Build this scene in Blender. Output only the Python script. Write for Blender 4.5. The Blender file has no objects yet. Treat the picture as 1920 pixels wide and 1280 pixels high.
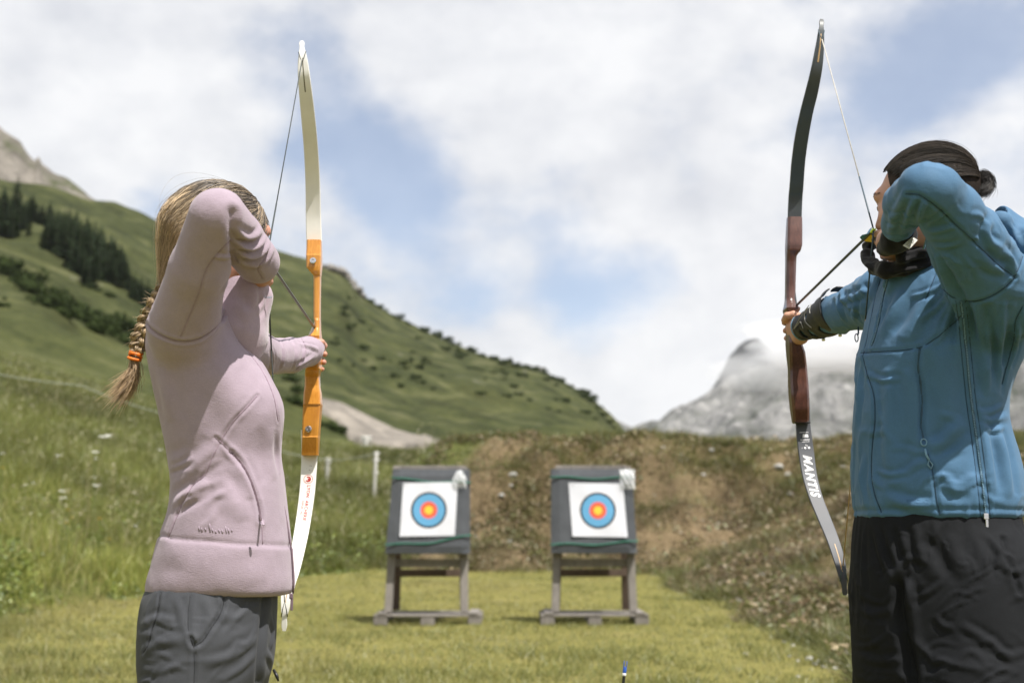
import bpy, bmesh, math, random
import numpy as np
from mathutils import Vector, Matrix, Quaternion
from mathutils.bvhtree import BVHTree

random.seed(7)
RNG = np.random.default_rng(7)
SC = bpy.context.scene
COL = SC.collection
rad = math.radians

# ------------------------------------------------------------------ camera
F_PX = 2400.0                     # focal length in photo pixels (45 mm on 36 mm)
CAM = np.array([0.0, 0.0, 0.98])
PITCH = math.atan2(360.0, F_PX)
cam_data = bpy.data.cameras.new('camera')
cam_data.sensor_width = 36.0
cam_data.lens = 36.0 * F_PX / 1920.0
cam_data.clip_start = 0.05
cam_data.clip_end = 20000.0
cam_data.dof.use_dof = True
cam_data.dof.focus_distance = 2.95
cam_data.dof.aperture_fstop = 3.7
cam = bpy.data.objects.new('camera', cam_data)
COL.objects.link(cam)
cam.location = CAM.tolist()
cam.rotation_euler = (math.pi / 2 + PITCH, 0, 0)
SC.camera = cam

CR = np.array([1.0, 0, 0])
CF = np.array([0, math.cos(PITCH), math.sin(PITCH)])
CU = np.array([0, -math.sin(PITCH), math.cos(PITCH)])

def ray(px, py):
    return CF + (px - 960.0) / F_PX * CR - (py - 640.0) / F_PX * CU

def Q(px, py, Y):
    """The point of the place that stands Y metres ahead and is seen at photo pixel (px, py)."""
    d = ray(px, py)
    return CAM + d * (Y / d[1])

def azel(px, py):
    d = ray(px, py)
    return math.atan2(d[0], d[1]), math.atan2(d[2], math.hypot(d[0], d[1]))

# ------------------------------------------------------------------ light
SUN = np.array([0.31, -0.34, 0.89]); SUN /= np.linalg.norm(SUN)
SUN_EL = math.asin(SUN[2])
SUN_AZ = math.atan2(SUN[0], SUN[1])

def nn(nt, typ, **kw):
    n = nt.nodes.new(typ)
    for k, v in kw.items():
        if k in ('op',): n.operation = v
        elif hasattr(n, k) and k not in n.inputs: setattr(n, k, v)
    return n

world = bpy.data.worlds.new('World')
SC.world = world
world.use_nodes = True

def build_world():
    nt = world.node_tree
    nt.nodes.clear()
    L = nt.links.new
    out = nt.nodes.new('ShaderNodeOutputWorld')
    sky = nt.nodes.new('ShaderNodeTexSky')
    sky.sky_type = 'NISHITA'; sky.sun_disc = False
    sky.sun_elevation = SUN_EL; sky.sun_rotation = SUN_AZ
    sky.altitude = 1800; sky.air_density = 1.0; sky.dust_density = 0.6; sky.ozone_density = 1.2
    bg = nt.nodes.new('ShaderNodeBackground'); bg.inputs[1].default_value = 0.105
    L(sky.outputs[0], bg.inputs[0])
    tc = nt.nodes.new('ShaderNodeTexCoord')
    vn = nt.nodes.new('ShaderNodeVectorMath'); vn.operation = 'NORMALIZE'
    L(tc.outputs['Generated'], vn.inputs[0])
    mp = nt.nodes.new('ShaderNodeMapping')
    mp.inputs['Scale'].default_value = (1.0, 1.0, 1.45)
    mp.inputs['Location'].default_value = (3.1, 0.4, 1.7)
    L(vn.outputs[0], mp.inputs[0])
    def noise(scale, detail, rough, dist=0.0):
        n = nt.nodes.new('ShaderNodeTexNoise')
        n.inputs['Scale'].default_value = scale; n.inputs['Detail'].default_value = detail
        n.inputs['Roughness'].default_value = rough; n.inputs['Distortion'].default_value = dist
        L(mp.outputs[0], n.inputs['Vector']); return n
    def math_(op, a, b=None, c=None):
        n = nt.nodes.new('ShaderNodeMath'); n.operation = op
        for i, v in enumerate((a, b, c)):
            if v is None: continue
            if isinstance(v, (int, float)): n.inputs[i].default_value = v
            else: L(v, n.inputs[i])
        return n.outputs[0]
    n1 = noise(7.5, 7, 0.55, 0.15)
    n2 = noise(19.0, 6, 0.55)
    n3 = noise(4.0, 4, 0.5)
    n4 = noise(34.0, 5, 0.55, 0.6)
    cover = math_('MULTIPLY_ADD', n1.outputs[0], 2.2, -0.1)
    cover = math_('ADD', cover, math_('MULTIPLY_ADD', n2.outputs[0], 0.8, -0.40))
    cover = math_('ADD', cover, math_('MULTIPLY_ADD', n4.outputs[0], 0.26, -0.13))
    # openings in the cloud deck (directions in the sky) and thicker places
    gaps = [(600, 60, 80, .50), (560, 180, 60, .2), (690, 320, 105, .62), (610, 265, 70, .45), (760, 415, 95, .55),
            (1080, 520, 80, .55), (1230, 540, 100, .6), (1120, 610, 90, .55), (1740, 120, 110, .7), (1630, 200, 90, .6),
            (1860, 80, 90, .6), (1520, 235, 50, .4), (890, 560, 90, .5), (800, 300, 50, .3), (520, 320, 70, .4), (1290, 330, 60, .3), (300, 400, 60, .3),
            (2300, 300, 200, .7), (-500, 100, 200, .6), (1300, -400, 200, .7), (300, -500, 240, .7), (1900, -700, 260, .6)]
    thick = [(200, 60, 200, .5), (250, 130, 260, .45), (900, 60, 200, .4), (1400, 120, 120, .35), (1100, 200, 230, .35), (1320, 420, 120, .3), (1800, 420, 180, .5), (1300, 680, 170, .55), (900, 380, 70, .25), (1100, 30, 160, .3), (1150, 760, 120, .5)]
    for lst, sgn in ((gaps, -1), (thick, 1)):
        for (px, py, r, g) in lst:
            d = ray(px, py); d = d / np.linalg.norm(d)
            dot = nt.nodes.new('ShaderNodeVectorMath'); dot.operation = 'DOT_PRODUCT'
            L(vn.outputs[0], dot.inputs[0]); dot.inputs[1].default_value = d.tolist()
            s = 1.0 / (1 - math.cos(r / F_PX * 1.0))
            # exp(-(1-dot)*s)
            e = math_('POWER', 2.71828, math_('MULTIPLY_ADD', dot.outputs['Value'], s, -s))
            cover = math_('MULTIPLY_ADD', e, sgn * g, cover)
    mr = nt.nodes.new('ShaderNodeMapRange'); mr.interpolation_type = 'SMOOTHSTEP'
    mr.inputs['From Min'].default_value = 0.18; mr.inputs['From Max'].default_value = 1.22
    mr.inputs['To Min'].default_value = 0.33; mr.inputs['To Max'].default_value = 1.0
    L(cover, mr.inputs['Value'])
    # cloud tone
    tone = math_('MULTIPLY_ADD', n3.outputs[0], 0.6, 0.2)
    tone = math_('ADD', tone, math_('MULTIPLY_ADD', n2.outputs[0], 0.5, -0.25))
    cr = nt.nodes.new('ShaderNodeValToRGB')
    e = cr.color_ramp.elements
    e[0].position = 0.30; e[0].color = (0.46, 0.475, 0.515, 1)
    e[1].position = 0.60; e[1].color = (0.63, 0.635, 0.65, 1)
    L(tone, cr.inputs[0])
    bc = nt.nodes.new('ShaderNodeBackground'); bc.inputs[1].default_value = 1.0
    L(cr.outputs[0], bc.inputs[0])
    mix = nt.nodes.new('ShaderNodeMixShader')
    L(mr.outputs[0], mix.inputs[0]); L(bg.outputs[0], mix.inputs[1]); L(bc.outputs[0], mix.inputs[2])
    L(mix.outputs[0], out.inputs[0])
build_world()

sun_data = bpy.data.lights.new('sun', 'SUN')
sun_data.energy = 5.0; sun_data.angle = rad(0.6); sun_data.color = (1.0, 0.955, 0.89)
sun = bpy.data.objects.new('sun', sun_data)
COL.objects.link(sun)
sun.rotation_euler = Vector(SUN.tolist()).to_track_quat('Z', 'Y').to_euler()
sun.location = (20, -20, 60)

vs = SC.view_settings
SC.display_settings.display_device = 'sRGB'
vs.view_transform = 'Standard'; vs.look = 'None'; vs.exposure = 0.60; vs.gamma = 1.0
vs.use_curve_mapping = False
cy = SC.cycles
cy.use_denoising = True
try: cy.denoiser = 'OPENIMAGEDENOISE'
except Exception: pass
cy.max_bounces = 6; cy.diffuse_bounces = 3; cy.glossy_bounces = 3; cy.transmission_bounces = 4
cy.volume_bounces = 3; cy.transparent_max_bounces = 16
cy.sample_clamp_indirect = 6.0
cy.caustics_reflective = False; cy.caustics_refractive = False

# ------------------------------------------------------------------ helpers
def tag(o, label=None, cat=None, group=None, kind=None):
    if label: o['label'] = label
    if cat: o['category'] = cat
    if group: o['group'] = group
    if kind: o['kind'] = kind
    return o

def link(o, parent=None):
    COL.objects.link(o)
    if parent is not None: o.parent = parent
    return o

def empty(name, loc=(0, 0, 0), rz=0.0):
    o = bpy.data.objects.new(name, None)
    o.location = tuple(loc); o.rotation_euler = (0, 0, rz)
    o.empty_display_size = 0.1
    COL.objects.link(o); return o

def np_mesh(name, verts, faces, mats=(), smooth=True, cols=None, mat_idx=None):
    """verts (n,3); faces (m,k) array or list of such arrays"""
    me = bpy.data.meshes.new(name)
    verts = np.asarray(verts, dtype=np.float32)
    fl = faces if isinstance(faces, list) else [faces]
    fl = [np.asarray(f, dtype=np.int32) for f in fl if len(f)]
    me.vertices.add(len(verts)); me.vertices.foreach_set('co', verts.ravel())
    loops = np.concatenate([f.ravel() for f in fl])
    tot = np.concatenate([np.full(len(f), f.shape[1], np.int32) for f in fl])
    start = np.concatenate([[0], np.cumsum(tot)[:-1]]).astype(np.int32)
    me.loops.add(len(loops)); me.loops.foreach_set('vertex_index', loops)
    me.polygons.add(len(tot)); me.polygons.foreach_set('loop_start', start)
    try: me.polygons.foreach_set('loop_total', tot)
    except Exception: pass
    me.polygons.foreach_set('use_smooth', np.full(len(tot), smooth, dtype=bool))
    if mat_idx is not None: me.polygons.foreach_set('material_index', np.asarray(mat_idx, np.int32))
    for m in mats: me.materials.append(m)
    if cols is not None:
        a = me.color_attributes.new('Col', 'FLOAT_COLOR', 'POINT')
        c = np.ones((len(verts), 4), np.float32); c[:, :cols.shape[1]] = cols
        a.data.foreach_set('color', c.ravel())
    me.update(calc_edges=True)
    me.validate()
    return me

def obj(name, me, parent=None, loc=None):
    o = bpy.data.objects.new(name, me)
    if loc is not None: o.location = tuple(loc)
    return link(o, parent)

def keep_world(o, parent):
    """parent a mesh made in world coordinates to a thing at rest"""
    o.parent = parent
    o.matrix_parent_inverse = parent.matrix_basis.inverted()
    return o

class MB:
    """collects simple shapes, built as one mesh"""
    def __init__(s): s.v = []; s.f = []
    def add(s, vs, fs):
        n = len(s.v); s.v += [tuple(map(float, v)) for v in vs]; s.f += [tuple(i + n for i in f) for f in fs]; return s
    def box(s, c, size, R=None, bevel=0.0, taper=None):
        x, y, z = (k / 2 for k in size)
        b = min(bevel, x * .9, y * .9, z * .9)
        pts = []; fs = []
        if b <= 0:
            pts = [(i * x, j * y, k * z) for i in (-1, 1) for j in (-1, 1) for k in (-1, 1)]
            fs = [(0, 1, 3, 2), (4, 6, 7, 5), (0, 4, 5, 1), (2, 3, 7, 6), (0, 2, 6, 4), (1, 5, 7, 3)]
        else:
            prof = []
            for (cx, cy_) in ((x - b, y - b), (-x + b, y - b), (-x + b, -y + b), (x - b, -y + b)):
                pass
            def ring(xx, yy, bb, zz):
                r = []
                for q, (sx, sy) in enumerate(((1, 1), (-1, 1), (-1, -1), (1, -1))):
                    for a in (0, .5, 1):
                        ang = (q + a) * math.pi / 2
                        r.append((sx * (xx - bb) + bb * math.cos(ang), sy * (yy - bb) + bb * math.sin(ang), zz))
                return r
            rings = [ring(x - b, y - b, b * .6, -z), ring(x - b * .3, y - b * .3, b * .8, -z + b * .3), ring(x, y, b, -z + b), ring(x, y, b, z - b), ring(x - b * .3, y - b * .3, b * .8, z - b * .3), ring(x - b, y - b, b * .6, z)]
            n = 12
            for r in rings: pts += r
            for i in range(len(rings) - 1):
                for k in range(n):
                    fs.append((i * n + k, i * n + (k + 1) % n, (i + 1) * n + (k + 1) % n, (i + 1) * n + k))
            fs.append(tuple(range(n - 1, -1, -1))); fs.append(tuple(range(5 * n, 6 * n)))
        pts = np.array(pts, float)
        if taper is not None:
            t = (pts[:, 2:3] / (2 * z) + .5)
            pts[:, :2] *= 1 + (np.array(taper) - 1) * t
        if R is not None: pts = pts @ np.array(R).T
        pts = pts + np.array(c, float)
        return s.add(pts, fs)
    def tube(s, pts, radii, n=8, caps=True, closed=False, squash=None):
        P = np.array(pts, float); m = len(P)
        if np.isscalar(radii): radii = [radii] * m
        T = np.gradient(P, axis=0) if m > 2 else np.array([P[1] - P[0]] * 2)
        if closed:
            T = np.roll(P, -1, 0) - np.roll(P, 1, 0)
        T /= np.linalg.norm(T, axis=1)[:, None] + 1e-12
        ref = np.array([0, 0, 1.0]) if abs(T[0][2]) < .9 else np.array([1.0, 0, 0])
        u = np.cross(T[0], ref); u /= np.linalg.norm(u)
        vs = []
        for i in range(m):
            u = u - T[i] * np.dot(u, T[i]); u /= np.linalg.norm(u) + 1e-12
            w = np.cross(T[i], u)
            for k in range(n):
                a = 2 * math.pi * k / n
                vs.append(P[i] + radii[i] * (math.cos(a) * u + math.sin(a) * w))
        fs = []
        for i in range(m if closed else m - 1):
            j = (i + 1) % m
            for k in range(n):
                fs.append((i * n + k, i * n + (k + 1) % n, j * n + (k + 1) % n, j * n + k))
        if caps and not closed:
            fs.append(tuple(range(n - 1, -1, -1))); fs.append(tuple(range((m - 1) * n, m * n)))
        return s.add(vs, fs)
    def lathe(s, prof, n=16, c=(0, 0, 0), R=None):
        vs = []; fs = []
        for (r, z) in prof:
            for k in range(n):
                a = 2 * math.pi * k / n
                vs.append((r * math.cos(a), r * math.sin(a), z))
        m = len(prof)
        for i in range(m - 1):
            for k in range(n):
                fs.append((i * n + k, i * n + (k + 1) % n, (i + 1) * n + (k + 1) % n, (i + 1) * n + k))
        fs.append(tuple(range(n - 1, -1, -1))); fs.append(tuple(range((m - 1) * n, m * n)))
        v = np.array(vs)
        if R is not None: v = v @ np.array(R).T
        return s.add(v + np.array(c), fs)
    def mesh(s, name, mat, smooth=False, sharp=None):
        me = bpy.data.meshes.new(name)
        me.from_pydata(s.v, [], s.f)
        me.materials.append(mat)
        if smooth:
            me.polygons.foreach_set('use_smooth', [True] * len(me.polygons))
        me.update()
        if smooth and sharp:
            try: me.set_sharp_from_angle(angle=rad(sharp))
            except Exception: pass
        return me
    def build(s, name, mat, parent=None, smooth=False, sharp=None):
        o = obj(name, s.mesh(name, mat, smooth, sharp))
        if parent is not None: keep_world(o, parent)
        return o

def rot_from(z, x=(1, 0, 0)):
    """matrix whose columns are an orthonormal frame with the given z axis"""
    z = np.array(z, float); z /= np.linalg.norm(z)
    x = np.array(x, float); x = x - z * np.dot(x, z); x /= np.linalg.norm(x)
    y = np.cross(z, x)
    return np.stack([x, y, z], 1)

# value noise in numpy --------------------------------------------------
def _hash(h):
    h = (h ^ (h >> np.uint32(13))) * np.uint32(1274126177)
    h = (h ^ (h >> np.uint32(16))) * np.uint32(2246822519)
    return ((h ^ (h >> np.uint32(15))) & np.uint32(0xffffff)).astype(np.float32) * np.float32(1.0 / 0xffffff)

def vnoise(p, scale=1.0, seed=0.0):
    """value noise in [-1,1] for points (n,3)"""
    q = np.asarray(p, np.float32) * scale + seed * 17.31
    i = np.floor(q); f = (q - i).astype(np.float32); i = i.astype(np.int64).astype(np.uint32)
    u = f * f * f * (f * (f * 6 - 15) + 10)
    kx, ky, kz = np.uint32(374761393), np.uint32(668265263), np.uint32(2147483647)
    hx, hy, hz_ = i[:, 0] * kx + np.uint32(1013904223), i[:, 1] * ky, i[:, 2] * kz
    r = 0
    for dx in (0, 1):
        wx = u[:, 0] if dx else 1 - u[:, 0]
        for dy in (0, 1):
            wy = u[:, 1] if dy else 1 - u[:, 1]
            for dz in (0, 1):
                wz = u[:, 2] if dz else 1 - u[:, 2]
                r = r + wx * wy * wz * _hash((hx + kx if dx else hx) + (hy + ky if dy else hy) + (hz_ + kz if dz else hz_))
    return r * 2 - 1

def fbm(p, scale=1.0, octaves=4, seed=0.0, gain=.5, lac=2.03):
    a = 1.0; t = 0; s = 0
    for k in range(octaves):
        t = t + a * vnoise(p, scale, seed + k * 3.7); s += a
        a *= gain; scale *= lac
    return t / s

def sstep(a, b, x):
    t = np.clip((x - a) / (b - a), 0, 1)
    return t * t * (3 - 2 * t)

# materials ---------------------------------------------------------------
class NT:
    def __init__(s, name):
        s.m = bpy.data.materials.new(name); s.m.use_nodes = True
        s.nt = s.m.node_tree; s.nt.nodes.clear()
        s.out = s.nt.nodes.new('ShaderNodeOutputMaterial')
    def L(s, a, b): s.nt.links.new(a, b)
    def n(s, t): return s.nt.nodes.new(t)
    def coord(s, which='Object', scale=None):
        tc = s.n('ShaderNodeTexCoord')
        o = tc.outputs[which]
        if scale is not None:
            mp = s.n('ShaderNodeMapping'); mp.inputs['Scale'].default_value = scale
            s.L(o, mp.inputs[0]); o = mp.outputs[0]
        return o
    def noise(s, vec, scale, detail=4, rough=.55, dist=0):
        n = s.n('ShaderNodeTexNoise')
        n.inputs['Scale'].default_value = scale; n.inputs['Detail'].default_value = detail
        n.inputs['Roughness'].default_value = rough; n.inputs['Distortion'].default_value = dist
        s.L(vec, n.inputs['Vector']); return n.outputs[0]
    def ramp(s, fac, stops, interp='LINEAR'):
        r = s.n('ShaderNodeValToRGB'); r.color_ramp.interpolation = interp
        el = r.color_ramp.elements
        while len(el) < len(stops): el.new(.5)
        for e, (p, c) in zip(el, stops):
            e.position = p; e.color = (*c, 1) if len(c) == 3 else c
        s.L(fac, r.inputs[0]); return r.outputs[0]
    def mix(s, fac, a, b, typ='MIX'):
        m = s.n('ShaderNodeMix'); m.data_type = 'RGBA'; m.blend_type = typ
        for i, v in ((0, fac), (6, a), (7, b)):
            if isinstance(v, (int, float)): m.inputs[i].default_value = v
            elif isinstance(v, (tuple, list)): m.inputs[i].default_value = (*v, 1) if len(v) == 3 else v
            else: s.L(v, m.inputs[i])
        return m.outputs[2]
    def math(s, op, a, b=None, c=None):
        n = s.n('ShaderNodeMath'); n.operation = op
        for i, v in enumerate((a, b, c)):
            if v is None: continue
            if isinstance(v, (int, float)): n.inputs[i].default_value = v
            else: s.L(v, n.inputs[i])
        return n.outputs[0]
    def attr(s, name='Col'):
        a = s.n('ShaderNodeAttribute'); a.attribute_name = name
        return a
    def bump(s, h, strength=.3, dist=.01, normal=None):
        b = s.n('ShaderNodeBump'); b.inputs['Strength'].default_value = strength; b.inputs['Distance'].default_value = dist
        s.L(h, b.inputs['Height'])
        if normal is not None: s.L(normal, b.inputs['Normal'])
        return b.outputs[0]
    def bsdf(s, color, rough=.7, normal=None, **kw):
        p = s.n('ShaderNodeBsdfPrincipled')
        def setv(k, v):
            if isinstance(v, (int, float)): p.inputs[k].default_value = v
            elif isinstance(v, (tuple, list)): p.inputs[k].default_value = (*v, 1) if len(v) == 3 and p.inputs[k].type == 'RGBA' else v
            else: s.L(v, p.inputs[k])
        setv('Base Color', color); setv('Roughness', rough)
        if normal is not None: s.L(normal, p.inputs['Normal'])
        for k, v in kw.items(): setv(k.replace('_', ' '), v)
        s.L(p.outputs[0], s.out.inputs[0])
        return p

def simple(name, color, rough=.6, var=.12, nscale=20, bump=0.0, bscale=60, bdist=.002, **kw):
    """procedural material: colour with noise variation and fine relief"""
    t = NT(name); v = t.coord('Object')
    n = t.noise(v, nscale, 5, .6)
    c0 = tuple(max(0, k * (1 - var)) for k in color); c1 = tuple(min(1, k * (1 + var)) for k in color)
    c = t.ramp(n, [(.3, c0), (.7, c1)])
    nm = t.bump(t.noise(v, bscale, 4, .6), bump, bdist) if bump > 0 else None
    t.bsdf(c, rough, nm, **kw)
    return t.m
# ================================================================== THE LAND
E0_PX = np.array([(-900, 560), (-400, 640), (0, 712), (300, 790), (600, 855), (750, 866), (850, 862), (1170, 842), (1400, 900)], float)
RIDGE_PX = np.array([(-900, 240), (-400, 290), (0, 330), (100, 345), (170, 368), (215, 370), (260, 388), (310, 412), (400, 440), (520, 470),
                     (575, 482), (615, 497), (650, 517), (675, 552), (740, 590), (830, 630), (900, 660), (960, 680), (1010, 690),
                     (1060, 715), (1110, 745), (1145, 790), (1172, 828), (1230, 905), (1400, 960)], float)
R0, R1 = 45.0, 640.0
E0 = np.array([azel(*p) for p in E0_PX]); RIDGE = np.array([azel(*p) for p in RIDGE_PX])
FOOT = np.array([(azel(p, 1000)[0], r) for p, r in ((-900, 13), (-200, 14.5), (0, 15.5), (250, 18.5), (550, 22.5), (720, 24.3), (860, 27), (1400, 44))])

def e0_at(az): return np.interp(az, E0[:, 0], E0[:, 1])
def e1_at(az): return np.interp(az, RIDGE[:, 0], RIDGE[:, 1])
def r1_at(az): return R1 + 260 * np.clip(np.sin((az + .38) * 2.0), -1, 1)

def hill_z(az, r):
    """height of the hillside; the elevation seen from the range rises evenly with distance"""
    s = np.clip((r - R0) / (r1_at(az) - R0), 0, 1)
    e = e0_at(az) + (e1_at(az) - e0_at(az)) * s ** 0.85
    z = CAM[2] + r * np.tan(e)
    p = np.stack([np.sin(az) * r, np.cos(az) * r, np.zeros_like(r)], -1)
    amp = np.clip((r - R0) / 120, 0, 1) * np.clip((r1_at(az) - r) / 100 + .25, 0, 1)
    z = z + amp * (13 * fbm(p, 1 / 120, 4, 5) - 9 * np.abs(fbm(p, 1 / 75, 3, 15)) + 3.2 * fbm(p, 1 / 24, 3, 8))
    over = np.maximum(r - r1_at(az), 0)
    return z - over * .55 + 1.2 * fbm(p, 1 / 14, 3, 2) * np.clip((r - 300) / 200, 0, 1)

def hill_points(pix):
    """where the hillside is seen at the given photo pixels"""
    ae = np.array([azel(*p) for p in pix]); n = len(ae); K = 150
    u = np.linspace(0, 1, K) ** 1.3
    az = np.repeat(ae[:, :1], K, 1); rs = R0 + (r1_at(az) - R0) * u[None]
    z = hill_z(az.ravel(), rs.ravel()).reshape(n, K)
    e = np.arctan2(z - CAM[2], rs)
    hit = e >= ae[:, 1:]; k = np.where(hit.any(1), hit.argmax(1), K - 1); k0 = np.maximum(k - 1, 0)
    i = np.arange(n); d = e[i, k] - e[i, k0]
    t = np.where(np.abs(d) > 1e-9, np.clip((ae[:, 1] - e[i, k0]) / np.where(np.abs(d) > 1e-9, d, 1), 0, 1), 0)
    r = rs[i, k0] + (rs[i, k] - rs[i, k0]) * t; zz = z[i, k0] + (z[i, k] - z[i, k0]) * t
    return np.stack([np.sin(ae[:, 0]) * r, np.cos(ae[:, 0]) * r, zz], 1)

def hill_point(px, py): return hill_points([(px, py)])[0]

BANK_X, BANK_Y = 2.55, 23.5
def bank_s(x, y):
    """metres into the earth bank (negative on the lawn)"""
    p = np.stack([x, y, np.zeros_like(x)], -1)
    a = (y - BANK_Y) * 1.0 - 1.6 * sstep(-.2, -4.5, x) + .45 * vnoise(p, .5, 3) + .45 * vnoise(p, 1.4, 13)
    b = (x - BANK_X) * .92 + .25 * vnoise(p, .6, 4) + .22 * vnoise(p, 1.7, 14)
    k = 1.2
    h = np.clip(.5 + .5 * (a - b) / k, 0, 1)
    return b + (a - b) * h + k * h * (1 - h)

def ground_z(x, y):
    x = np.asarray(x, float); y = np.asarray(y, float)
    p = np.stack([x, y, np.zeros_like(x)], -1)
    r = np.hypot(x, y); az = np.arctan2(x, np.maximum(y, 1e-3))
    az = np.where(y <= 0, np.sign(x) * 1.4, az)
    lawn = .03 * np.clip(y - 14, 0, 12) + .012 * vnoise(p, 1.1, 1) * sstep(4, 8, r)
    rf = np.interp(az, FOOT[:, 0], FOOT[:, 1])
    z45 = CAM[2] + R0 * np.tan(e0_at(az))
    t = np.clip((r - rf) / (R0 - rf), 0, 1)
    left = z45 * t ** 1.15
    lf = sstep(.16, .05, az)
    meadow = left * lf
    s = bank_s(x, y)
    hc = 2.72 + .10 * np.clip(y - 27.5, -30, 0) + .10 * vnoise(p, .32, 9) + .06 * vnoise(p, .9, 19)
    hc = np.maximum(hc, .35)
    bank = hc * sstep(-.3, 6.2, s) * sstep(-4.0, -1.3, x) + sstep(0, 1.5, s) * (.10 * vnoise(p, .9, 6) + .08 * vnoise(p, 2.1, 7) + .05 * vnoise(p, 4.3, 27))
    bank = np.where(s > 7.5, bank - .06 * (s - 7.5), bank)
    z = np.maximum(lawn + meadow, lawn * 1.0 + bank) 
    far = sstep(60, 400, r)
    z = z * (1 - far) + far * (-28.0)
    z = np.where(r > R0, z - .35 * np.minimum(r - R0, 60), z)
    return z

# ---- the ground sheet
def axis(n, near, far):
    u = np.linspace(-1, 1, n)
    k = 6.2
    return np.sign(u) * far * np.sinh(np.abs(u) * k) / np.sinh(k)

xs = axis(420, 10, 7000)
ys_f = np.concatenate([-7000 * np.sinh(np.linspace(1, .02, 50) * 7) / np.sinh(7), np.linspace(0, 50, 300), 50 + 7000 * np.sinh(np.linspace(.02, 1, 70) * 6) / np.sinh(6)])
xs = np.concatenate([-12 - 7000 * np.sinh(np.linspace(1, .02, 60) * 6) / np.sinh(6), np.linspace(-12, 12, 230), 12 + 7000 * np.sinh(np.linspace(.02, 1, 60) * 6) / np.sinh(6)])
ys_f = np.unique(np.round(ys_f, 4)); xs = np.unique(np.round(xs, 4))
GX, GY = np.meshgrid(xs, ys_f)
gx, gy = GX.ravel(), GY.ravel()
gz = ground_z(gx, gy)

def grid_faces(nx, ny):
    i = np.arange(nx * ny).reshape(ny, nx)
    return np.stack([i[:-1, :-1], i[:-1, 1:], i[1:, 1:], i[1:, :-1]], -1).reshape(-1, 4)

def meadow_f(x, y):
    r = np.hypot(x, y); az = np.arctan2(x, np.maximum(y, 1e-3))
    rf = np.interp(az, FOOT[:, 0], FOOT[:, 1])
    return sstep(-.4, 1.2, r - rf) * sstep(.10, -.0, az)

gcol = np.zeros((len(gx), 3), np.float32)
gcol[:, 0] = sstep(-.3, .5, bank_s(gx, gy)) * sstep(-3.2, -1.4, gx)
gcol[:, 1] = meadow_f(gx, gy)

def ground_material():
    t = NT('ground_turf'); v = t.coord('Object')
    a = t.attr('Col'); sp = t.n('ShaderNodeSeparateColor'); t.L(a.outputs['Color'], sp.inputs[0])
    n1 = t.noise(v, .9, 6, .6, .3); n2 = t.noise(v, 6.0, 5, .65); n3 = t.noise(v, 34, 4, .7)
    lawn = t.ramp(n1, [(.28, (.16, .15, .045)), (.5, (.23, .215, .06)), (.7, (.30, .255, .10))])
    lawn = t.mix(.55, lawn, t.ramp(n2, [(.3, (.12, .12, .032)), (.6, (.26, .235, .07)), (.8, (.36, .29, .14))]))
    lawn = t.mix(.3, lawn, t.ramp(n3, [(.3, (.09, .10, .025)), (.7, (.30, .26, .10))]))
    bank = t.ramp(n2, [(.28, (.05, .048, .022)), (.42, (.095, .075, .04)), (.52, (.15, .112, .062)), (.64, (.25, .185, .11)), (.76, (.105, .11, .038))])
    b2 = t.ramp(n1, [(.38, (.080, .088, .028)), (.5, (.13, .10, .055)), (.62, (.21, .16, .095))])
    bank = t.mix(.5, bank, b2)
    bank = t.mix(.3, bank, t.ramp(n3, [(.3, (.07, .055, .03)), (.7, (.32, .23, .14))]))
    mead = t.ramp(n2, [(.3, (.045, .056, .017)), (.7, (.12, .128, .04))])
    fb = t.math('ADD', sp.outputs[0], t.math('MULTIPLY_ADD', n2, .5, -.25))
    fb = t.ramp(fb, [(.4, (0, 0, 0)), (.6, (1, 1, 1))])
    c = t.mix(fb, lawn, bank)
    c = t.mix(sp.outputs[1], c, mead)
    h = t.math('ADD', t.math('MULTIPLY', n2, 1.0), t.math('MULTIPLY', n3, .6))
    t.bsdf(c, .95, t.bump(h, .9, .06), Specular_IOR_Level=.1)
    return t.m
M_GROUND = ground_material()
ground = obj('ground', np_mesh('ground', np.stack([gx, gy, gz], 1), grid_faces(len(xs), len(ys_f)), [M_GROUND], True, gcol))
tag(ground, 'mown lawn running to a brown earth bank and a rising meadow', 'ground', kind='structure')

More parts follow.
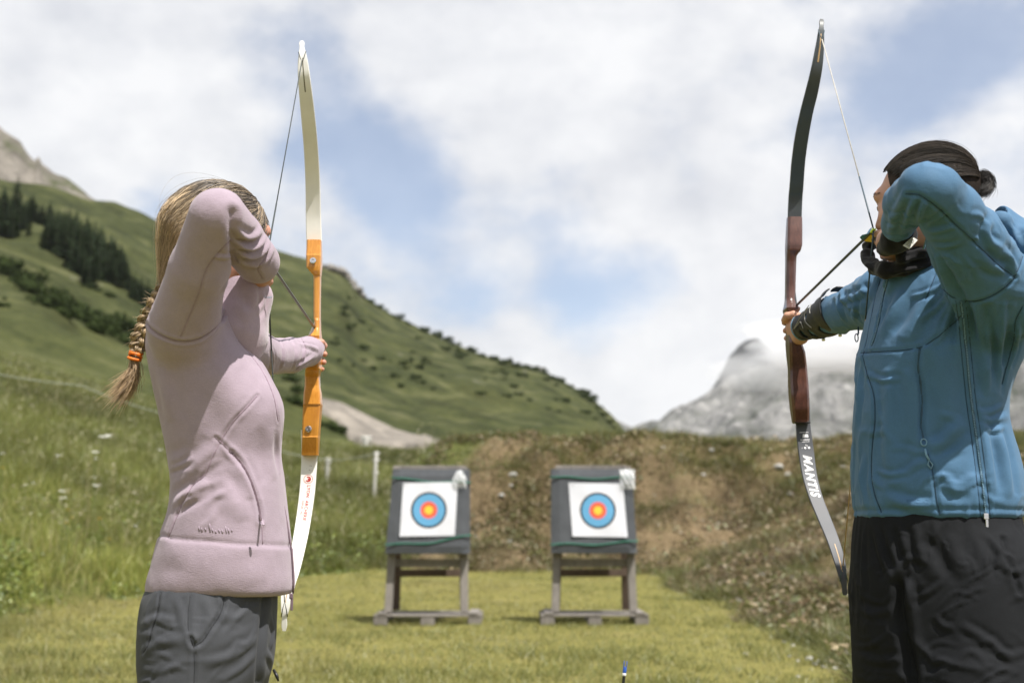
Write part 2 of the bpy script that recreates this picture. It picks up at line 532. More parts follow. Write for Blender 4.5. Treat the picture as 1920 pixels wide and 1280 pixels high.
# ---- the green mountainside
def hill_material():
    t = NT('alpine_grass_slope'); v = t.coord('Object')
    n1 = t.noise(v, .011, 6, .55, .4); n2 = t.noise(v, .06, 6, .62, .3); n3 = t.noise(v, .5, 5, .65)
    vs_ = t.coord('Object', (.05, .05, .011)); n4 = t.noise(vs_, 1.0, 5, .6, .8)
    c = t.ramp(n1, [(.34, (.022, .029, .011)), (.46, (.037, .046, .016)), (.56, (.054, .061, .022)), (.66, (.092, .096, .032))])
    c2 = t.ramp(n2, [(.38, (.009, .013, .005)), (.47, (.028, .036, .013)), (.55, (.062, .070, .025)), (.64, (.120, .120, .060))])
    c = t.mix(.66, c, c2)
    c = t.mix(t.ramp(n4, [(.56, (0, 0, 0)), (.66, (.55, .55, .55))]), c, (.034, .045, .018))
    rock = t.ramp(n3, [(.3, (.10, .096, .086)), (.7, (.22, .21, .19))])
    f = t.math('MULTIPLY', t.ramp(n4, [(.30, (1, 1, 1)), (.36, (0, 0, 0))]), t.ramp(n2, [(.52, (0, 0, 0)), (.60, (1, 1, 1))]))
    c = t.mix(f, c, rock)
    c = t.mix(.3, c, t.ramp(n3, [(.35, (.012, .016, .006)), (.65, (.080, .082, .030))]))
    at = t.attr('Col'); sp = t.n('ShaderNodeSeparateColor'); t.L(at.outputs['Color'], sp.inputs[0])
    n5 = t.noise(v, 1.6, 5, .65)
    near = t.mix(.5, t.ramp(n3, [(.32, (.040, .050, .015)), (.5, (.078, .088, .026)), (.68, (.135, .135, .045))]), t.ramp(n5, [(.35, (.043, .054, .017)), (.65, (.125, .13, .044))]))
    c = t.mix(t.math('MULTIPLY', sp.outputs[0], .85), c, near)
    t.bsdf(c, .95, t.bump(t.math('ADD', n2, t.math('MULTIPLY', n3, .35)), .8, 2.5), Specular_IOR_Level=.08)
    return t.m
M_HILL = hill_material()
naz, nr = 380, 170
azs = np.linspace(rad(-62), rad(9.5), naz)
ss = np.linspace(0, 1.14, nr) ** 1.35
AZ, S_ = np.meshgrid(azs, ss)
RR = R0 - 1.0 + S_ * (r1_at(AZ) - R0 + 1)
hz = hill_z(AZ.ravel(), RR.ravel()).reshape(RR.shape)
hz[RR < R0 + .5] -= .25
hcol = np.zeros((RR.size, 3), np.float32); hcol[:, 0] = sstep(240, 60, RR.ravel())
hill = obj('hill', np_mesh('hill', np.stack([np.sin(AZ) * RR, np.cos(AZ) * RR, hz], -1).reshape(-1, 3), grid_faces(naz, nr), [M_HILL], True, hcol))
tag(hill, 'green grassy mountainside descending from left to right behind the woman', 'hill', kind='structure')

# ---- pale cliff above it at the far left
def rock_material(name, dark, light, green, sc, gmix=.5, vert=.3):
    t = NT(name); v = t.coord('Object')
    vv = t.coord('Object', (1, 1, vert))
    n1 = t.noise(vv, sc, 8, .62, .6); n2 = t.noise(v, sc * 4.2, 7, .65, .4); n3 = t.noise(v, sc * .55, 6, .6, .5)
    c = t.ramp(n1, [(.30, dark), (.45, tuple((a * .5 + b * .5) for a, b in zip(dark, light))), (.6, light), (.75, tuple(min(1, k * 1.2) for k in light))])
    c = t.mix(.45, c, t.ramp(n2, [(.3, dark), (.6, light)]))
    g = t.ramp(n3, [(.5 - .15 * gmix + .06, (0, 0, 0)), (.62, (1, 1, 1))])
    g = t.mix(1.0, g, t.ramp(n2, [(.35, (.15, .15, .15)), (.6, (1, 1, 1))]), 'MULTIPLY')
    c = t.mix(g, c, green)
    t.bsdf(c, .95, t.bump(t.math('ADD', n1, t.math('MULTIPLY', n2, .5)), 1.0, 8 * .05 / sc), Specular_IOR_Level=.1)
    return t.m

def ridge_mesh(name, ridge_px, base_px_y, r_near, r_far, mat, naz_, nr_, rough, seed, back=.8, pw=.8, ridgey=0.0, crag=0.0):
    rp = np.array([azel(*p) for p in ridge_px])
    a0, a1 = rp[0, 0], rp[-1, 0]
    az_ = np.linspace(a0, a1, naz_); s_ = np.linspace(0, 1.2, nr_)
    A, S2 = np.meshgrid(az_, s_)
    e1 = np.interp(A, rp[:, 0], rp[:, 1]); e0 = azel(960, base_px_y)[1]
    R_ = r_near + (r_far - r_near) * S2
    e = e0 + (e1 - e0) * np.clip(S2, 0, 1) ** pw
    z = CAM[2] + R_ * np.tan(e)
    x, y = np.sin(A) * R_, np.cos(A) * R_
    p = np.stack([x, y, z * .5], -1).reshape(-1, 3)
    amp = (np.clip(S2 * 4, 0, 1)).ravel()
    n = fbm(p, 1 / (rough * 9), 5, seed) * rough * 1.1 - np.abs(fbm(p, 1 / (rough * 5), 4, seed + 3)) * rough * ridgey
    if crag: n = n + crag * (fbm(p, 1 / (crag * 4.5), 4, seed + 7) - 1.4 * np.abs(fbm(p, 1 / (crag * 2.6), 3, seed + 9)) + .3)
    zz = z.ravel() + amp * n - back * (r_far - r_near) * np.clip(S2 - 1, 0, 1).ravel()
    return np_mesh(name, np.stack([x.ravel(), y.ravel(), zz], 1), grid_faces(naz_, nr_), [mat], True)

M_CLIFF = rock_material('cliff_rock', (.085, .075, .065), (.28, .255, .22), (.06, .075, .024), .03, .35, .45)
cliff = obj('cliff', ridge_mesh('cliff', [(-500, 40), (-250, 120), (-60, 190), (0, 228), (22, 246), (40, 262), (52, 284), (66, 297), (72, 285), (80, 300), (100, 318), (118, 325), (140, 345), (170, 372), (230, 420), (330, 480)], 470, 880, 1050, M_CLIFF, 240, 70, 7.0, 21, 1.2, .75, 1.0))
tag(cliff, 'pale rocky cliff rising above the green slope at the upper left', 'cliff', kind='structure')

# ---- far rocky mountain on the right
M_MTN = rock_material('far_mountain_rock', (.022, .025, .030), (.36, .355, .345), (.024, .034, .019), .0130, .95, .7)
mountain = obj('mountain', ridge_mesh('mountain', [(1060, 905), (1150, 838), (1185, 812), (1240, 790), (1270, 766), (1310, 738), (1340, 720), (1365, 702), (1400, 690), (1440, 670), (1500, 648), (1560, 625), (1640, 605), (1740, 585), (1850, 575), (1950, 590), (2050, 620), (2400, 720), (2800, 830)], 900, 2300, 3400, M_MTN, 420, 150, 62.0, 31, .6, .9, 1.1, 26.0))
tag(mountain, 'pale grey rocky mountain in the distance with its top in cloud', 'mountain', kind='structure')
peak = obj('mountain_peak', ridge_mesh('mountain_peak', [(1330, 735), (1352, 700), (1368, 668), (1384, 648), (1400, 636), (1420, 630), (1440, 648), (1470, 690), (1500, 735)], 770, 4000, 4200, rock_material('dark_summit_rock', (.02, .022, .026), (.085, .087, .092), (.02, .025, .02), .010, .3, .7), 70, 40, 12.0, 51, .6, .9, .8))
tag(peak, 'small dark summit showing through the cloud above the far mountain', 'mountain', kind='structure')
# a further slope behind the end of the green ridge
distant = obj('distant_mountain', ridge_mesh('distant_mountain', [(900, 900), (1080, 800), (1130, 782), (1180, 790), (1215, 802), (1300, 860), (1400, 905)], 905, 4200, 5200, M_MTN, 80, 40, 60.0, 41, .6, .9, .5))
tag(distant, 'faint distant slope in the gap beyond the end of the green ridge', 'mountain', kind='structure')
# ================================================================== VEGETATION
def leaf_material(name, rough=.75, trans=.35, tint=(1, 1, 1), gloss=.04):
    t = NT(name); a = t.attr('Col')
    v = t.coord('Object'); n = t.noise(v, 3.0, 3, .6)
    c = t.mix(1.0, a.outputs['Color'], t.ramp(n, [(.3, tuple(k * .85 for k in tint)), (.7, tuple(k * 1.15 for k in tint))]), 'MULTIPLY')
    d = t.n('ShaderNodeBsdfDiffuse'); t.L(c, d.inputs[0])
    tr = t.n('ShaderNodeBsdfTranslucent'); t.L(c, tr.inputs[0])
    g = t.n('ShaderNodeBsdfGlossy'); g.inputs['Roughness'].default_value = .45; g.inputs[0].default_value = (.9, .95, .85, 1)
    m1 = t.n('ShaderNodeMixShader'); m1.inputs[0].default_value = trans
    t.L(d.outputs[0], m1.inputs[1]); t.L(tr.outputs[0], m1.inputs[2])
    m2 = t.n('ShaderNodeMixShader'); m2.inputs[0].default_value = gloss
    t.L(m1.outputs[0], m2.inputs[1]); t.L(g.outputs[0], m2.inputs[2])
    t.L(m2.outputs[0], t.out.inputs[0])
    return t.m
M_LEAF = leaf_material('grass_blades')

def blades(name, base, h, w, lean, cols, mat, segs=2, lean_dir=None, facing=None):
    """one mesh of grass blades; base (n,3)"""
    n = len(base)
    a = RNG.uniform(0, 2 * np.pi, n)
    f = a if facing is None else facing
    side = np.stack([np.cos(f), np.sin(f), np.zeros(n)], 1)
    la = RNG.uniform(0, 2 * np.pi, n) if lean_dir is None else lean_dir
    ld = np.stack([np.cos(la), np.sin(la), np.zeros(n)], 1)
    V = []; C = []
    ts = np.linspace(0, 1, segs + 1)
    for i, t in enumerate(ts):
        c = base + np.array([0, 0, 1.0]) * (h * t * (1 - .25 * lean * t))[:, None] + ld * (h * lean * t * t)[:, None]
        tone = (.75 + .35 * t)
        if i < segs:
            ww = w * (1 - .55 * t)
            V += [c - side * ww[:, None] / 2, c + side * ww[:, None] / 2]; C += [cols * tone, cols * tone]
        else:
            V += [c]; C += [cols * tone]
    k = 2 * segs + 1
    VV = np.stack(V, 1).reshape(-1, 3); CC = np.stack(C, 1).reshape(-1, 3)
    b = (np.arange(n) * k)[:, None]
    fl = []
    for i in range(segs - 1):
        fl.append(b + np.array([[2 * i, 2 * i + 1, 2 * i + 3, 2 * i + 2]]))
    tri = b + np.array([[2 * segs - 2, 2 * segs - 1, 2 * segs]])
    return np_mesh(name, VV, fl + [tri], [mat], False, CC)

def scatter(n, ymin, ymax, xl, xr, power=1.0):
    """points in the wedge the photo sees: slopes xl, xr are x/y limits"""
    u = RNG.uniform(0, 1, n)
    y = (ymin ** power + u * (ymax ** power - ymin ** power)) ** (1 / power)
    x = y * RNG.uniform(xl, xr, n)
    return x, y

def pal(n, colors, jitter=.2, weights=None):
    c = np.array(colors); i = RNG.choice(len(c), n, p=weights)
    return c[i] * RNG.uniform(1 - jitter, 1 + jitter, (n, 1))

# --- mown lawn
x, y = scatter(330000, 6.8, 27, -.50, .42, 1.15)
xn, yn = scatter(90000, 3.0, 9.0, -1.1, 1.0, 1.3)
x, y = np.concatenate([x, xn]), np.concatenate([y, yn])
s = bank_s(x, y)
keep = (s < .35) & (meadow_f(x, y) < .6)
x, y = x[keep], y[keep]; p = np.stack([x, y, np.zeros_like(x)], 1)
nz = fbm(p, .8, 4, 2); nf = fbm(p, 4.0, 3, 12)
keep = RNG.uniform(0, 1, len(x)) < np.clip(.75 + .6 * nz + .5 * nf, .15, 1)
x, y, p, nz, nf = x[keep], y[keep], p[keep], nz[keep], nf[keep]
n = len(x)
c = pal(n, [(.195, .205, .060), (.155, .175, .048), (.27, .25, .092), (.11, .132, .038), (.36, .31, .155)], .26, [.30, .26, .19, .15, .10])
mixf = sstep(-.25, .35, nz + .5 * nf)[:, None]
c = c * (1 - .4 * mixf) + np.array([.225, .23, .058]) * .4 * mixf
patch = sstep(.05, .5, fbm(p, .35, 3, 62))[:, None]; c = c * (1 - .5 * patch) + np.array([.32, .27, .115]) * .5 * patch * RNG.uniform(.7, 1.2, (n, 1))
hgt = RNG.uniform(.022, .060, n) * (1 + .5 * np.clip(nz + nf, -.5, 1))
edge = np.clip((x * -1 - y * .27) / 2, 0, 1)
hgt *= (1 + 1.1 * edge) * (1 + 1.3 * sstep(.15, .5, fbm(p, 1.7, 3, 72)))
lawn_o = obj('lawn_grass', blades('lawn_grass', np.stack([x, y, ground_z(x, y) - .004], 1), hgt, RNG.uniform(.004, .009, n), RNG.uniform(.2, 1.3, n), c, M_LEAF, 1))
tag(lawn_o, 'short yellow-green mown grass of the shooting lane', 'grass', kind='stuff')

# --- tall meadow on the left
x, y = scatter(420000, 13, 46, -.62, -.03, 1.55)
mf = meadow_f(x, y); s = bank_s(x, y)
keep = (mf > .25) & ((s < .8) | (x < -2.0))
x, y = x[keep], y[keep]; p = np.stack([x, y, np.zeros_like(x)], 1)
r = np.hypot(x, y)
nz = fbm(p, .45, 4, 22); nf = fbm(p, 2.2, 3, 32)
keep = RNG.uniform(0, 1, len(x)) < np.clip(.62 + .9 * nz + .6 * nf, .08, 1)
x, y, p, nz, nf, r = x[keep], y[keep], p[keep], nz[keep], nf[keep], r[keep]
n = len(x)
c = pal(n, [(.18, .205, .042), (.235, .245, .058), (.12, .15, .034), (.33, .295, .10), (.44, .38, .18)], .3, [.30, .27, .18, .15, .10])
mixf = sstep(.0, .4, nf)[:, None]
c = c * (1 - .45 * mixf) + np.array([.26, .295, .048]) * .45 * mixf
hgt = RNG.uniform(.18, .55, n) * (1 + .6 * np.clip(nz + .5 * nf, -.6, 1))
az = np.arctan2(x, y); rf = np.interp(az, FOOT[:, 0], FOOT[:, 1])
hgt *= .45 + .55 * sstep(0, 2.0, r - rf)
hgt *= 1 - .35 * sstep(28, 45, r)
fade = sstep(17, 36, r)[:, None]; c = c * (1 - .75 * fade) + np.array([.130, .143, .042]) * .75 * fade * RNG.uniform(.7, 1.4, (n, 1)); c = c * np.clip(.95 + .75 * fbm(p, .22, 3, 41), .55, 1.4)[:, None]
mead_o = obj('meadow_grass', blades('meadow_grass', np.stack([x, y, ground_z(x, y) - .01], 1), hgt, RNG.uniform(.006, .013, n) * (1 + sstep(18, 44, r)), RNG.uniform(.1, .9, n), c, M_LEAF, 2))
tag(mead_o, 'tall green meadow grass on the rising ground behind the woman', 'grass', kind='stuff')

# rough pasture going on up the foot of the hill, thinning out
n = 70000; az = RNG.uniform(rad(-26), rad(-3), n); r = R0 - 1 + 60 * RNG.uniform(0, 1, n) ** 1.4
x, y = np.sin(az) * r, np.cos(az) * r; pn = np.stack([x, y, 0 * x], 1)
keep = RNG.uniform(0, 1, n) < np.clip(.6 + 1.2 * fbm(pn, .12, 3, 23), .1, 1); x, y, az, r = x[keep], y[keep], az[keep], r[keep]; n = len(x)
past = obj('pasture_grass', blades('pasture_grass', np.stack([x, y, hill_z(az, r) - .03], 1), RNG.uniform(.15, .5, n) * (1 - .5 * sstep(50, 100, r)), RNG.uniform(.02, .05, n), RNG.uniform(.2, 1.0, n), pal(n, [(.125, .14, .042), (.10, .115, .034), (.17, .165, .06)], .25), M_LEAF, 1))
tag(past, 'rough green pasture grass at the foot of the slope', 'grass', kind='stuff')

# --- broad-leaved herbs along the meadow edge and dry growth on the bank: one leaf = one small quad
def leaves(name, base, size, cols, mat, up=.4):
    n = len(base)
    nrm = RNG.normal(0, 1, (n, 3)); nrm[:, 2] = np.abs(nrm[:, 2]) * (.6 + up) + up
    nrm /= np.linalg.norm(nrm, axis=1)[:, None]
    a = RNG.normal(0, 1, (n, 3)); a -= nrm * (a * nrm).sum(1)[:, None]; a /= np.linalg.norm(a, axis=1)[:, None]
    b = np.cross(nrm, a)
    s = size[:, None]
    V = np.stack([base - a * s * .5, base + b * s * .28 - a * s * .05 + nrm * s * .05, base + a * s * .5, base - b * s * .28 - a * s * .05 + nrm * s * .05], 1).reshape(-1, 3)
    C = np.repeat(cols, 4, 0)
    return np_mesh(name, V, np.arange(4 * n).reshape(-1, 4), [mat], False, C)

x, y = scatter(200000, 13, 36, -.62, -.06, 1.3)
az = np.arctan2(x, y); rf = np.interp(az, FOOT[:, 0], FOOT[:, 1]); r = np.hypot(x, y)
p = np.stack([x, y, np.zeros_like(x)], 1)
cl = fbm(p, 1.3, 3, 44)
keep = (r > rf - .1) & (RNG.uniform(0, 1, len(x)) < np.clip(1.1 - (r - rf) / 9, .06, 1) * sstep(-.1, .3, cl))
x, y, p, cl, r, rf = x[keep], y[keep], p[keep], cl[keep], r[keep], rf[keep]; n = len(x)
z = ground_z(x, y) + RNG.uniform(.02, 1, n) ** 1.2 * (.22 + .5 * np.clip(cl, 0, 1)) * sstep(-.2, 1.2, r - rf)
herb_c = pal(n, [(.12, .165, .03), (.165, .21, .04), (.22, .25, .05), (.085, .12, .025)], .25)
herb = obj('meadow_herbs', leaves('meadow_herbs', np.stack([x, y, z], 1), RNG.uniform(.03, .085, n), herb_c, M_LEAF, .3))
tag(herb, 'low leafy green herbs along the meadow edge', 'herbs', kind='stuff')

# dry vegetation on the earth bank
x, y = scatter(420000, 7.5, 33, -.16, .48, 1.9)
xn, yn = scatter(45000, 4.0, 12.0, .25, 1.1, 1.6)
x, y = np.concatenate([x, xn]), np.concatenate([y, yn])
s = bank_s(x, y)
keep = (s > -.1) & (s < 8.5) & (x > -3.6 + 1.6 * RNG.uniform(0, 1, len(x)))
x, y, s = x[keep], y[keep], s[keep]; p = np.stack([x, y, np.zeros_like(x)], 1)
cl = fbm(p, 1.1, 4, 54); cg = fbm(p, .5, 3, 64)
keep = RNG.uniform(0, 1, len(x)) < np.clip(.80 + 1.2 * cl, .25, 1)
x, y, s, p, cl, cg = x[keep], y[keep], s[keep], p[keep], cl[keep], cg[keep]; n = len(x)
greenish = (RNG.uniform(0, 1, n) < np.clip(.46 + 1.6 * cg + .35 * sstep(3.0, 6.5, s) + .5 * sstep(.9, .0, s) + .6 * sstep(-1.0, -3.5, x), .03, .95))
c = np.where(greenish[:, None], pal(n, [(.115, .125, .036), (.16, .155, .048), (.08, .092, .026)], .25), pal(n, [(.185, .138, .08), (.265, .20, .12), (.11, .082, .048), (.35, .275, .175), (.08, .06, .036)], .2))
hgt = RNG.uniform(.05, .22, n) * (1 + 1.5 * np.clip(cl, -.6, 1)) * np.where(greenish, 1.25, .9)
bk = obj('bank_growth', blades('bank_growth', np.stack([x, y, ground_z(x, y) - .006], 1), hgt, RNG.uniform(.006, .016, n), RNG.uniform(.3, 1.8, n), c, M_LEAF, 1))
tag(bk, 'dry brown and olive low growth covering the earth bank', 'ground cover', kind='stuff')
x, y = scatter(190000, 7.5, 33, -.16, .48, 1.8)
s = bank_s(x, y); p = np.stack([x, y, np.zeros_like(x)], 1); cl = fbm(p, .9, 4, 74)
keep = (s > 0) & (s < 8.5) & (x > -2.2) & (RNG.uniform(0, 1, len(x)) < np.clip(.35 + 1.3 * cl, .08, 1))
x, y, cl = x[keep], y[keep], cl[keep]; n = len(x)
c = np.where((RNG.uniform(0, 1, n) < .35)[:, None], pal(n, [(.10, .11, .034), (.14, .14, .045)], .25), pal(n, [(.18, .13, .075), (.26, .19, .115), (.10, .075, .045), (.33, .26, .165)], .25))
lv = obj('bank_litter', leaves('bank_litter', np.stack([x, y, ground_z(x, y) + RNG.uniform(.01, .12, n)], 1), RNG.uniform(.04, .12, n), c, M_LEAF, .5))
tag(lv, 'withered brown leaves and stems on the earth bank', 'ground cover', kind='stuff')

# grass fringe along the crest of the bank
x = RNG.uniform(-2.4, 11, 26000); y = RNG.uniform(24, 34, 26000); s = bank_s(x, y)
keep = (s > 3.6) & (s < 7.8) & (RNG.uniform(0, 1, len(x)) < np.clip(.5 + 1.2 * fbm(np.stack([x, y, 0 * x], 1), .8, 3, 84), .05, 1))
x, y = x[keep], y[keep]; n = len(x)
fr = obj('crest_grass', blades('crest_grass', np.stack([x, y, ground_z(x, y) - .01], 1), RNG.uniform(.08, .30, n), RNG.uniform(.010, .022, n), RNG.uniform(.2, 1.1, n), pal(n, [(.19, .19, .055), (.24, .22, .07), (.14, .15, .04), (.33, .27, .12)], .25), M_LEAF, 2))
tag(fr, 'olive grass growing along the top of the earth bank', 'grass', kind='stuff')
# dry flowering stalks standing above the meadow
x, y = scatter(5200, 15, 40, -.60, -.06, 1.5)
keep = (meadow_f(x, y) > .7) & (RNG.uniform(0, 1, len(x)) < np.clip(.4 + 1.2 * fbm(np.stack([x, y, 0 * x], 1), .5, 3, 94), .05, 1))
x, y = x[keep], y[keep]; n = len(x); z = ground_z(x, y); hh = RNG.uniform(.55, 1.05, n)
sk = obj('meadow_stalks', blades('meadow_stalks', np.stack([x, y, z], 1), hh, RNG.uniform(.006, .012, n), RNG.uniform(.05, .35, n), pal(n, [(.30, .27, .12), (.24, .24, .09), (.38, .33, .18)], .2), M_LEAF, 2))
tag(sk, 'thin dry stalks standing above the meadow grass', 'grass', kind='stuff')
hd_n = n; k6 = 5
hx = np.repeat(np.stack([x, y, z + hh * .93], 1), k6, 0) + RNG.normal(0, .03, (n * k6, 3))
hdz = obj('seed_heads', leaves('seed_heads', hx, RNG.uniform(.02, .05, n * k6), pal(n * k6, [(.42, .37, .22), (.34, .31, .15), (.50, .46, .34)], .2), M_LEAF, .3))
tag(hdz, 'pale seed heads over the meadow grass', 'grass', kind='stuff')

# --- fir trees on the slope
M_BARK = simple('bark', (.10, .075, .055), .95, .3, 9, .8, 30, .02)
M_FIR = leaf_material('fir_needles', trans=.15, gloss=.0)
M_BUSH = leaf_material('bush_leaves', trans=.25, gloss=.0)

def fir_crown(seed):
    rg = np.random.default_rng(seed)
    V = []; F = []; C = []
    H = 1.0
    levels = 15
    for i in range(levels):
        t = i / (levels - 1)
        z = .10 + .88 * t
        R = .205 * (1 - t) ** .82 + .012
        nb = int(13 - 7 * t)
        for k in range(nb):
            a = 2 * math.pi * (k + rg.uniform(-.35, .35)) / nb + i * .7
            rr = R * rg.uniform(.7, 1.15)
            drop = .05 + .07 * (1 - t)
            d = np.array([math.cos(a), math.sin(a), 0]); sd = np.array([-math.sin(a), math.cos(a), 0])
            base = np.array([0, 0, z]) ; tip = d * rr + np.array([0, 0, z - drop * rg.uniform(.5, 1.2)])
            w = rr * rg.uniform(.28, .42)
            mid = (base + tip) / 2 + np.array([0, 0, .012])
            n0 = len(V)
            V += [base, mid - sd * w + [0, 0, -.012], tip, mid + sd * w + [0, 0, -.012], mid]
            F += [(n0, n0 + 1, n0 + 4), (n0 + 1, n0 + 2, n0 + 4), (n0 + 2, n0 + 3, n0 + 4), (n0 + 3, n0, n0 + 4)]
            c = np.array([.030, .044, .022]) * rg.uniform(.7, 1.35)
            C += [c] * 5
    n0 = len(V)
    V += [np.array([.015, 0, .93]), np.array([-.01, .012, .93]), np.array([-.01, -.012, .93]), np.array([0, 0, 1.03])]
    F += [(n0, n0 + 1, n0 + 3), (n0 + 1, n0 + 2, n0 + 3), (n0 + 2, n0, n0 + 3)]
    C += [np.array([.030, .044, .022])] * 4
    return np_mesh('fir_crown', np.array(V), np.array(F), [M_FIR], False, np.array(C))
fir_meshes = [fir_crown(k) for k in (1, 2, 3, 4)]
tr = MB(); tr.tube([(0, 0, -.06), (0, 0, .3), (.004, 0, .9)], [.018, .014, .004], 7)
fir_trunk = tr.mesh('fir_trunk', M_BARK, True)

def fir(px, py, hpx, k, label, name='fir_tree'):
    p = hill_point(px, py); r = math.hypot(p[0], p[1])
    h = hpx / F_PX * r
    o = empty(name, (p[0], p[1], p[2] - .02 * h), RNG.uniform(0, 6))
    o.scale = (h * RNG.uniform(1.35, 1.75),) * 2 + (h,)
    a = obj('trunk', fir_trunk, o); b = obj('crown', fir_meshes[k % 4], o)
    tag(o, label, 'tree', 'fir trees on the slope')
    return o
firs = [(4, 420, 72), (16, 432, 66), (30, 408, 78), (36, 430, 60), (54, 440, 22), (-20, 415, 80), (-45, 430, 70), (8, 395, 45),
        (52, 412, 46), (66, 418, 44), (78, 420, 40), (92, 424, 48), (60, 398, 36),
        (88, 470, 60), (96, 452, 52), (105, 478, 74), (112, 455, 62), (122, 486, 84), (128, 462, 78), (134, 505, 66), (142, 478, 84), (150, 498, 88), (158, 485, 78), (147, 512, 70), (166, 535, 60),
        (168, 500, 82), (176, 492, 78), (184, 508, 80), (194, 502, 66), (205, 515, 76), (214, 512, 70), (224, 520, 64), (216, 535, 56), (233, 528, 56), (240, 545, 50), (252, 552, 44), (264, 556, 42), (276, 562, 40), (286, 568, 36), (246, 560, 36), (270, 575, 34), (108, 440, 50), (198, 525, 60), (158, 520, 56), (90, 445, 56), (100, 466, 66), (116, 472, 70), (136, 490, 76), (172, 515, 74), (186, 525, 70), (140, 455, 60), (162, 470, 66), (188, 485, 66), (208, 498, 58), (226, 508, 52), (120, 448, 58), (258, 565, 44), (282, 575, 38), (24, 445, 60), (-6, 440, 66), (46, 425, 52)]
for i, (px, py, hp) in enumerate(firs):
    if px < 50: lab = 'dark fir tree in the group at the left edge'
    elif py - hp < 385: lab = 'dark fir tree in the upper row below the cliff'
    elif px < 160: lab = 'dark fir tree in the middle of the dense stand'
    elif px < 230: lab = 'dark fir tree at the right of the dense stand'
    else: lab = 'small dark fir tree trailing down from the dense stand'
    fir(px, py, hp, i, lab)

# --- bushes
def bush_mesh(seed, n=420, squash=.62):
    rg = np.random.default_rng(seed)
    cen = rg.normal(0, .38, (9, 3)); cen[:, 2] = np.abs(cen[:, 2]) * squash + .12
    rr = rg.uniform(.28, .5, 9)
    k = rg.integers(0, 9, n)
    d = rg.normal(0, 1, (n, 3)); d /= np.linalg.norm(d, axis=1)[:, None]
    p = cen[k] + d * (rr[k] * rg.uniform(.55, 1.08, n))[:, None]
    p[:, 2] = np.maximum(p[:, 2] * squash * 1.3, .0)
    nrm = d + rg.normal(0, .5, (n, 3)); nrm /= np.linalg.norm(nrm, axis=1)[:, None]
    a = rg.normal(0, 1, (n, 3)); a -= nrm * (a * nrm).sum(1)[:, None]; a /= np.linalg.norm(a, axis=1)[:, None]
    b = np.cross(nrm, a); s = rg.uniform(.07, .17, n)[:, None]
    V = np.stack([p - a * s, p + b * s * .6, p + a * s, p - b * s * .6], 1).reshape(-1, 3)
    c = np.array([.036, .050, .018]) * rg.uniform(.6, 1.5, (n, 1))
    return np_mesh('bush', V, np.arange(4 * n).reshape(-1, 4), [M_BUSH], False, np.repeat(c, 4, 0))
bush_meshes = [bush_mesh(k) for k in (11, 12, 13, 14)]
def bush(px, py, wpx, label, k, flat=1.0, name='bush', group='shrubs on the slope'):
    p = hill_point(px, py); r = math.hypot(p[0], p[1])
    sc = wpx / F_PX * r / 1.7
    o = obj(name, bush_meshes[k % 4], None, (p[0], p[1], p[2] - .06 * sc))
    o.rotation_euler = (0, 0, RNG.uniform(0, 6)); o.scale = (sc, sc, sc * flat)
    tag(o, label, 'bush', group); return o
k = 0
lineA = [(0, 500), (22, 512), (45, 520), (62, 536), (80, 548), (96, 556), (112, 566), (128, 575), (145, 586), (163, 594), (182, 602), (203, 608), (222, 616), (243, 626), (262, 634)]
for (px, py) in lineA:
    for j in range(3):
        bush(px + RNG.uniform(-12, 12), py + RNG.uniform(-8, 22), RNG.uniform(32, 58), 'dark shrub in the diagonal band across the lower slope', k, RNG.uniform(.8, 1.3)); k += 1
for (px, py, w) in [(2, 575, 26), (-14, 560, 30), (165, 540, 20), (185, 547, 18), (205, 556, 22)]:
    bush(px, py, w, 'dark shrub standing apart on the lower slope', k); k += 1
for (px, py, w) in [(545, 715, 34), (560, 735, 40), (548, 755, 44), (566, 760, 30), (536, 700, 30)]:
    bush(px, py, w, 'dark shrub on the slope behind the orange riser', k); k += 1
for (px, py, w) in [(612, 800, 34), (628, 806, 38), (640, 812, 26)]:
    bush(px, py, w, 'dark green bush below the grey scree', k, .85); k += 1
for (px, py, w) in [(785, 868, 40), (770, 866, 26), (800, 870, 26)]:
    bush(px, py, w, 'green bush just above the left target boss', k, .8, group='bushes behind the left target'); k += 1
rl = [(690, 560), (712, 572), (745, 592), (768, 604), (795, 616), (822, 627), (848, 640), (880, 652), (905, 662), (925, 668), (946, 676), (962, 680), (978, 684), (992, 686), (1006, 690), (1020, 695), (1035, 702), (1052, 712), (1068, 720), (1084, 730), (1096, 738), (1110, 748), (1120, 760), (1130, 772), (1140, 786), (1150, 798), (1158, 810)]
for (px, py) in rl:
    bush(px, py + 6, RNG.uniform(12, 26), 'small dark bush on the skyline of the descending ridge', k, RNG.uniform(.8, 1.4), group='bushes on the ridge line'); k += 1
for j in range(90):
    px = RNG.uniform(610, 1130); t_ = (px - 620) / 500
    py = RNG.uniform(530 + 190 * t_, 700 + 90 * t_)
    bush(px, py, RNG.uniform(10, 24), 'small bush dotted over the face of the green ridge', k, RNG.uniform(.6, 1.1), group='bushes on the ridge face'); k += 1

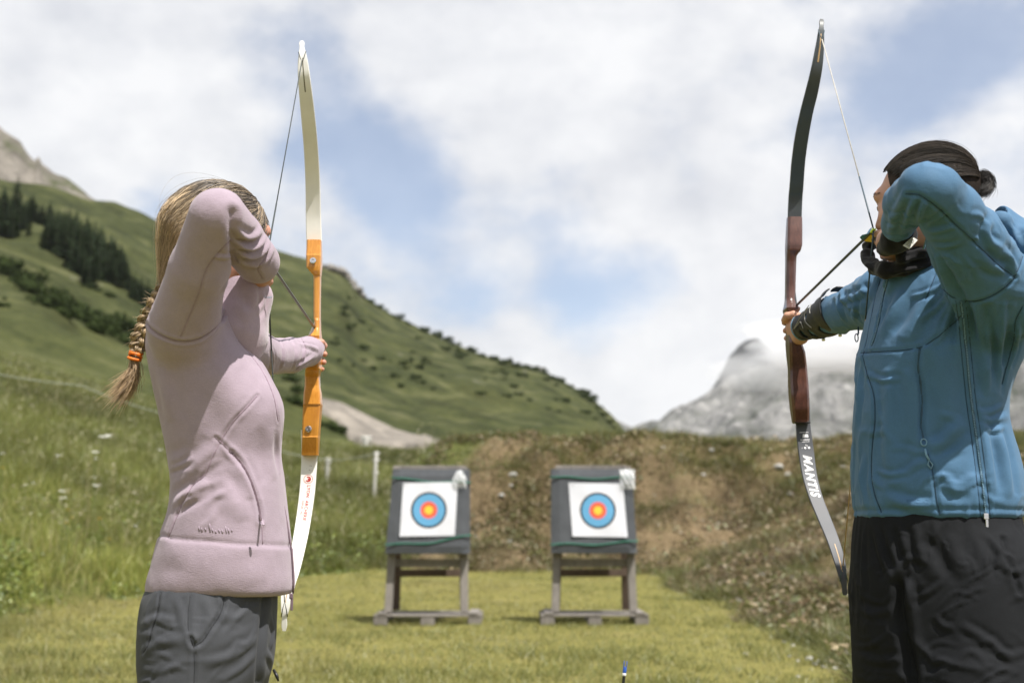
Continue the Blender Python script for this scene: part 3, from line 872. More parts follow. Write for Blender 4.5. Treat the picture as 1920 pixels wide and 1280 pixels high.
# --- grey scree bank at the foot of the slope
def scree():
    poly = np.array([(596, 748), (640, 757), (690, 780), (745, 806), (800, 822), (842, 842), (856, 860), (800, 868), (735, 862), (690, 856), (655, 826), (630, 790), (600, 775)], float)
    top = poly[:7]; bot = np.vstack([poly[12], poly[11], poly[10], poly[9], poly[8], poly[7], poly[6]])
    nu, nv = 46, 14; pix = []; lift = []
    for i in range(nu):
        t = i / (nu - 1) * 6
        a = np.array([np.interp(t, range(7), top[:, 0]), np.interp(t, range(7), top[:, 1])])
        b = np.array([np.interp(t, range(7), bot[:, 0]), np.interp(t, range(7), bot[:, 1])])
        for j in range(nv):
            pix.append(a + (b - a) * j / (nv - 1)); lift.append(.6 if 0 < j < nv - 1 and 0 < i < nu - 1 else -.4)
    V = hill_points(pix); V[:, 2] += np.array(lift)
    return np_mesh('scree', np.array(V), grid_faces(nv, nu), [simple('scree_gravel', (.20, .178, .150), .95, .5, .25, .9, 1.2, .8)], True)
scr = obj('scree', scree())
tag(scr, 'pale grey gravel scree at the foot of the green slope', 'scree', kind='structure')

# --- pale stones on the bank and at its foot
M_STONE = simple('pale_stone', (.46, .45, .42), .9, .25, 14, .6, 40, .01)
def stone_mesh(seed):
    rg = np.random.default_rng(seed); bm = bmesh.new(); bmesh.ops.create_icosphere(bm, subdivisions=2, radius=1)
    V = np.array([v.co[:] for v in bm.verts])
    n = fbm(V, 1.1, 3, seed) * .5
    for v, q in zip(bm.verts, n): v.co *= (1 + q)
    for v in bm.verts: v.co.z *= .6
    me = bpy.data.meshes.new('stone'); bm.to_mesh(me); bm.free(); me.materials.append(M_STONE)
    me.polygons.foreach_set('use_smooth', [False] * len(me.polygons)); return me
stones = [stone_mesh(k) for k in (3, 4, 5)]
def on_ground(px, py):
    d = ray(px, py); t = np.arange(6.0, 60, .05); P = CAM + d * t[:, None]
    hit = P[:, 2] <= ground_z(P[:, 0], P[:, 1])
    return P[hit.argmax()] if hit.any() else CAM + d * 40
def stone(px, py, wpx, label, k, group='pale stones on the bank'):
    p = on_ground(px, py); sc = wpx / F_PX * p[1] / 2
    z = float(ground_z(np.array([p[0]]), np.array([p[1]]))[0])
    o = obj('stone', stones[k % 3], None, (p[0], p[1], z + sc * .1)); o.scale = (sc,) * 3
    o.rotation_euler = (0, 0, RNG.uniform(0, 6)); tag(o, label, 'stone', group)
k = 0
for (px, py, w) in [(1518, 1236, 17), (1560, 1237, 22), (1577, 1247, 15), (1552, 1243, 18), (1590, 1250, 14), (1535, 1240, 10), (1600, 1244, 12), (1545, 1252, 12), (1567, 1254, 12), (1586, 1262, 10), (1529, 1246, 12)]:
    stone(px, py, w, 'white stone in the cluster beside the black shorts', k); k += 1
for (px, py, w) in [(1491, 1174, 11), (1487, 1211, 10), (1398, 1226, 9), (1420, 1173, 10), (1496, 1240, 8), (1588, 1216, 9), (1480, 1231, 8), (1516, 1218, 8), (1470, 1204, 8), (1490, 1187, 8), (1600, 1222, 8), (1497, 1268, 8)]:
    stone(px, py, w, 'small pale stone lying along the lower edge of the bank', k); k += 1
for (px, py, w) in [(1460, 880, 18), (1478, 893, 12), (1482, 928, 12), (961, 892, 15), (940, 935, 12), (957, 1017, 12), (958, 918, 9), (1335, 846, 11), (1580, 876, 10), (1243, 841, 10), (1318, 893, 10), (1330, 1068, 9)]:
    stone(px, py, w, 'pale stone showing through growth high on the bank', k); k += 1

# --- rocks breaking the skyline of the ridge
M_ROCK = simple('ridge_rock', (.17, .16, .145), .95, .35, .6, .8, 2.0, .3)
rock_meshes = []
for q in (8, 9):
    me = stone_mesh(q + 20).copy(); me.materials.clear(); me.materials.append(M_ROCK); rock_meshes.append(me)
for i, (px, py, w) in enumerate([(618, 506, 26), (634, 512, 30), (648, 520, 26), (658, 532, 24), (668, 546, 26), (676, 556, 20), (1012, 694, 12), (600, 500, 18)]):
    p = hill_point(px, py); sc = w / F_PX * math.hypot(p[0], p[1]) / 2
    o = obj('rock', rock_meshes[i % 2], None, (p[0], p[1], p[2] + sc * .1)); o.scale = (sc, sc, sc * 1.2); o.rotation_euler = (0, 0, i * 1.3)
    tag(o, 'grey rock outcrop on the skyline right of the orange riser', 'rock', 'rocks on the ridge')

# --- flowers in the meadow
M_PETAL_W = simple('white_petals', (.78, .78, .72), .8, .08, 40)
M_PETAL_Y = simple('yellow_petals', (.75, .45, .02), .7, .12, 40)
M_STEM = simple('flower_stem', (.10, .13, .035), .8, .2, 30)
def flower(px, py, Y, wpx, yellow, label):
    h0 = Q(px, py, Y); g = float(ground_z(np.array([h0[0]]), np.array([h0[1]]))[0])
    rr = wpx / F_PX * Y / 2 * .75
    if h0[2] < g + .12: h0[2] = g + .12
    o = empty('meadow_flower', (h0[0], h0[1], g))
    m = MB(); m.tube([(h0[0], h0[1], g - .02), (h0[0] + .01, h0[1], (g + h0[2]) / 2), (h0[0], h0[1], h0[2] - .002)], .004, 5)
    m.build('stem', M_STEM, o)
    m = MB(); rg = random.Random(int(px * 7 + py))
    for q in range(9 if not yellow else 7):
        a = q * 2.4; d = rr * math.sqrt(q / 9.0)
        if yellow:
            aa = q * 2 * math.pi / 7; dv = np.array([math.cos(aa), math.sin(aa), .25])
            m.box(h0 + dv * rr * .55, (rr * 1.0, rr * .5, rr * .12), rot_from((-.2 * math.cos(aa), -.2 * math.sin(aa), 1), dv), .001)
        else:
            m.lathe([(.0005, -rr * .10), (rr * .34, 0), (rr * .25, rr * .12), (.0005, rr * .16)], 7, h0 + np.array([d * math.cos(a), d * math.sin(a), rg.uniform(-.1, .1) * rr]))
    m.build('flower_head', M_PETAL_Y if yellow else M_PETAL_W, o)
    tag(o, label, 'flower', 'yellow meadow flowers' if yellow else 'white meadow flowers')
for (px, py, Y, w) in [(195, 819, 24, 26), (202, 816, 24, 16), (178, 847, 22, 16), (179, 859, 22, 9), (180, 910, 20, 14), (115, 920, 18.5, 12), (119, 933, 18.5, 14), (4, 850, 21, 11), (108, 854, 22, 10), (300, 843, 25, 10), (254, 985, 21, 9), (176, 894, 20, 8), (48, 908, 19, 8), (62, 905, 19, 8)]:
    flower(px, py, Y, w, False, 'white umbel flower standing in the meadow left of the woman')
for (px, py, Y, w) in [(5, 877, 20, 9), (127, 956, 18, 9), (135, 971, 18, 8), (124, 980, 18, 9), (187, 972, 19, 11), (205, 1010, 19.5, 8), (193, 1120, 19, 7)]:
    flower(px, py, Y, w, True, 'yellow flower standing in the meadow left of the woman')

# --- electric fence: posts and tape
M_POST = simple('fence_post_plastic', (.50, .49, .45), .5, .1, 20)
def fence_post(base, top, w, label):
    m = MB(); b = np.array(base); t = np.array(top)
    m.tube([b - np.array([0, 0, .1]), b + (t - b) * .5, t - (t - b) * .02, t], [w * .5, w * .5, w * .5, w * .3], 8)
    o = m.build('fence_post', M_POST, None, True, 40)
    c = MB()
    for f in (.55, .82, .97):
        q = b + (t - b) * f; c.tube([q + np.array([-w, 0, 0]), q + np.array([w * 1.1, 0, 0])], w * .28, 6)
    cc = c.build('insulator', M_POST, None, True); keep_world(cc, o)
    tag(o, label, 'fence post', 'white fence posts'); return o
posts = []
for (px, pt, pb, Y, lean, lab) in [(701, 846, 930, 34, 5, 'tallest white fence post, just left of the left target'), (612, 858, 920, 36, 3, 'white fence post right beside the lower white bow limb'), ]:
    b = Q(px, pb, Y); g = float(ground_z(np.array([b[0]]), np.array([b[1]]))[0]); b[2] = g
    t = Q(px + lean, pt, Y); posts.append((b, t)); fence_post(b, t, .085, lab)
for (px, pt, pb, lab) in [(686, 818, 860, 'white fence post in front of the grey scree'), (757, 848, 872, 'short pale fence post at the lower edge of the scree'), (836, 826, 862, 'white fence post at the right end of the scree')]:
    b = hill_point(px, pb); t = Q(px, pt, b[1]); fence_post(b, t, .18, lab)
# posts further left carry the tape, hidden behind the woman or out of the picture
tl = [Q(-60, 690, 31), Q(150, 722, 32), Q(330, 782, 33.5), Q(480, 832, 35)]
for i, q in enumerate((tl[0], tl[3])):
    g = float(ground_z(np.array([q[0]]), np.array([q[1]]))[0])
    fence_post((q[0], q[1], g), (q[0], q[1], q[2] + .05), .06, 'white fence post hidden behind the woman' if i else 'white fence post beyond the left edge of the picture')
pts = tl + [Q(612, 862, 36), Q(704, 850, 34)]
m = MB(); P_ = []
for a, b in zip(pts[:-1], pts[1:]):
    for t in np.linspace(0, 1, 7)[:-1]:
        q = a + (b - a) * t; q = q - np.array([0, 0, .05 * 4 * t * (1 - t)]); P_.append(q)
P_.append(pts[-1]); m.tube(P_, .010, 5)
tape = m.build('fence_tape', simple('fence_tape', (.32, .34, .28), .8, .15, 30), None, True)
tag(tape, 'pale fence tape sagging across the meadow behind the woman', 'fence tape')
# ================================================================== TARGETS
def boss_material():
    t = NT('layered_grey_foam'); v = t.coord('Object'); w = t.n('ShaderNodeTexWave'); w.bands_direction = 'Z'
    w.inputs['Scale'].default_value = 9.0; w.inputs['Distortion'].default_value = .6; w.inputs['Detail'].default_value = 2
    t.L(v, w.inputs[0]); n = t.noise(v, 5, 5, .6); n2 = t.noise(v, 60, 3, .6)
    c = t.ramp(n, [(.3, (.050, .055, .063)), (.7, (.082, .088, .099))])
    c = t.mix(.25, c, t.ramp(w.outputs[1], [(.1, (.032, .036, .042)), (.4, (.078, .084, .095))]))
    t.bsdf(c, .9, t.bump(t.math('ADD', w.outputs[1], n2), .35, .004)); return t.m
def weathered_wood(name, dark, light):
    t = NT(name); v = t.coord('Object', (3, 3, 3)); vg = t.coord('Object', (14, 14, 1.2)); n = t.noise(vg, 4, 6, .65, .6); n2 = t.noise(v, 2, 4, .6)
    c = t.mix(.4, t.ramp(n, [(.3, dark), (.7, light)]), t.ramp(n2, [(.3, dark), (.7, light)]))
    t.bsdf(c, .9, t.bump(n, .5, .004)); return t.m
M_BOSS = boss_material()
M_WOOD = weathered_wood('weathered_grey_wood', (.11, .10, .09), (.27, .245, .22))
M_WOODB = weathered_wood('brown_wood', (.055, .038, .026), (.13, .09, .065))
M_PAPER = simple('target_paper', (.60, .61, .66), .85, .04, 8, .12, 14, .006)
M_INK = {k: simple('ink_' + k, c, .8, .06, 20) for k, c in dict(black=(.012, .014, .016), blue=(.10, .31, .52), red=(.70, .07, .05), yellow=(.85, .50, .04)).items()}
M_TWINE = simple('green_twine', (.02, .15, .10), .7, .15, 60)
def film_material():
    t = NT('clear_plastic_bag'); v = t.coord('Object'); n = t.noise(v, 18, 4, .6, .8)
    g = t.n('ShaderNodeBsdfPrincipled'); g.inputs['Base Color'].default_value = (.9, .92, .95, 1); g.inputs['Roughness'].default_value = .12
    t.L(t.bump(n, 1.0, .03), g.inputs['Normal'])
    tr = t.n('ShaderNodeBsdfTransparent'); mx = t.n('ShaderNodeMixShader'); mx.inputs[0].default_value = .38
    t.L(tr.outputs[0], mx.inputs[1]); t.L(g.outputs[0], mx.inputs[2]); t.L(mx.outputs[0], t.out.inputs[0]); return t.m
M_FILM = film_material()

def target(cx, Y, kind, label):
    """stand built from pixel measures of the photo at distance Y; local frame: x right, y away, z up"""
    sc = 1.0
    root = empty('archery_target', (cx, Y, float(ground_z(np.array([cx]), np.array([Y]))[0])))
    base = np.array(root.location)
    def W(x, y, z): return base + np.array([x, y, z])
    left = kind == 'L'
    # pallet base: blocks and deck boards
    bw = 1.17
    for x in (-bw / 2 + .075, 0.0, bw / 2 - .075):
        m = MB(); m.box(W(x, .02, .045), (.15, .12, .09), None, .006); m.build('block', M_WOOD, root)
        m = MB(); m.box(W(x, .62, .045), (.15, .12, .09), None, .006); m.build('block', M_WOOD, root)
    for i, y in enumerate((.02, .30, .62)):
        m = MB(); m.box(W(0, y, .105), (bw, .13, .026), None, .004); m.build('deck_board', M_WOOD, root)
    for x in (-bw / 2 + .09, bw / 2 - .09):
        m = MB(); m.box(W(x, .32, .128), (.10, .74, .02), None, .004); m.build('runner', M_WOOD, root)
    tilt = .13                       # lean of the front legs per metre
    def fy(z): return .04 + tilt * z
    topz = 1.72
    lx0, lx1 = (-.435, .395) if left else (-.425, .425)
    for sx, xo, xt in ((-1, lx0, lx0 + .055), (1, lx1, lx1 - .03)):
        for z0, z1, y0, y1, mt, nm in ((.13, topz, fy(.13), fy(topz) + .02, M_WOOD, 'front_leg'), (.13, 1.60, .66, .36, M_WOODB, 'rear_leg')):
            a = W(xo if nm == 'front_leg' else xo * .93, y0, z0); b = W(xt if nm == 'front_leg' else xt * .93, y1, z1)
            d = b - a; m = MB(); m.box((a + b) / 2, (.085, .06, np.linalg.norm(d)), rot_from(d, (1, 0, 0)), .006); m.build(nm, mt, root)
    m = MB(); m.box(W(0, fy(.66) + .055, .66), (.86, .035, .085), None, .005); m.build('crossbar', M_WOOD, root)
    m = MB(); m.box(W(0, .53, .54), (.80, .04, .08), None, .005); m.build('crossbar', M_WOODB, root)
    m = MB(); m.box(W(-.02 if left else 0, fy(1.72) + .05, 1.700), (.80, .05, .07), None, .005); m.build('top_board', M_WOOD, root)
    # foam boss, leaning with the legs
    z0, z1 = .765, 1.685
    th = .17
    bl0, br0, bl1, br1 = (-.465, .455, -.405, .445) if left else (-.468, .470, -.462, .430)
    nz_, nx_ = 12, 10
    V = []
    for face in (0, 1):
        for i in range(nz_ + 1):
            t = i / nz_; z = z0 + (z1 - z0) * t
            for j in range(nx_ + 1):
                u = j / nx_; x = (bl0 + (bl1 - bl0) * t) * (1 - u) + (br0 + (br1 - br0) * t) * u
                rim = min(t, 1 - t, u, 1 - u) * 10
                rd = .022 * max(0, 1 - rim) ** 2
                y = fy(z) - .045 - (th - rd if face == 0 else -.004)
                V.append(W(x, y, z))
    V = np.array(V); nrow = nx_ + 1; nper = nrow * (nz_ + 1)
    V += .004 * np.stack([vnoise(V, 5, 1), vnoise(V, 5, 2), vnoise(V, 5, 3)], 1)
    f0 = grid_faces(nrow, nz_ + 1); F = [f0, (f0 + nper)[:, ::-1]]
    ring = [(0, j) for j in range(nrow)] + [(i, nx_) for i in range(1, nz_ + 1)] + [(nz_, j) for j in range(nx_ - 1, -1, -1)] + [(i, 0) for i in range(nz_ - 1, 0, -1)]
    ri = np.array([i * nrow + j for i, j in ring]); rn = np.roll(ri, -1)
    F.append(np.stack([ri, ri + nper, rn + nper, rn], 1))
    bo = obj('boss', np_mesh('boss', V, np.concatenate(F), [M_BOSS], False)); keep_world(bo, root)
    yf = lambda z: fy(z) - .045 - th
    # green twine round the boss
    for zz, dz in ((1.59, (-.06 if left else -.01)), (.86, (.10 if left else .03))):
        P_ = []
        for u in np.linspace(0, 1, 13):
            tt = (zz - z0) / (z1 - z0); x = (bl0 + (bl1 - bl0) * tt) * (1 - u) + (br0 + (br1 - br0) * tt) * u
            z = zz + dz * (u * u if zz < 1.2 else u ** .6) + .012 * math.sin(u * 9)
            P_.append(W(x, yf(z) - .008, z))
        back = [P_[-1] + np.array([.008, .02, 0]), P_[-1] + np.array([.008, th, 0]), P_[0] + np.array([-.008, th, 0]), P_[0] + np.array([-.008, .02, 0])]
        m = MB(); m.tube(P_ + back, .008, 6, closed=True); m.build('twine', M_TWINE, root, True)
    # paper face
    cxp, czp = (.002, 1.245) if left else (.045, 1.235)
    s = .60; rot = .03 if left else -.035; shear = .04 if left else -.06
    n = 14; V = []
    for i in range(n + 1):
        for j in range(n + 1):
            u, v = j / n - .5, i / n - .5
            x = cxp + s * (u + shear * v) ; z = czp + s * .97 * (v + rot * u * .5)
            cur = .006 * (abs(u) * 2) ** 6 * (abs(v) * 2) ** 6 + .0035 * math.sin(u * 7 + v * 4 + cx)
            V.append(W(x, yf(z) - .010 - cur - .004, z))
    pf = np_mesh('target_face', np.array(V), grid_faces(n + 1, n + 1), [M_PAPER], False)
    face = obj('target_face', pf); keep_world(face, root)
    so = face.modifiers.new('thickness', 'SOLIDIFY'); so.thickness = .001; so.offset = 1
    rc = (.0 , 1.235) if left else (.040, 1.228)
    def rad_ring(r0, r1, off, mat, nm):
        m = MB(); N = 56; vs = []
        for k in range(N):
            a = 2 * math.pi * k / N
            for r in (r0, r1):
                x, z = cxp + r * math.cos(a), rc[1] + r * math.sin(a)
                u, v = (x - cxp) / s, (z - czp) / s
                cur = .0035 * math.sin(u * 7 + v * 4 + cx)
                vs.append(W(x, yf(z) - .0145 - cur - off, z))
        m.add(vs, [(2 * k, 2 * ((k + 1) % N), 2 * ((k + 1) % N) + 1, 2 * k + 1) for k in range(N)])
        o = m.build(nm, mat, None, True); keep_world(o, face)
    R_ = .197
    rad_ring(R_ * .885, R_, .0016, M_INK['black'], 'ring')
    rad_ring(R_ * .47, R_ * .885, .0020, M_INK['blue'], 'ring')
    rad_ring(R_ * .235, R_ * .47, .0024, M_INK['red'], 'ring')
    rad_ring(.0008, R_ * .235, .0028, M_INK['yellow'], 'ring')
    for q in (.352, .115):
        rad_ring(R_ * q - .0015, R_ * q + .0015, .0032, M_INK['black'] if q > .5 else M_PETAL_Y, 'ring_line')
    for dx, dz in ((-.27, .265), (.27, .265), (-.27, -.265), (.27, -.265)):
        m = MB(); z = czp + dz; m.lathe([(.006, 0), (.006, .006), (.003, .010), (.0005, .011)], 8, W(cxp + dx, yf(z) - .012, z), rot_from((0, -1, 0))); m.build('pin', M_INK['black'], root)
    tag(root, label, 'archery target', 'archery targets')
    # plastic bag pinned on the corner: its own thing
    V = []; nb = 16
    bx, bz, w, h = (.335, 1.575, .15, .19) if left else (.375, 1.57, .165, .215)
    for i in range(nb + 1):
        for j in range(nb + 1):
            u, v = j / nb - .5, i / nb - .5
            ww = w * (.35 + .65 * min(1, (0.5 - v) * 2.2)) if left else w
            x = bx + ww * u; z = bz + h * v
            bul = .035 * math.cos(u * math.pi) * math.cos(v * math.pi) + .008 * math.sin(u * 19 + v * 13)
            V.append(W(x, yf(z) - .028 - bul, z))
    V = np.array(V); nv = len(V); V2 = V.copy(); V2[:, 1] = V[:, 1] * .15 + .85 * (V[:, 1].max()) + .008
    f = grid_faces(nb + 1, nb + 1)
    bag = obj('plastic_bag', np_mesh('plastic_bag', np.vstack([V, V2]), np.vstack([f, (f + nv)[:, ::-1]]), [M_FILM], True))
    tag(bag, 'crumpled clear plastic bag pinned to the left target' if left else 'square clear plastic sleeve pinned to the right target', 'plastic bag', 'plastic bags on the targets')
    return root
TY = 14.15
tc1 = Q(802, 1165, TY); tc2 = Q(1115, 1165, TY)
target(tc1[0], TY, 'L', 'grey foam archery target on a weathered wooden stand, the left one')
target(tc2[0], TY, 'R', 'grey foam archery target on a weathered wooden stand, the right one')
# ================================================================== ORGANIC SHAPES: signed distance fields meshed by surface nets
class Shape:
    def __init__(s): s.p = []
    def add(s, fn, lo, hi, k=.02, sub=False):
        s.p.append((fn, np.array(lo, float), np.array(hi, float), k, sub)); return s
    def cone(s, a, b, ra, rb, k=.02, sub=False, flat=None):
        """capsule with two radii; flat=(axis, factor) squashes the section along a world axis"""
        a = np.array(a, np.float32); b = np.array(b, np.float32); ba = b - a; L2 = float(ba @ ba) + 1e-12
        if flat is not None:
            ax = np.array(flat[0], np.float32); ax /= np.linalg.norm(ax); f = flat[1]
        def fn(P):
            q = P - a; t = np.clip(q @ ba / L2, 0, 1)
            w = q - t[:, None] * ba
            if flat is not None:
                c = w @ ax; w = w + np.outer(c * (1 / f - 1), ax)
            return np.sqrt((w * w).sum(1)) - (ra + (rb - ra) * t)
        m = max(ra, rb) * 1.2
        return s.add(fn, np.minimum(a, b) - m, np.maximum(a, b) + m, k, sub)
    def chain(s, pts, radii, k=.02, kk=None):
        for i in range(len(pts) - 1): s.cone(pts[i], pts[i + 1], radii[i], radii[i + 1], k if i == 0 else (kk or k))
        return s
    def ell(s, c, r, R=None, k=.02, sub=False):
        c = np.array(c, np.float32); r = np.array(r, np.float32); RT = None if R is None else np.array(R, np.float32)
        def fn(P):
            q = P - c
            if RT is not None: q = q @ RT
            k0 = np.sqrt(((q / r) ** 2).sum(1)); k1 = np.sqrt(((q / (r * r)) ** 2).sum(1)) + 1e-9
            return k0 * (k0 - 1) / k1
        m = r.max() * 1.1
        return s.add(fn, c - m, c + m, k, sub)
    def loft(s, rows, k=.02, n=2.3, grow=0.0, rot=None):
        """rows: (z, cx, cy, a, b) with a along x, b along y, smooth in z"""
        R_ = np.array(sorted(rows), float); z = R_[:, 0]
        zz = np.linspace(z[0], z[-1], 160)
        out = []
        for j in range(1, 5):
            m = np.gradient(R_[:, j], z)
            i = np.clip(np.searchsorted(z, zz) - 1, 0, len(z) - 2)
            h = z[i + 1] - z[i]; t = (zz - z[i]) / h
            out.append((2 * t**3 - 3 * t**2 + 1) * R_[i, j] + (t**3 - 2 * t**2 + t) * h * m[i] + (-2 * t**3 + 3 * t**2) * R_[i + 1, j] + (t**3 - t**2) * h * m[i + 1])
        cx, cy_, A, B = out; A = np.maximum(A + grow, .004); B = np.maximum(B + grow, .004)
        def fn(P):
            pz = P[:, 2]
            x = np.interp(pz, zz, cx); y = np.interp(pz, zz, cy_); a = np.interp(pz, zz, A); b = np.interp(pz, zz, B)
            q = ((np.abs(P[:, 0] - x) / a) ** n + (np.abs(P[:, 1] - y) / b) ** n) ** (1 / n)
            d = (q - 1) * np.minimum(a, b) * .92
            cap = np.maximum(zz[0] - pz, pz - zz[-1])
            r = .012
            dd = np.maximum(d + r, cap + r)
            both = np.sqrt(np.maximum(d + r, 0) ** 2 + np.maximum(cap + r, 0) ** 2)
            return (np.where((d > -r) & (cap > -r), both, dd) - r).astype(np.float32)
        lo = (min(cx - A), min(cy_ - B), zz[0]); hi = (max(cx + A), max(cy_ + B), zz[-1])
        return s.add(fn, np.array(lo) - .01, np.array(hi) + .01, k)
    def plane_cut(s, c, n_):
        """keep what lies below the plane"""
        c = np.array(c, np.float32); n_ = np.array(n_, np.float32); n_ /= np.linalg.norm(n_)
        s.p.append((lambda P: (P - c) @ n_, np.full(3, -9e9), np.full(3, 9e9), .004, 'cut')); return s
    def ev(s, P, cull=None):
        d = np.full(len(P), 1.0, np.float32)
        for fn, lo, hi, k, sub in s.p:
            if cull is not None and ((lo - .05 > cull[1]).any() or (hi + .05 < cull[0]).any()): continue
            e = fn(P)
            if sub == 'cut': 
                h = np.clip(.5 - .5 * (d - e) / k, 0, 1); d = d + (e - d) * h + k * h * (1 - h)
            elif sub:
                e = -e; h = np.clip(.5 - .5 * (d - e) / k, 0, 1); d = d + (e - d) * h + k * h * (1 - h)
            else:
                h = np.clip(.5 + .5 * (d - e) / k, 0, 1); d = d + (e - d) * h - k * h * (1 - h)
        return d
    def bounds(s):
        ps = [p for p in s.p if not p[4]]
        return np.min([p[1] for p in ps], 0) - .03, np.max([p[2] for p in ps], 0) + .03
    def mesh(s, h, lo=None, hi=None):
        B = 8
        if lo is None: lo, hi = s.bounds()
        nb = np.ceil((hi - lo) / h / B).astype(int)
        n = nb * B
        bi = np.stack(np.meshgrid(*[np.arange(k) for k in nb], indexing='ij'), -1).reshape(-1, 3)
        cen = (lo + (bi * B + (B - 1) / 2) * h).astype(np.float32)
        dc = np.concatenate([s.ev(c) for c in np.array_split(cen, max(1, len(cen) // 200000))])
        keepb = np.abs(dc) < B * h * 1.25
        G = np.repeat(np.repeat(np.repeat(np.where(dc.reshape(nb) < 0, -1, 1).astype(np.float32), B, 0), B, 1), B, 2)
        G4 = G.reshape(nb[0], B, nb[1], B, nb[2], B)
        off = np.stack(np.meshgrid(*[np.arange(B)] * 3, indexing='ij'), -1).reshape(-1, 3)
        kb = bi[keepb]
        for ch in np.array_split(kb, max(1, len(kb) // 60)):
            if len(ch) == 0: continue
            P = (lo + (ch[:, None, :] * B + off[None]) * h).astype(np.float32)
            v = s.ev(P.reshape(-1, 3), (P.min((0, 1)), P.max((0, 1)))).reshape(len(ch), B, B, B)
            for c, q in zip(ch, v): G4[c[0], :, c[1], :, c[2], :] = q
        return nets(G, lo, h)

def nets(G, lo, h):
    ins = G < 0
    nx, ny, nz = G.shape
    cnt = np.zeros((nx - 1, ny - 1, nz - 1), np.uint8)
    for dx in (0, 1):
        for dy in (0, 1):
            for dz in (0, 1): cnt += ins[dx:nx - 1 + dx, dy:ny - 1 + dy, dz:nz - 1 + dz]
    act = np.argwhere((cnt > 0) & (cnt < 8))
    idx = np.full(cnt.shape, -1, np.int32); idx[act[:, 0], act[:, 1], act[:, 2]] = np.arange(len(act))
    acc = np.zeros((len(act), 3)); w = np.zeros(len(act))
    corners = [(a, b, c) for a in (0, 1) for b in (0, 1) for c in (0, 1)]
    val = {c: G[act[:, 0] + c[0], act[:, 1] + c[1], act[:, 2] + c[2]] for c in corners}
    for c in corners:
        for ax in range(3):
            if c[ax]: continue
            d = list(c); d[ax] = 1; d = tuple(d)
            a, b = val[c], val[d]; m = (a < 0) != (b < 0)
            t = np.where(m, a / np.where(m, a - b, 1), 0)
            p = np.zeros((len(act), 3)) + np.array(c); p[:, ax] = t
            acc += p * m[:, None]; w += m
    V = lo + (act + acc / np.maximum(w, 1)[:, None]) * h
    F = []
    for ax in range(3):
        sl0 = [slice(1, -1)] * 3; sl1 = [slice(1, -1)] * 3
        sl0[ax] = slice(0, -1); sl1[ax] = slice(1, None)
        a, b = ins[tuple(sl0)], ins[tuple(sl1)]
        for flip in (False, True):
            e = np.argwhere((a & ~b) if not flip else (~a & b))
            if not len(e): continue
            q = e + 1; q[:, ax] -= 1
            u, v = [k for k in range(3) if k != ax]
            if ax == 1: u, v = v, u
            def cell(du, dv):
                c = q.copy(); c[:, u] -= du; c[:, v] -= dv
                return idx[c[:, 0], c[:, 1], c[:, 2]]
            quad = np.stack([cell(1, 1), cell(0, 1), cell(0, 0), cell(1, 0)], 1)
            F.append(quad[:, ::-1] if flip else quad)
    F = np.concatenate(F)
    F = F[(F >= 0).all(1)]
    return V, F

def relax(V, F, it=2, lam=.5):
    e = np.concatenate([F[:, [0, 1]], F[:, [1, 2]], F[:, [2, 3]], F[:, [3, 0]]])
    for _ in range(it):
        acc = np.zeros_like(V); c = np.zeros(len(V))
        for a, b in ((0, 1), (1, 0)):
            for k in range(3): acc[:, k] += np.bincount(e[:, a], V[e[:, b], k], len(V))
            c += np.bincount(e[:, a], minlength=len(V))
        V = V + lam * (acc / np.maximum(c, 1)[:, None] - V)
    return V

def normals(V, F):
    n = np.cross(V[F[:, 2]] - V[F[:, 0]], V[F[:, 3 if F.shape[1] > 3 else 1]] - V[F[:, 1 if F.shape[1] > 3 else 0]])
    N = np.zeros_like(V)
    for i in range(F.shape[1]):
        for k in range(3): N[:, k] += np.bincount(F[:, i], n[:, k], len(V))
    return N / (np.linalg.norm(N, axis=1)[:, None] + 1e-12)

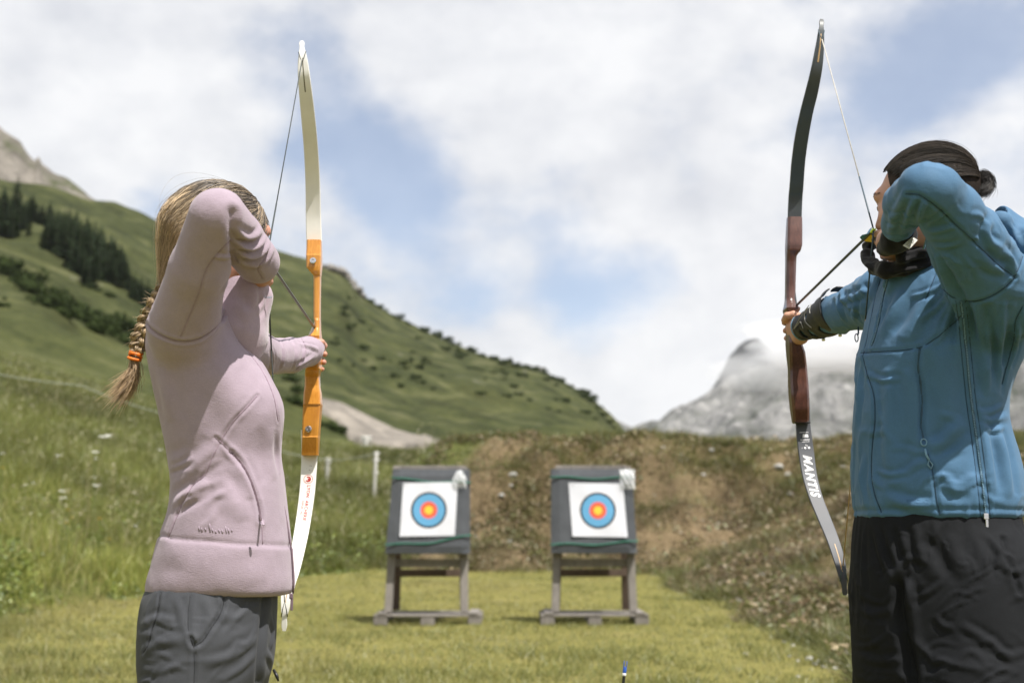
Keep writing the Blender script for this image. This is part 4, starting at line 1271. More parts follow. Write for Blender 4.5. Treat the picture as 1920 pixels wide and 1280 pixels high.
class Cloth:
    """a meshed garment that takes seams and folds where the photo shows them"""
    def __init__(s, V, F):
        s.V, s.F = V, F; s.N = normals(V, F); s.cords = []; s.bvh()
    def bvh(s):
        s.T = BVHTree.FromPolygons(s.V.tolist(), s.F.tolist())
    def cast(s, px, py):
        d = Vector(ray(px, py)).normalized()
        h = s.T.ray_cast(Vector(CAM), d)
        if h[0] is None: return None, None
        return np.array(h[0]), np.array(h[1])
    def trace(s, poly, step=3.0):
        poly = np.array(poly, float); P = []; N = []
        if len(poly) > 2:      # smooth through the clicked points
            t = np.concatenate([[0], np.cumsum(np.linalg.norm(np.diff(poly, axis=0), axis=1))])
            tt = np.arange(0, t[-1] + step, step); tt = np.clip(tt, 0, t[-1])
            m = np.gradient(poly, t, axis=0); i = np.clip(np.searchsorted(t, tt) - 1, 0, len(t) - 2)
            h = (t[i + 1] - t[i])[:, None]; u = ((tt - t[i])[:, None]) / h
            q = (2 * u**3 - 3 * u**2 + 1) * poly[i] + (u**3 - 2 * u**2 + u) * h * m[i] + (-2 * u**3 + 3 * u**2) * poly[i + 1] + (u**3 - u**2) * h * m[i + 1]
        else:
            L = np.linalg.norm(poly[1] - poly[0]); q = poly[0] + (poly[1] - poly[0]) * np.linspace(0, 1, int(L / step) + 2)[:, None]
        for x, y in q:
            a, b = s.cast(x, y)
            if a is None: continue
            if P and np.linalg.norm(a - P[-1]) > .05: continue
            P.append(a); N.append(b)
        return np.array(P), np.array(N)
    def dist(s, P, reach):
        lo, hi = P.min(0) - reach, P.max(0) + reach
        ii = np.nonzero(((s.V > lo) & (s.V < hi)).all(1))[0]
        if not len(ii): return ii, None, None
        best = np.full(len(ii), 9.0); bt = np.zeros(len(ii)); v = s.V[ii]
        for j in range(len(P) - 1):
            ba = P[j + 1] - P[j]; L2 = ba @ ba + 1e-12
            t = np.clip((v - P[j]) @ ba / L2, 0, 1)
            d = np.linalg.norm(v - P[j] - t[:, None] * ba, axis=1)
            m = d < best; best[m] = d[m]; bt[m] = (j + t[m]) / (len(P) - 1)
        return ii, best, bt
    def seam(s, poly, depth=.0022, w=.0035, lip=.0008, ends=False, thread=.0009):
        P, _ = s.trace(poly)
        if len(P) < 2: return
        ii, d, t = s.dist(P, w * 4)
        if not len(ii): return
        k = -depth * np.exp(-(d / w) ** 2) + lip * np.exp(-((d - 2.1 * w) / w) ** 2)
        if ends: k *= np.clip(t * 6, 0, 1) * np.clip((1 - t) * 6, 0, 1)
        s.V[ii] += s.N[ii] * k[:, None]
        if thread: s.cords.append((P, _, thread, depth))
    def fold(s, poly, h=.006, w=.014, groove=.6, side=1):
        P, _ = s.trace(poly)
        if len(P) < 2: return
        ii, d, t = s.dist(P, w * 3.5)
        if not len(ii): return
        k = h * (np.exp(-(d / w) ** 2) - groove * np.exp(-((d - 1.7 * w) / (w * .8)) ** 2))
        k *= np.sin(np.clip(t, 0, 1) * np.pi) ** .6
        s.V[ii] += s.N[ii] * k[:, None]
    def noise_folds(s, amp, scale, stretch=(1, 1, 1), seed=0, mask=None, power=1.0):
        n = fbm(s.V * np.array(stretch), scale, 3, seed)
        n = np.sign(n) * np.abs(n) ** power
        k = amp * n
        if mask is not None: k = k * mask
        s.V = s.V + s.N * k[:, None]
    def ridged(s, amp, scale, stretch=(1, 1, 1), seed=0, mask=None, warp=.0):
        q = s.V * np.array(stretch)
        if warp: q = q + warp * np.stack([vnoise(s.V, scale * .5, seed + 1), vnoise(s.V, scale * .5, seed + 2), vnoise(s.V, scale * .5, seed + 3)], 1)
        n = 1 - np.abs(vnoise(q, scale, seed)) * 2
        n2 = 1 - np.abs(vnoise(q, scale * 2.1, seed + 5)) * 2
        k = amp * (n * .7 + n2 * .3)
        if mask is not None: k = k * mask
        s.V = s.V + s.N * k[:, None]
    def strip(s, poly, w, off, th=.001, wob=0.0):
        """a flat ribbon along a traced line: V, F lists"""
        P, N = s.trace(poly); m = MB()
        T = np.gradient(P, axis=0); T /= np.linalg.norm(T, axis=1)[:, None] + 1e-9
        S_ = np.cross(T, N); S_ /= np.linalg.norm(S_, axis=1)[:, None] + 1e-9
        vs = []
        for i in range(len(P)):
            for a, b in ((-1, off), (-.6, off + th), (.6, off + th), (1, off)):
                vs.append(P[i] + S_[i] * a * w / 2 + N[i] * b)
        fs = [(i * 4 + k, i * 4 + k + 1, (i + 1) * 4 + k + 1, (i + 1) * 4 + k) for i in range(len(P) - 1) for k in range(3)]
        m.add(vs, fs); return m, P, N, T, S_
    def cord(s, poly, r, off):
        P, N = s.trace(poly); m = MB()
        if len(P) > 1: m.tube(P + N * off, r, 6)
        return m
    def creases(s, amp, scale, stretch=(1, 1, 1), seed=0, mask=None, warp=.04, thin=2.6):
        """sparse sharp creases, as in crumpled thin cloth"""
        q = s.V * np.array(stretch)
        q = q + warp * np.stack([vnoise(s.V, 7, seed + 1), vnoise(s.V, 7, seed + 2), vnoise(s.V, 7, seed + 3)], 1)
        n = np.maximum(0, 1 - np.abs(vnoise(q, scale, seed)) * thin) ** 1.6
        k = amp * n * sstep(-.15, .45, vnoise(s.V, scale * .45, seed + 9))
        if mask is not None: k = k * mask
        s.V = s.V + s.N * k[:, None]
    def crumple(s, n, box, seed, length=(25, 70), w=(.003, .006), h=(.0018, .0038), ang=(-.6, .6)):
        """short sharp creases scattered over a seen region"""
        rg = np.random.default_rng(seed)
        for _ in range(n):
            x, y = rg.uniform(box[0], box[2]), rg.uniform(box[1], box[3]); a = rg.uniform(*ang); L = rg.uniform(*length); bend = rg.normal(0, .18) * L
            dx, dy = math.cos(a) * L / 2, math.sin(a) * L / 2
            s.fold([(x - dx, y - dy), (x - dy * bend / L, y + bend), (x + dx, y + dy)], rg.uniform(*h), rg.uniform(*w), rg.uniform(.5, 1.1))
    def threads(s, mat, parent, name='seam'):
        """the stitched line that lies in each seam"""
        for P, N, r, depth in s.cords:
            m = MB(); m.tube(P + N * (r * .35 - depth * .45), r, 5); keep_world(m.build(name, mat, None, True), parent)
    def obj(s, name, mats, parent=None, relax_it=1, cols=None):
        V = relax(s.V, s.F, relax_it, .35) if relax_it else s.V
        o = obj(name, np_mesh(name, V, s.F, mats, True, cols))
        if parent is not None: keep_world(o, parent)
        return o
# ================================================================== BOWS AND ARROWS
def wood_gloss(name, dark, mid, light, sc=1.0):
    t = NT(name); vg = t.coord('Object', (60 * sc, 60 * sc, 5 * sc)); n = t.noise(vg, 2.0, 6, .6, 1.2)
    v2 = t.coord('Object', (300, 300, 22)); n2 = t.noise(v2, 1.0, 4, .6, .4); v3 = t.coord('Object', (9, 9, 9)); n3 = t.noise(v3, 2, 3, .5)
    c = t.ramp(n, [(.25, dark), (.5, mid), (.75, light)])
    c = t.mix(.3, c, t.ramp(n2, [(.35, dark), (.65, light)]))
    c = t.mix(.25, c, t.ramp(n3, [(.35, dark), (.65, light)]))
    t.bsdf(c, .32, t.bump(n2, .08, .001), Coat_Weight=.5, Coat_Roughness=.12); return t.m
M_HONEY = wood_gloss('honey_lacquered_wood', (.40, .145, .012), (.52, .215, .024), (.64, .30, .05))
M_DARKWOOD = wood_gloss('dark_red_lacquered_wood', (.034, .013, .010), (.080, .030, .020), (.145, .058, .038))
M_LIMB_W = simple('white_limb_laminate', (.74, .73, .69), .42, .05, 14, .05, 300, .0005)
M_LIMB_D = simple('slate_limb_laminate', (.055, .065, .070), .30, .12, 10, .05, 300, .0005)
M_LIMB_G = simple('grey_limb_laminate', (.062, .066, .076), .55, .08, 10, .05, 300, .0005)
M_BLACK = simple('black_plastic', (.012, .012, .013), .4, .2, 40)
M_WHITE_LAM = simple('pale_grey_laminate', (.58, .56, .58), .35, .06, 20)
M_METAL = simple('bright_steel', (.72, .72, .74), .18, .05, 40, Metallic=1.0)
M_TAN = simple('tan_overlay', (.42, .27, .12), .5, .12, 60)
M_DTAN = simple('dark_overlay', (.10, .085, .045), .5, .12, 60)
M_CARBON = simple('black_carbon_shaft', (.014, .015, .016), .28, .2, 60)
M_STRING_D = simple('dark_bowstring', (.035, .045, .045), .7, .2, 200, .4, 900, .001)
M_STRING_W = simple('pale_bowstring', (.42, .40, .35), .75, .25, 120, .4, 900, .001)
M_SERVING = simple('string_serving', (.05, .08, .10), .6, .2, 300)
M_NOCK_Y = simple('lime_nock', (.55, .75, .02), .4, .08, 60)
M_NOCK_B = simple('blue_nock', (.03, .10, .45), .35, .1, 60)
M_VANE_B = simple('blue_vane', (.10, .30, .48), .55, .1, 60)
M_VANE_Y = simple('yellow_vane', (.85, .55, .02), .55, .1, 60)
M_PRINT_R = simple('red_print', (.40, .025, .02), .5, .25, 200)
M_PRINT_W = simple('white_print', (.80, .80, .82), .4, .06, 200)

def hermite(P, m):
    P = np.array(P, float); t = np.arange(len(P)); tt = np.linspace(0, len(P) - 1, m); d = np.gradient(P, axis=0)
    i = np.clip(np.floor(tt).astype(int), 0, len(P) - 2); u = (tt - i)[:, None]
    return (2 * u**3 - 3 * u**2 + 1) * P[i] + (u**3 - 2 * u**2 + u) * d[i] + (-2 * u**3 + 3 * u**2) * P[i + 1] + (u**3 - u**2) * d[i + 1]

class Limb:
    def __init__(s, pts, thick=(.0085, .0045), m=64):
        """pts: (px, py, Y, width px)"""
        D = hermite([(*Q(p[0], p[1], p[2]), p[3] / F_PX * float((Q(p[0], p[1], p[2]) - CAM) @ CF)) for p in pts], m)
        s.P, s.w = D[:, :3], D[:, 3]
        s.T = np.gradient(s.P, axis=0); s.T /= np.linalg.norm(s.T, axis=1)[:, None]
        W = np.array([1.0, 0, 0]); s.W = W - s.T * (s.T @ W)[:, None]; s.W /= np.linalg.norm(s.W, axis=1)[:, None]
        s.N = np.cross(s.T, s.W); s.N *= np.where((s.N @ np.array([0, -1.0, 0])) < 0, -1, 1)[:, None]
        s.th = np.linspace(thick[0], thick[1], m)
        s.L = np.concatenate([[0], np.cumsum(np.linalg.norm(np.diff(s.P, axis=0), axis=1))])
    def mesh(s, name, mat, parent):
        m = MB(); vs = []; n = 12
        for i in range(len(s.P)):
            a, b = s.w[i] / 2, s.th[i] / 2; c = min(a, b) * .45
            for x, y in ((a, -b + c), (a, b - c), (a - c, b), (a * .35, b), (-a * .35, b), (-a + c, b), (-a, b - c), (-a, -b + c), (-a + c, -b), (-a * .35, -b), (a * .35, -b), (a - c, -b)):
                vs.append(s.P[i] + s.W[i] * x + s.N[i] * y)
        fs = [(i * n + k, i * n + (k + 1) % n, (i + 1) * n + (k + 1) % n, (i + 1) * n + k) for i in range(len(s.P) - 1) for k in range(n)]
        fs += [tuple(range(n - 1, -1, -1)), tuple(range((len(s.P) - 1) * n, len(s.P) * n))]
        m.add(vs, fs); return m.build(name, mat, parent, True, 40)
    def at(s, l, c, off):
        def ip(A): return np.array([np.interp(l, s.L, A[:, k]) for k in range(3)])
        return ip(s.P) + ip(s.W) * c + ip(s.N) * (np.interp(l, s.L, s.th) / 2 + off)
    def decal(s, verts, faces, name, mat, parent, off=.0004):
        m = MB(); m.add([s.at(v[0], v[1], off) for v in verts], faces); return m.build(name, mat, parent)

def text_mesh(body, size, shear=0.0, offset=0.0, spacing=1.0, align='LEFT'):
    c = bpy.data.curves.new('lettering', 'FONT'); c.body = body; c.size = size; c.shear = shear; c.offset = offset; c.space_character = spacing; c.resolution_u = 3; c.align_x = align
    o = bpy.data.objects.new('lettering', c); COL.objects.link(o); dg = bpy.context.evaluated_depsgraph_get()
    me = bpy.data.meshes.new_from_object(o.evaluated_get(dg))
    v = np.array([q.co[:] for q in me.vertices]); f = [tuple(p.vertices) for p in me.polygons]
    bpy.data.objects.remove(o); bpy.data.curves.remove(c); bpy.data.meshes.remove(me)
    return v, f

def riser(rows, Y, name, mat, parent, near=None, far=.018, sharp=28, bev=.0035):
    m = MB(); vs = []; n = 12
    R_ = np.array(rows, float)
    py = np.concatenate([np.linspace(a, b, 5)[:-1] for a, b in zip(R_[:-1, 0], R_[1:, 0])] + [[R_[-1, 0]]])
    for y in py:
        l = np.interp(y, R_[:, 0], R_[:, 1]); r = np.interp(y, R_[:, 0], R_[:, 2]); nr = np.interp(y, R_[:, 0], R_[:, 3]) if near is None else near
        pl, pr = Q(l, y, Y + nr), Q(r, y, Y + nr); z = (pl[2] + pr[2]) / 2
        x0, x1, y0, y1 = pl[0], pr[0], Y + nr, Y + far
        b = min(bev, (x1 - x0) * .3, (y1 - y0) * .3)
        for (x, yy) in ((x0 + b, y0), ((x0 + x1) / 2, y0 - .0008), (x1 - b, y0), (x1, y0 + b), (x1, (y0 + y1) / 2), (x1, y1 - b), (x1 - b, y1), ((x0 + x1) / 2, y1), (x0 + b, y1), (x0, y1 - b), (x0, (y0 + y1) / 2), (x0, y0 + b)):
            vs.append((x, yy, z))
    k = len(py)
    fs = [(i * n + j, (i + 1) * n + j, (i + 1) * n + (j + 1) % n, i * n + (j + 1) % n) for i in range(k - 1) for j in range(n)]
    fs += [tuple(range(n)), tuple(range(k * n - 1, (k - 1) * n - 1, -1))]
    m.add(vs, fs); o = m.build(name, mat, parent, True, sharp); return o

def cyl(m, a, b, r, n=14):
    a, b = np.array(a), np.array(b); d = b - a; L = np.linalg.norm(d)
    m.lathe([(r * .85, 0), (r, L * .15), (r, L * .85), (r * .85, L)], n, a, rot_from(d, (1, 0, 0) if abs(d[0]) < .9 * L else (0, 0, 1)))

def arrow(nock, tip_dir, length, name, label, group, nock_mat, vanes, extra=True, ring=None):
    d = np.array(tip_dir, float); d /= np.linalg.norm(d); nock = np.array(nock, float)
    o = empty(name, nock)
    m = MB(); cyl(m, nock + d * .012, nock + d * length, .0034, 12); m.build('shaft', M_CARBON, o, True, 50)
    m = MB(); cyl(m, nock + d * length, nock + d * (length + .02), .0034, 10); m.lathe([(.0034, 0), (.0004, .016)], 10, nock + d * (length + .02), rot_from(d)); m.build('point', M_METAL, o, True, 40)
    m = MB(); R = rot_from(d); sd = R[:, 0]
    cyl(m, nock + d * .004, nock + d * .016, .0036, 10)
    for sgn in (-1, 1): m.box(nock + d * -.001 + sd * sgn * .0026, (.0016, .005, .011), R, .0004)
    m.build('nock', nock_mat, o, True, 40)
    if ring: 
        m = MB(); cyl(m, nock + d * .016, nock + d * .021, .0038, 10); m.build('collar_ring', ring, o, True, 40)
    for k, vm in enumerate(vanes):
        a = k * 2 * math.pi / 3 + .9; e = R[:, 0] * math.cos(a) + R[:, 1] * math.sin(a); t_ = np.cross(d, e)
        pr = [(.026, .0030), (.031, .0165), (.050, .0165), (.078, .0030)]
        vs = []
        for sg in (-1, 1): vs += [nock + d * u + e * v + t_ * sg * .0004 for u, v in pr]
        m = MB(); m.add(vs, [(0, 1, 2, 3), (7, 6, 5, 4), (0, 4, 5, 1), (1, 5, 6, 2), (2, 6, 7, 3), (3, 7, 4, 0)]); m.build('vane', vm, o)
    tag(o, label, 'arrow', group); return o

YB = 3.47
# ------------------------------------------------ the white and orange bow
bow_w = empty('recurve_bow', Q(588, 650, YB))
NOCK_W = Q(500, 484, 2.73)
up_w = Limb([(590, 500, 3.497, 29), (589, 447, 3.490, 29), (587.6, 400, 3.482, 28), (586.4, 341, 3.455, 27.2), (583, 279, 3.402, 26.6), (577.5, 216, 3.338, 26), (571, 154, 3.285, 23.5), (568.4, 122, 3.274, 19.5), (567.2, 102, 3.275, 14), (566.2, 90, 3.280, 8.5), (566, 82, 3.284, 9.5), (566, 78, 3.287, 6)])
lo_w = Limb([(579, 805, 3.497, 29), (580.2, 854, 3.490, 29.5), (578.5, 890, 3.483, 29.2), (575.8, 924, 3.472, 28.7), (570, 967, 3.445, 28), (563, 1009, 3.405, 27), (551, 1065, 3.345, 24.5), (544, 1090, 3.318, 22.5), (537.5, 1116, 3.300, 21), (534.5, 1143, 3.295, 15), (533.5, 1156, 3.297, 9.5), (533, 1172, 3.300, 10.5), (533, 1182, 3.302, 6)])
u_o = up_w.mesh('upper_limb', M_LIMB_W, bow_w); l_o = lo_w.mesh('lower_limb', M_LIMB_W, bow_w)
rw = [(449, 575, 601, -.010), (476, 573.6, 601, -.020), (478, 573.4, 601, -.022), (500, 574.2, 600.5, -.022), (507, 579.5, 600, -.021), (515, 587.2, 599.6, -.017), (517, 587.6, 599.5, -.014), (560, 587.6, 599, -.012), (596, 587.6, 598.6, -.014), (600, 589.2, 598.6, -.018), (614, 589.4, 598.5, -.022), (622, 586, 598.5, -.030), (629, 576.5, 598.5, -.040), (634, 577, 598.5, -.038), (645, 579, 598, -.034), (670, 575.5, 598.5, -.038), (690, 572.6, 598.5, -.040), (694, 571.8, 597.6, -.028), (706, 571.3, 597, -.012), (722, 571, 597.6, -.014), (735, 569.2, 599.6, -.022), (757, 568, 600.3, -.029), (759, 567.8, 600.3, -.026), (800, 566.5, 597.2, -.026), (817, 566, 596.2, -.024), (819, 565.9, 596, -.026), (848, 565, 595.6, -.012), (853, 565, 595.6, -.010)]
r_o = riser(rw, YB, 'riser', M_HONEY, bow_w, sharp=16)
lam = [(500, 576, 600.4), (507, 580.5, 600), (515, 588, 599.6), (600, 590, 598.6), (629, 578, 598.5), (700, 574, 598), (735, 572, 599), (800, 569, 597), (806, 569, 597)]
riser(lam, YB, 'back_lamination', M_WHITE_LAM, bow_w, near=.0185, far=.044)
m = MB(); pA, pB = Q(589, 475, YB + .03), Q(581, 830, YB + .03)
m.box(pA, (.036, .006, .074), None, .002); m.build('limb_wedge', M_BLACK, bow_w)
m = MB(); m.box(pB, (.036, .006, .070), None, .002); m.build('limb_wedge', M_BLACK, bow_w)
for px, py in ((587, 489), (578.6, 804)):
    c = Q(px, py, YB - .026); m = MB()
    m.lathe([(.0088, 0), (.0088, .003), (.0078, .0042), (.0045, .0044), (.0040, .0015), (.0004, .0012)], 18, c, rot_from((0, -1, .0)))
    m.build('limb_bolt', M_METAL, bow_w, True, 30)
# dark centre overlay at the upper tip, tan at the lower
def overlay(limb, l0, l1, w0, w1, name, mat, parent):
    N = 10; vs = []
    for i in range(N + 1):
        t = i / N; l = l0 + (l1 - l0) * t; w = w0 + (w1 - w0) * t
        for c in (-w / 2, w / 2): vs.append(limb.at(l, c, .0006))
    m = MB(); m.add(vs, [(2 * i, 2 * i + 1, 2 * i + 3, 2 * i + 2) for i in range(N)]); m.build(name, mat, parent)
Lw = up_w.L[-1]
overlay(up_w, Lw - .145, Lw - .055, .0032, .0016, 'tip_overlay', M_DTAN, bow_w)
Ll = lo_w.L[-1]
overlay(lo_w, Ll - .105, Ll - .070, .003, .0014, 'tip_overlay', M_TAN, bow_w)
# printed maker's mark on the lower limb
def limb_text(limb, body, py, c0, size, mat, parent, name='lettering', shear=0, offset=0, spacing=1.0, off=.0004):
    v, f = text_mesh(body, size, shear, offset, spacing)
    zt = [limb.P[i][2] for i in range(len(limb.P))]
    yy = np.array([640 - F_PX * float((p - CAM) @ CU) / float((p - CAM) @ CF) for p in limb.P])
    l0 = float(np.interp(py, yy, limb.L))
    limb.decal([(l0 + q[0], c0 + q[1]) for q in v], f, name, mat, parent, off)
    return l0
limb_text(lo_w, 'LYON  ARCHERIE', 909.5, -.0010, .0125, M_PRINT_R, bow_w, spacing=1.10, offset=.0003)
limb_text(lo_w, 'DEPUIS 1962', 939, -.0105, .0082, M_PRINT_R, bow_w, spacing=1.0)
yyl = np.array([640 - F_PX * float((p - CAM) @ CU) / float((p - CAM) @ CF) for p in lo_w.P])
lc = float(np.interp(898.5, yyl, lo_w.L))
def ring_decal(limb, l, c, r0, r1, mat, parent, a0=0, a1=2 * math.pi, N=36, name='printed_emblem'):
    vs = []; fs = []
    for i in range(N + 1):
        a = a0 + (a1 - a0) * i / N
        for r in (r0, r1): vs.append((l + r * math.sin(a), c + r * math.cos(a)))
    limb.decal(vs, [(2 * i, 2 * i + 1, 2 * i + 3, 2 * i + 2) for i in range(N)], name, mat, parent)
ring_decal(lo_w, lc, .0005, .0112, .0124, M_PRINT_R, bow_w)
ring_decal(lo_w, lc, .0005, .0042, .0078, M_PRINT_R, bow_w, -2.2, 2.6)
ring_decal(lo_w, lc + .0005, .002, .0002, .0030, M_PRINT_R, bow_w)
l0 = float(np.interp(914, yyl, lo_w.L)); l1 = float(np.interp(981, yyl, lo_w.L))
for cc in (.0128, -.0138): lo_w.decal([(l0, cc), (l1, cc), (l1, cc + .0004), (l0, cc + .0004)], [(0, 1, 2, 3)], 'printed_line', M_PRINT_R, bow_w)
for (py, c, w, h) in ((873, .004, .004, .001), (873, .0005, .002, .001), (878, -.007, .001, .001), (881, .001, .003, .0012)):
    l = float(np.interp(py, yyl, lo_w.L)); lo_w.decal([(l, c), (l + h, c), (l + h, c + w), (l, c + w)], [(0, 1, 2, 3)], 'printed_line', M_STRING_D, bow_w)

def string(limb_u, limb_l, nock, bow, mats, serve=(.10, .10)):
    """bowstring with its two loops; the middle is held at the nock"""
    tips = []
    for limb in (limb_u, limb_l):
        l = limb.L[-1] - .036
        a, b = limb.at(l, np.interp(l, limb.L, limb.w) / 2 + .001, -.001), limb.at(l, -np.interp(l, limb.L, limb.w) / 2 - .001, -.001)
        g = limb.at(limb.L[-1] - .058, 0, .004)
        g = g + (nock - g) * .02
        tips.append((a, b, g))
    for a, b, g in tips:
        m = MB(); m.tube([a, (a + g) / 2 + (a - b) * .06, g, (b + g) / 2 + (b - a) * .06, b], .0013, 6); m.build('string_loop', mats[2], bow, True)
    for i, (a, b, g) in enumerate(tips):
        e = g + (nock - g) * (1 - .24)
        m = MB(); m.tube([g, (g + e) / 2, e], .00135, 7); m.build('bowstring', mats[i], bow, True)
        m = MB(); m.tube([e, (e + nock) / 2, nock], .00185, 7); m.build('serving', mats[2], bow, True)
string(up_w, lo_w, NOCK_W, bow_w, (M_STRING_D, M_STRING_D, M_STRING_D))
tag(bow_w, 'recurve bow with honey wood handle and white limbs drawn by the woman', 'bow')
REST_W = Q(588, 612, YB - .03)
arrow(NOCK_W + (REST_W - NOCK_W) / np.linalg.norm(REST_W - NOCK_W) * .0, REST_W - NOCK_W, .80, 'arrow', 'black arrow on the string of the white limbed bow', 'arrows', M_NOCK_B, (M_VANE_B, M_VANE_Y, M_VANE_Y))

# ------------------------------------------------ the dark bow
bow_m = empty('recurve_bow', Q(1490, 610, YB))
NOCK_M = Q(1638, 431, 2.74)
up_m = Limb([(1489, 450, 3.497, 26), (1490, 405, 3.490, 26), (1491.5, 370, 3.482, 26), (1493.4, 348, 3.466, 25.8), (1497, 301, 3.432, 25.6), (1503.6, 254, 3.388, 25.6), (1512.4, 210, 3.345, 24.4), (1521, 176, 3.318, 24), (1528, 145, 3.298, 22), (1533, 118, 3.288, 20), (1537.3, 85, 3.284, 15.5), (1539.4, 62, 3.288, 11.5), (1540.2, 50, 3.292, 8), (1540.4, 42, 3.296, 9), (1540.4, 37, 3.298, 6)])
lo_m = Limb([(1504, 745, 3.497, 27), (1505.5, 791, 3.490, 27), (1508, 820, 3.483, 28.5), (1511.6, 848, 3.474, 29), (1517.6, 889, 3.450, 28), (1528.8, 930, 3.415, 26), (1545, 971, 3.372, 25), (1561.6, 1012, 3.325, 23.5), (1573.6, 1050, 3.295, 21), (1580, 1080, 3.282, 15), (1583, 1099, 3.282, 9.5), (1584, 1110, 3.284, 9.5), (1584, 1115, 3.285, 6)])
up_m.mesh('upper_limb', M_LIMB_D, bow_m); lo_m.mesh('lower_limb', M_LIMB_G, bow_m)
rm = [(406, 1478, 1505, -.010), (430, 1477.6, 1505.4, -.018), (458, 1477, 1505.3, -.024), (468, 1477, 1502.5, -.023), (478, 1476.4, 1495, -.018), (490, 1476, 1493.4, -.015), (545, 1475.4, 1492.6, -.014), (560, 1475.4, 1491.2, -.018), (569, 1475.6, 1493, -.030), (576, 1475.6, 1501.5, -.045), (580, 1476, 1501, -.044), (588, 1478, 1495, -.036), (620, 1480, 1497, -.036), (640, 1481, 1504, -.046), (660, 1481.5, 1511, -.040), (690, 1482, 1514.2, -.022), (715, 1482.6, 1516.5, -.024), (740, 1484.5, 1518.2, -.030), (765, 1486.6, 1518.4, -.026), (786, 1488, 1518, -.014), (791, 1488, 1517.6, -.012)]
riser(rm, YB, 'riser', M_DARKWOOD, bow_m, sharp=34, bev=.006)
riser([(458, 1478.5, 1500), (478, 1478, 1494), (545, 1477, 1492), (576, 1477, 1496), (640, 1483, 1502), (700, 1484, 1512), (745, 1487, 1516)], YB, 'back_lamination', M_LIMB_D, bow_m, near=.0185, far=.046)
m = MB(); m.box(Q(1488, 440, YB + .032), (.034, .012, .10), None, .003); m.build('limb_wedge', M_BLACK, bow_m)
m = MB(); m.box(Q(1503, 764, YB + .032), (.034, .012, .085), None, .003); m.build('limb_wedge', M_BLACK, bow_m)
m = MB(); m.box(Q(1503, 792, YB + .001), (.043, .026, .004), None, .001); m.build('end_cap', M_BLACK, bow_m)
Lm = up_m.L[-1]; overlay(up_m, Lm - .128, Lm - .048, .0042, .0030, 'tip_overlay', M_TAN, bow_m)
Lm = lo_m.L[-1]; overlay(lo_m, Lm - .135, Lm - .058, .0022, .0034, 'tip_overlay', M_TAN, bow_m)
limb_text(lo_m, 'MANTIS', 853, -.0100, .0310, M_PRINT_W, bow_m, shear=.32, offset=.0010, spacing=1.22)
limb_text(lo_m, 'MANTIS', 853, -.0100, .0310, M_LIMB_G, bow_m, 'lettering_fill', shear=.32, offset=-.0009, spacing=1.22, off=.0007)
yym = np.array([640 - F_PX * float((p - CAM) @ CU) / float((p - CAM) @ CF) for p in lo_m.P])
def lim(py): return float(np.interp(py, yym, lo_m.L))
def bar(py, c0, c1, h):
    l = lim(py); lo_m.decal([(l, c0), (l + h, c0), (l + h, c1), (l, c1)], [(0, 1, 2, 3)], 'printed_line', M_PRINT_W, bow_m)
bar(810.5, -.012, .012, .0014); bar(824, -.012, .013, .0020); bar(828, -.009, .012, .0012); bar(834, -.001, .002, .0018)
l = lim(814); lo_m.decal([(l, -.004), (l + .009, .002), (l + .001, .010), (l + .010, .0105), (l + .011, -.006)], [(0, 1, 2), (0, 4, 1), (1, 3, 2)], 'printed_emblem', M_PRINT_W, bow_m)
for py, c, r in ((840, .0085, .0034), (840, -.002, .0032), (836, .004, .0016), (840, -.010, .0012)): ring_decal(lo_m, lim(py), c, .0003, r, M_PRINT_W, bow_m, N=10)
string(up_m, lo_m, NOCK_M, bow_m, (M_STRING_W, M_TAN, M_SERVING))
tag(bow_m, 'recurve bow with dark red wood handle and slate limbs drawn by the man', 'bow')
REST_M = Q(1494, 572, YB - .03)
arrow(NOCK_M, REST_M - NOCK_M, .80, 'arrow', 'black arrow with lime nock on the string of the dark bow', 'arrows', M_NOCK_Y, (M_VANE_Y, M_VANE_B, M_VANE_B))
# an arrow standing in the grass between the archers
top = Q(1172.5, 1245, 2.50)
foot = Q(1162, 1340, 2.50); d = foot - top; d /= np.linalg.norm(d)
arrow(top, d, (top[2]) / -d[2] + .02, 'arrow', 'black arrow with blue nock standing upright in the ground between the archers', 'arrows', M_NOCK_B, (), ring=M_PRINT_W)
# ================================================================== PEOPLE
def fabric(name, color, rough=.9, sheen=.3, weave=900, wb=.25, var=.07, mottle=30, rib=None, sheen_tint=(1, 1, 1), bdist=.0008, knit=0.0, spec=.25):
    t = NT(name); v = t.coord('Object'); n = t.noise(v, mottle, 5, .65); n2 = t.noise(v, weave, 2, .5)
    c = t.ramp(n, [(.3, tuple(k * (1 - var) for k in color)), (.7, tuple(min(1, k * (1 + var)) for k in color))])
    c = t.mix(.35, c, t.ramp(n2, [(.3, tuple(k * (1 - 2.2 * var) for k in color)), (.7, tuple(min(1, k * (1 + 2.2 * var)) for k in color))]))
    h = n2
    if knit:
        vk = t.coord('Object', (.25, .25, 1)); n3 = t.noise(vk, weave * .9, 2, .5); h = t.math('ADD', h, t.math('MULTIPLY', n3, knit))
    if rib:
        w = t.n('ShaderNodeTexWave'); w.bands_direction = rib[0]; w.inputs['Scale'].default_value = rib[1]; w.inputs['Distortion'].default_value = .4
        t.L(v, w.inputs[0]); h = t.math('ADD', h, w.outputs[1])
    t.bsdf(c, rough, t.bump(h, wb, bdist), Sheen_Weight=sheen, Sheen_Roughness=.5, Sheen_Tint=sheen_tint, Specular_IOR_Level=spec); return t.m
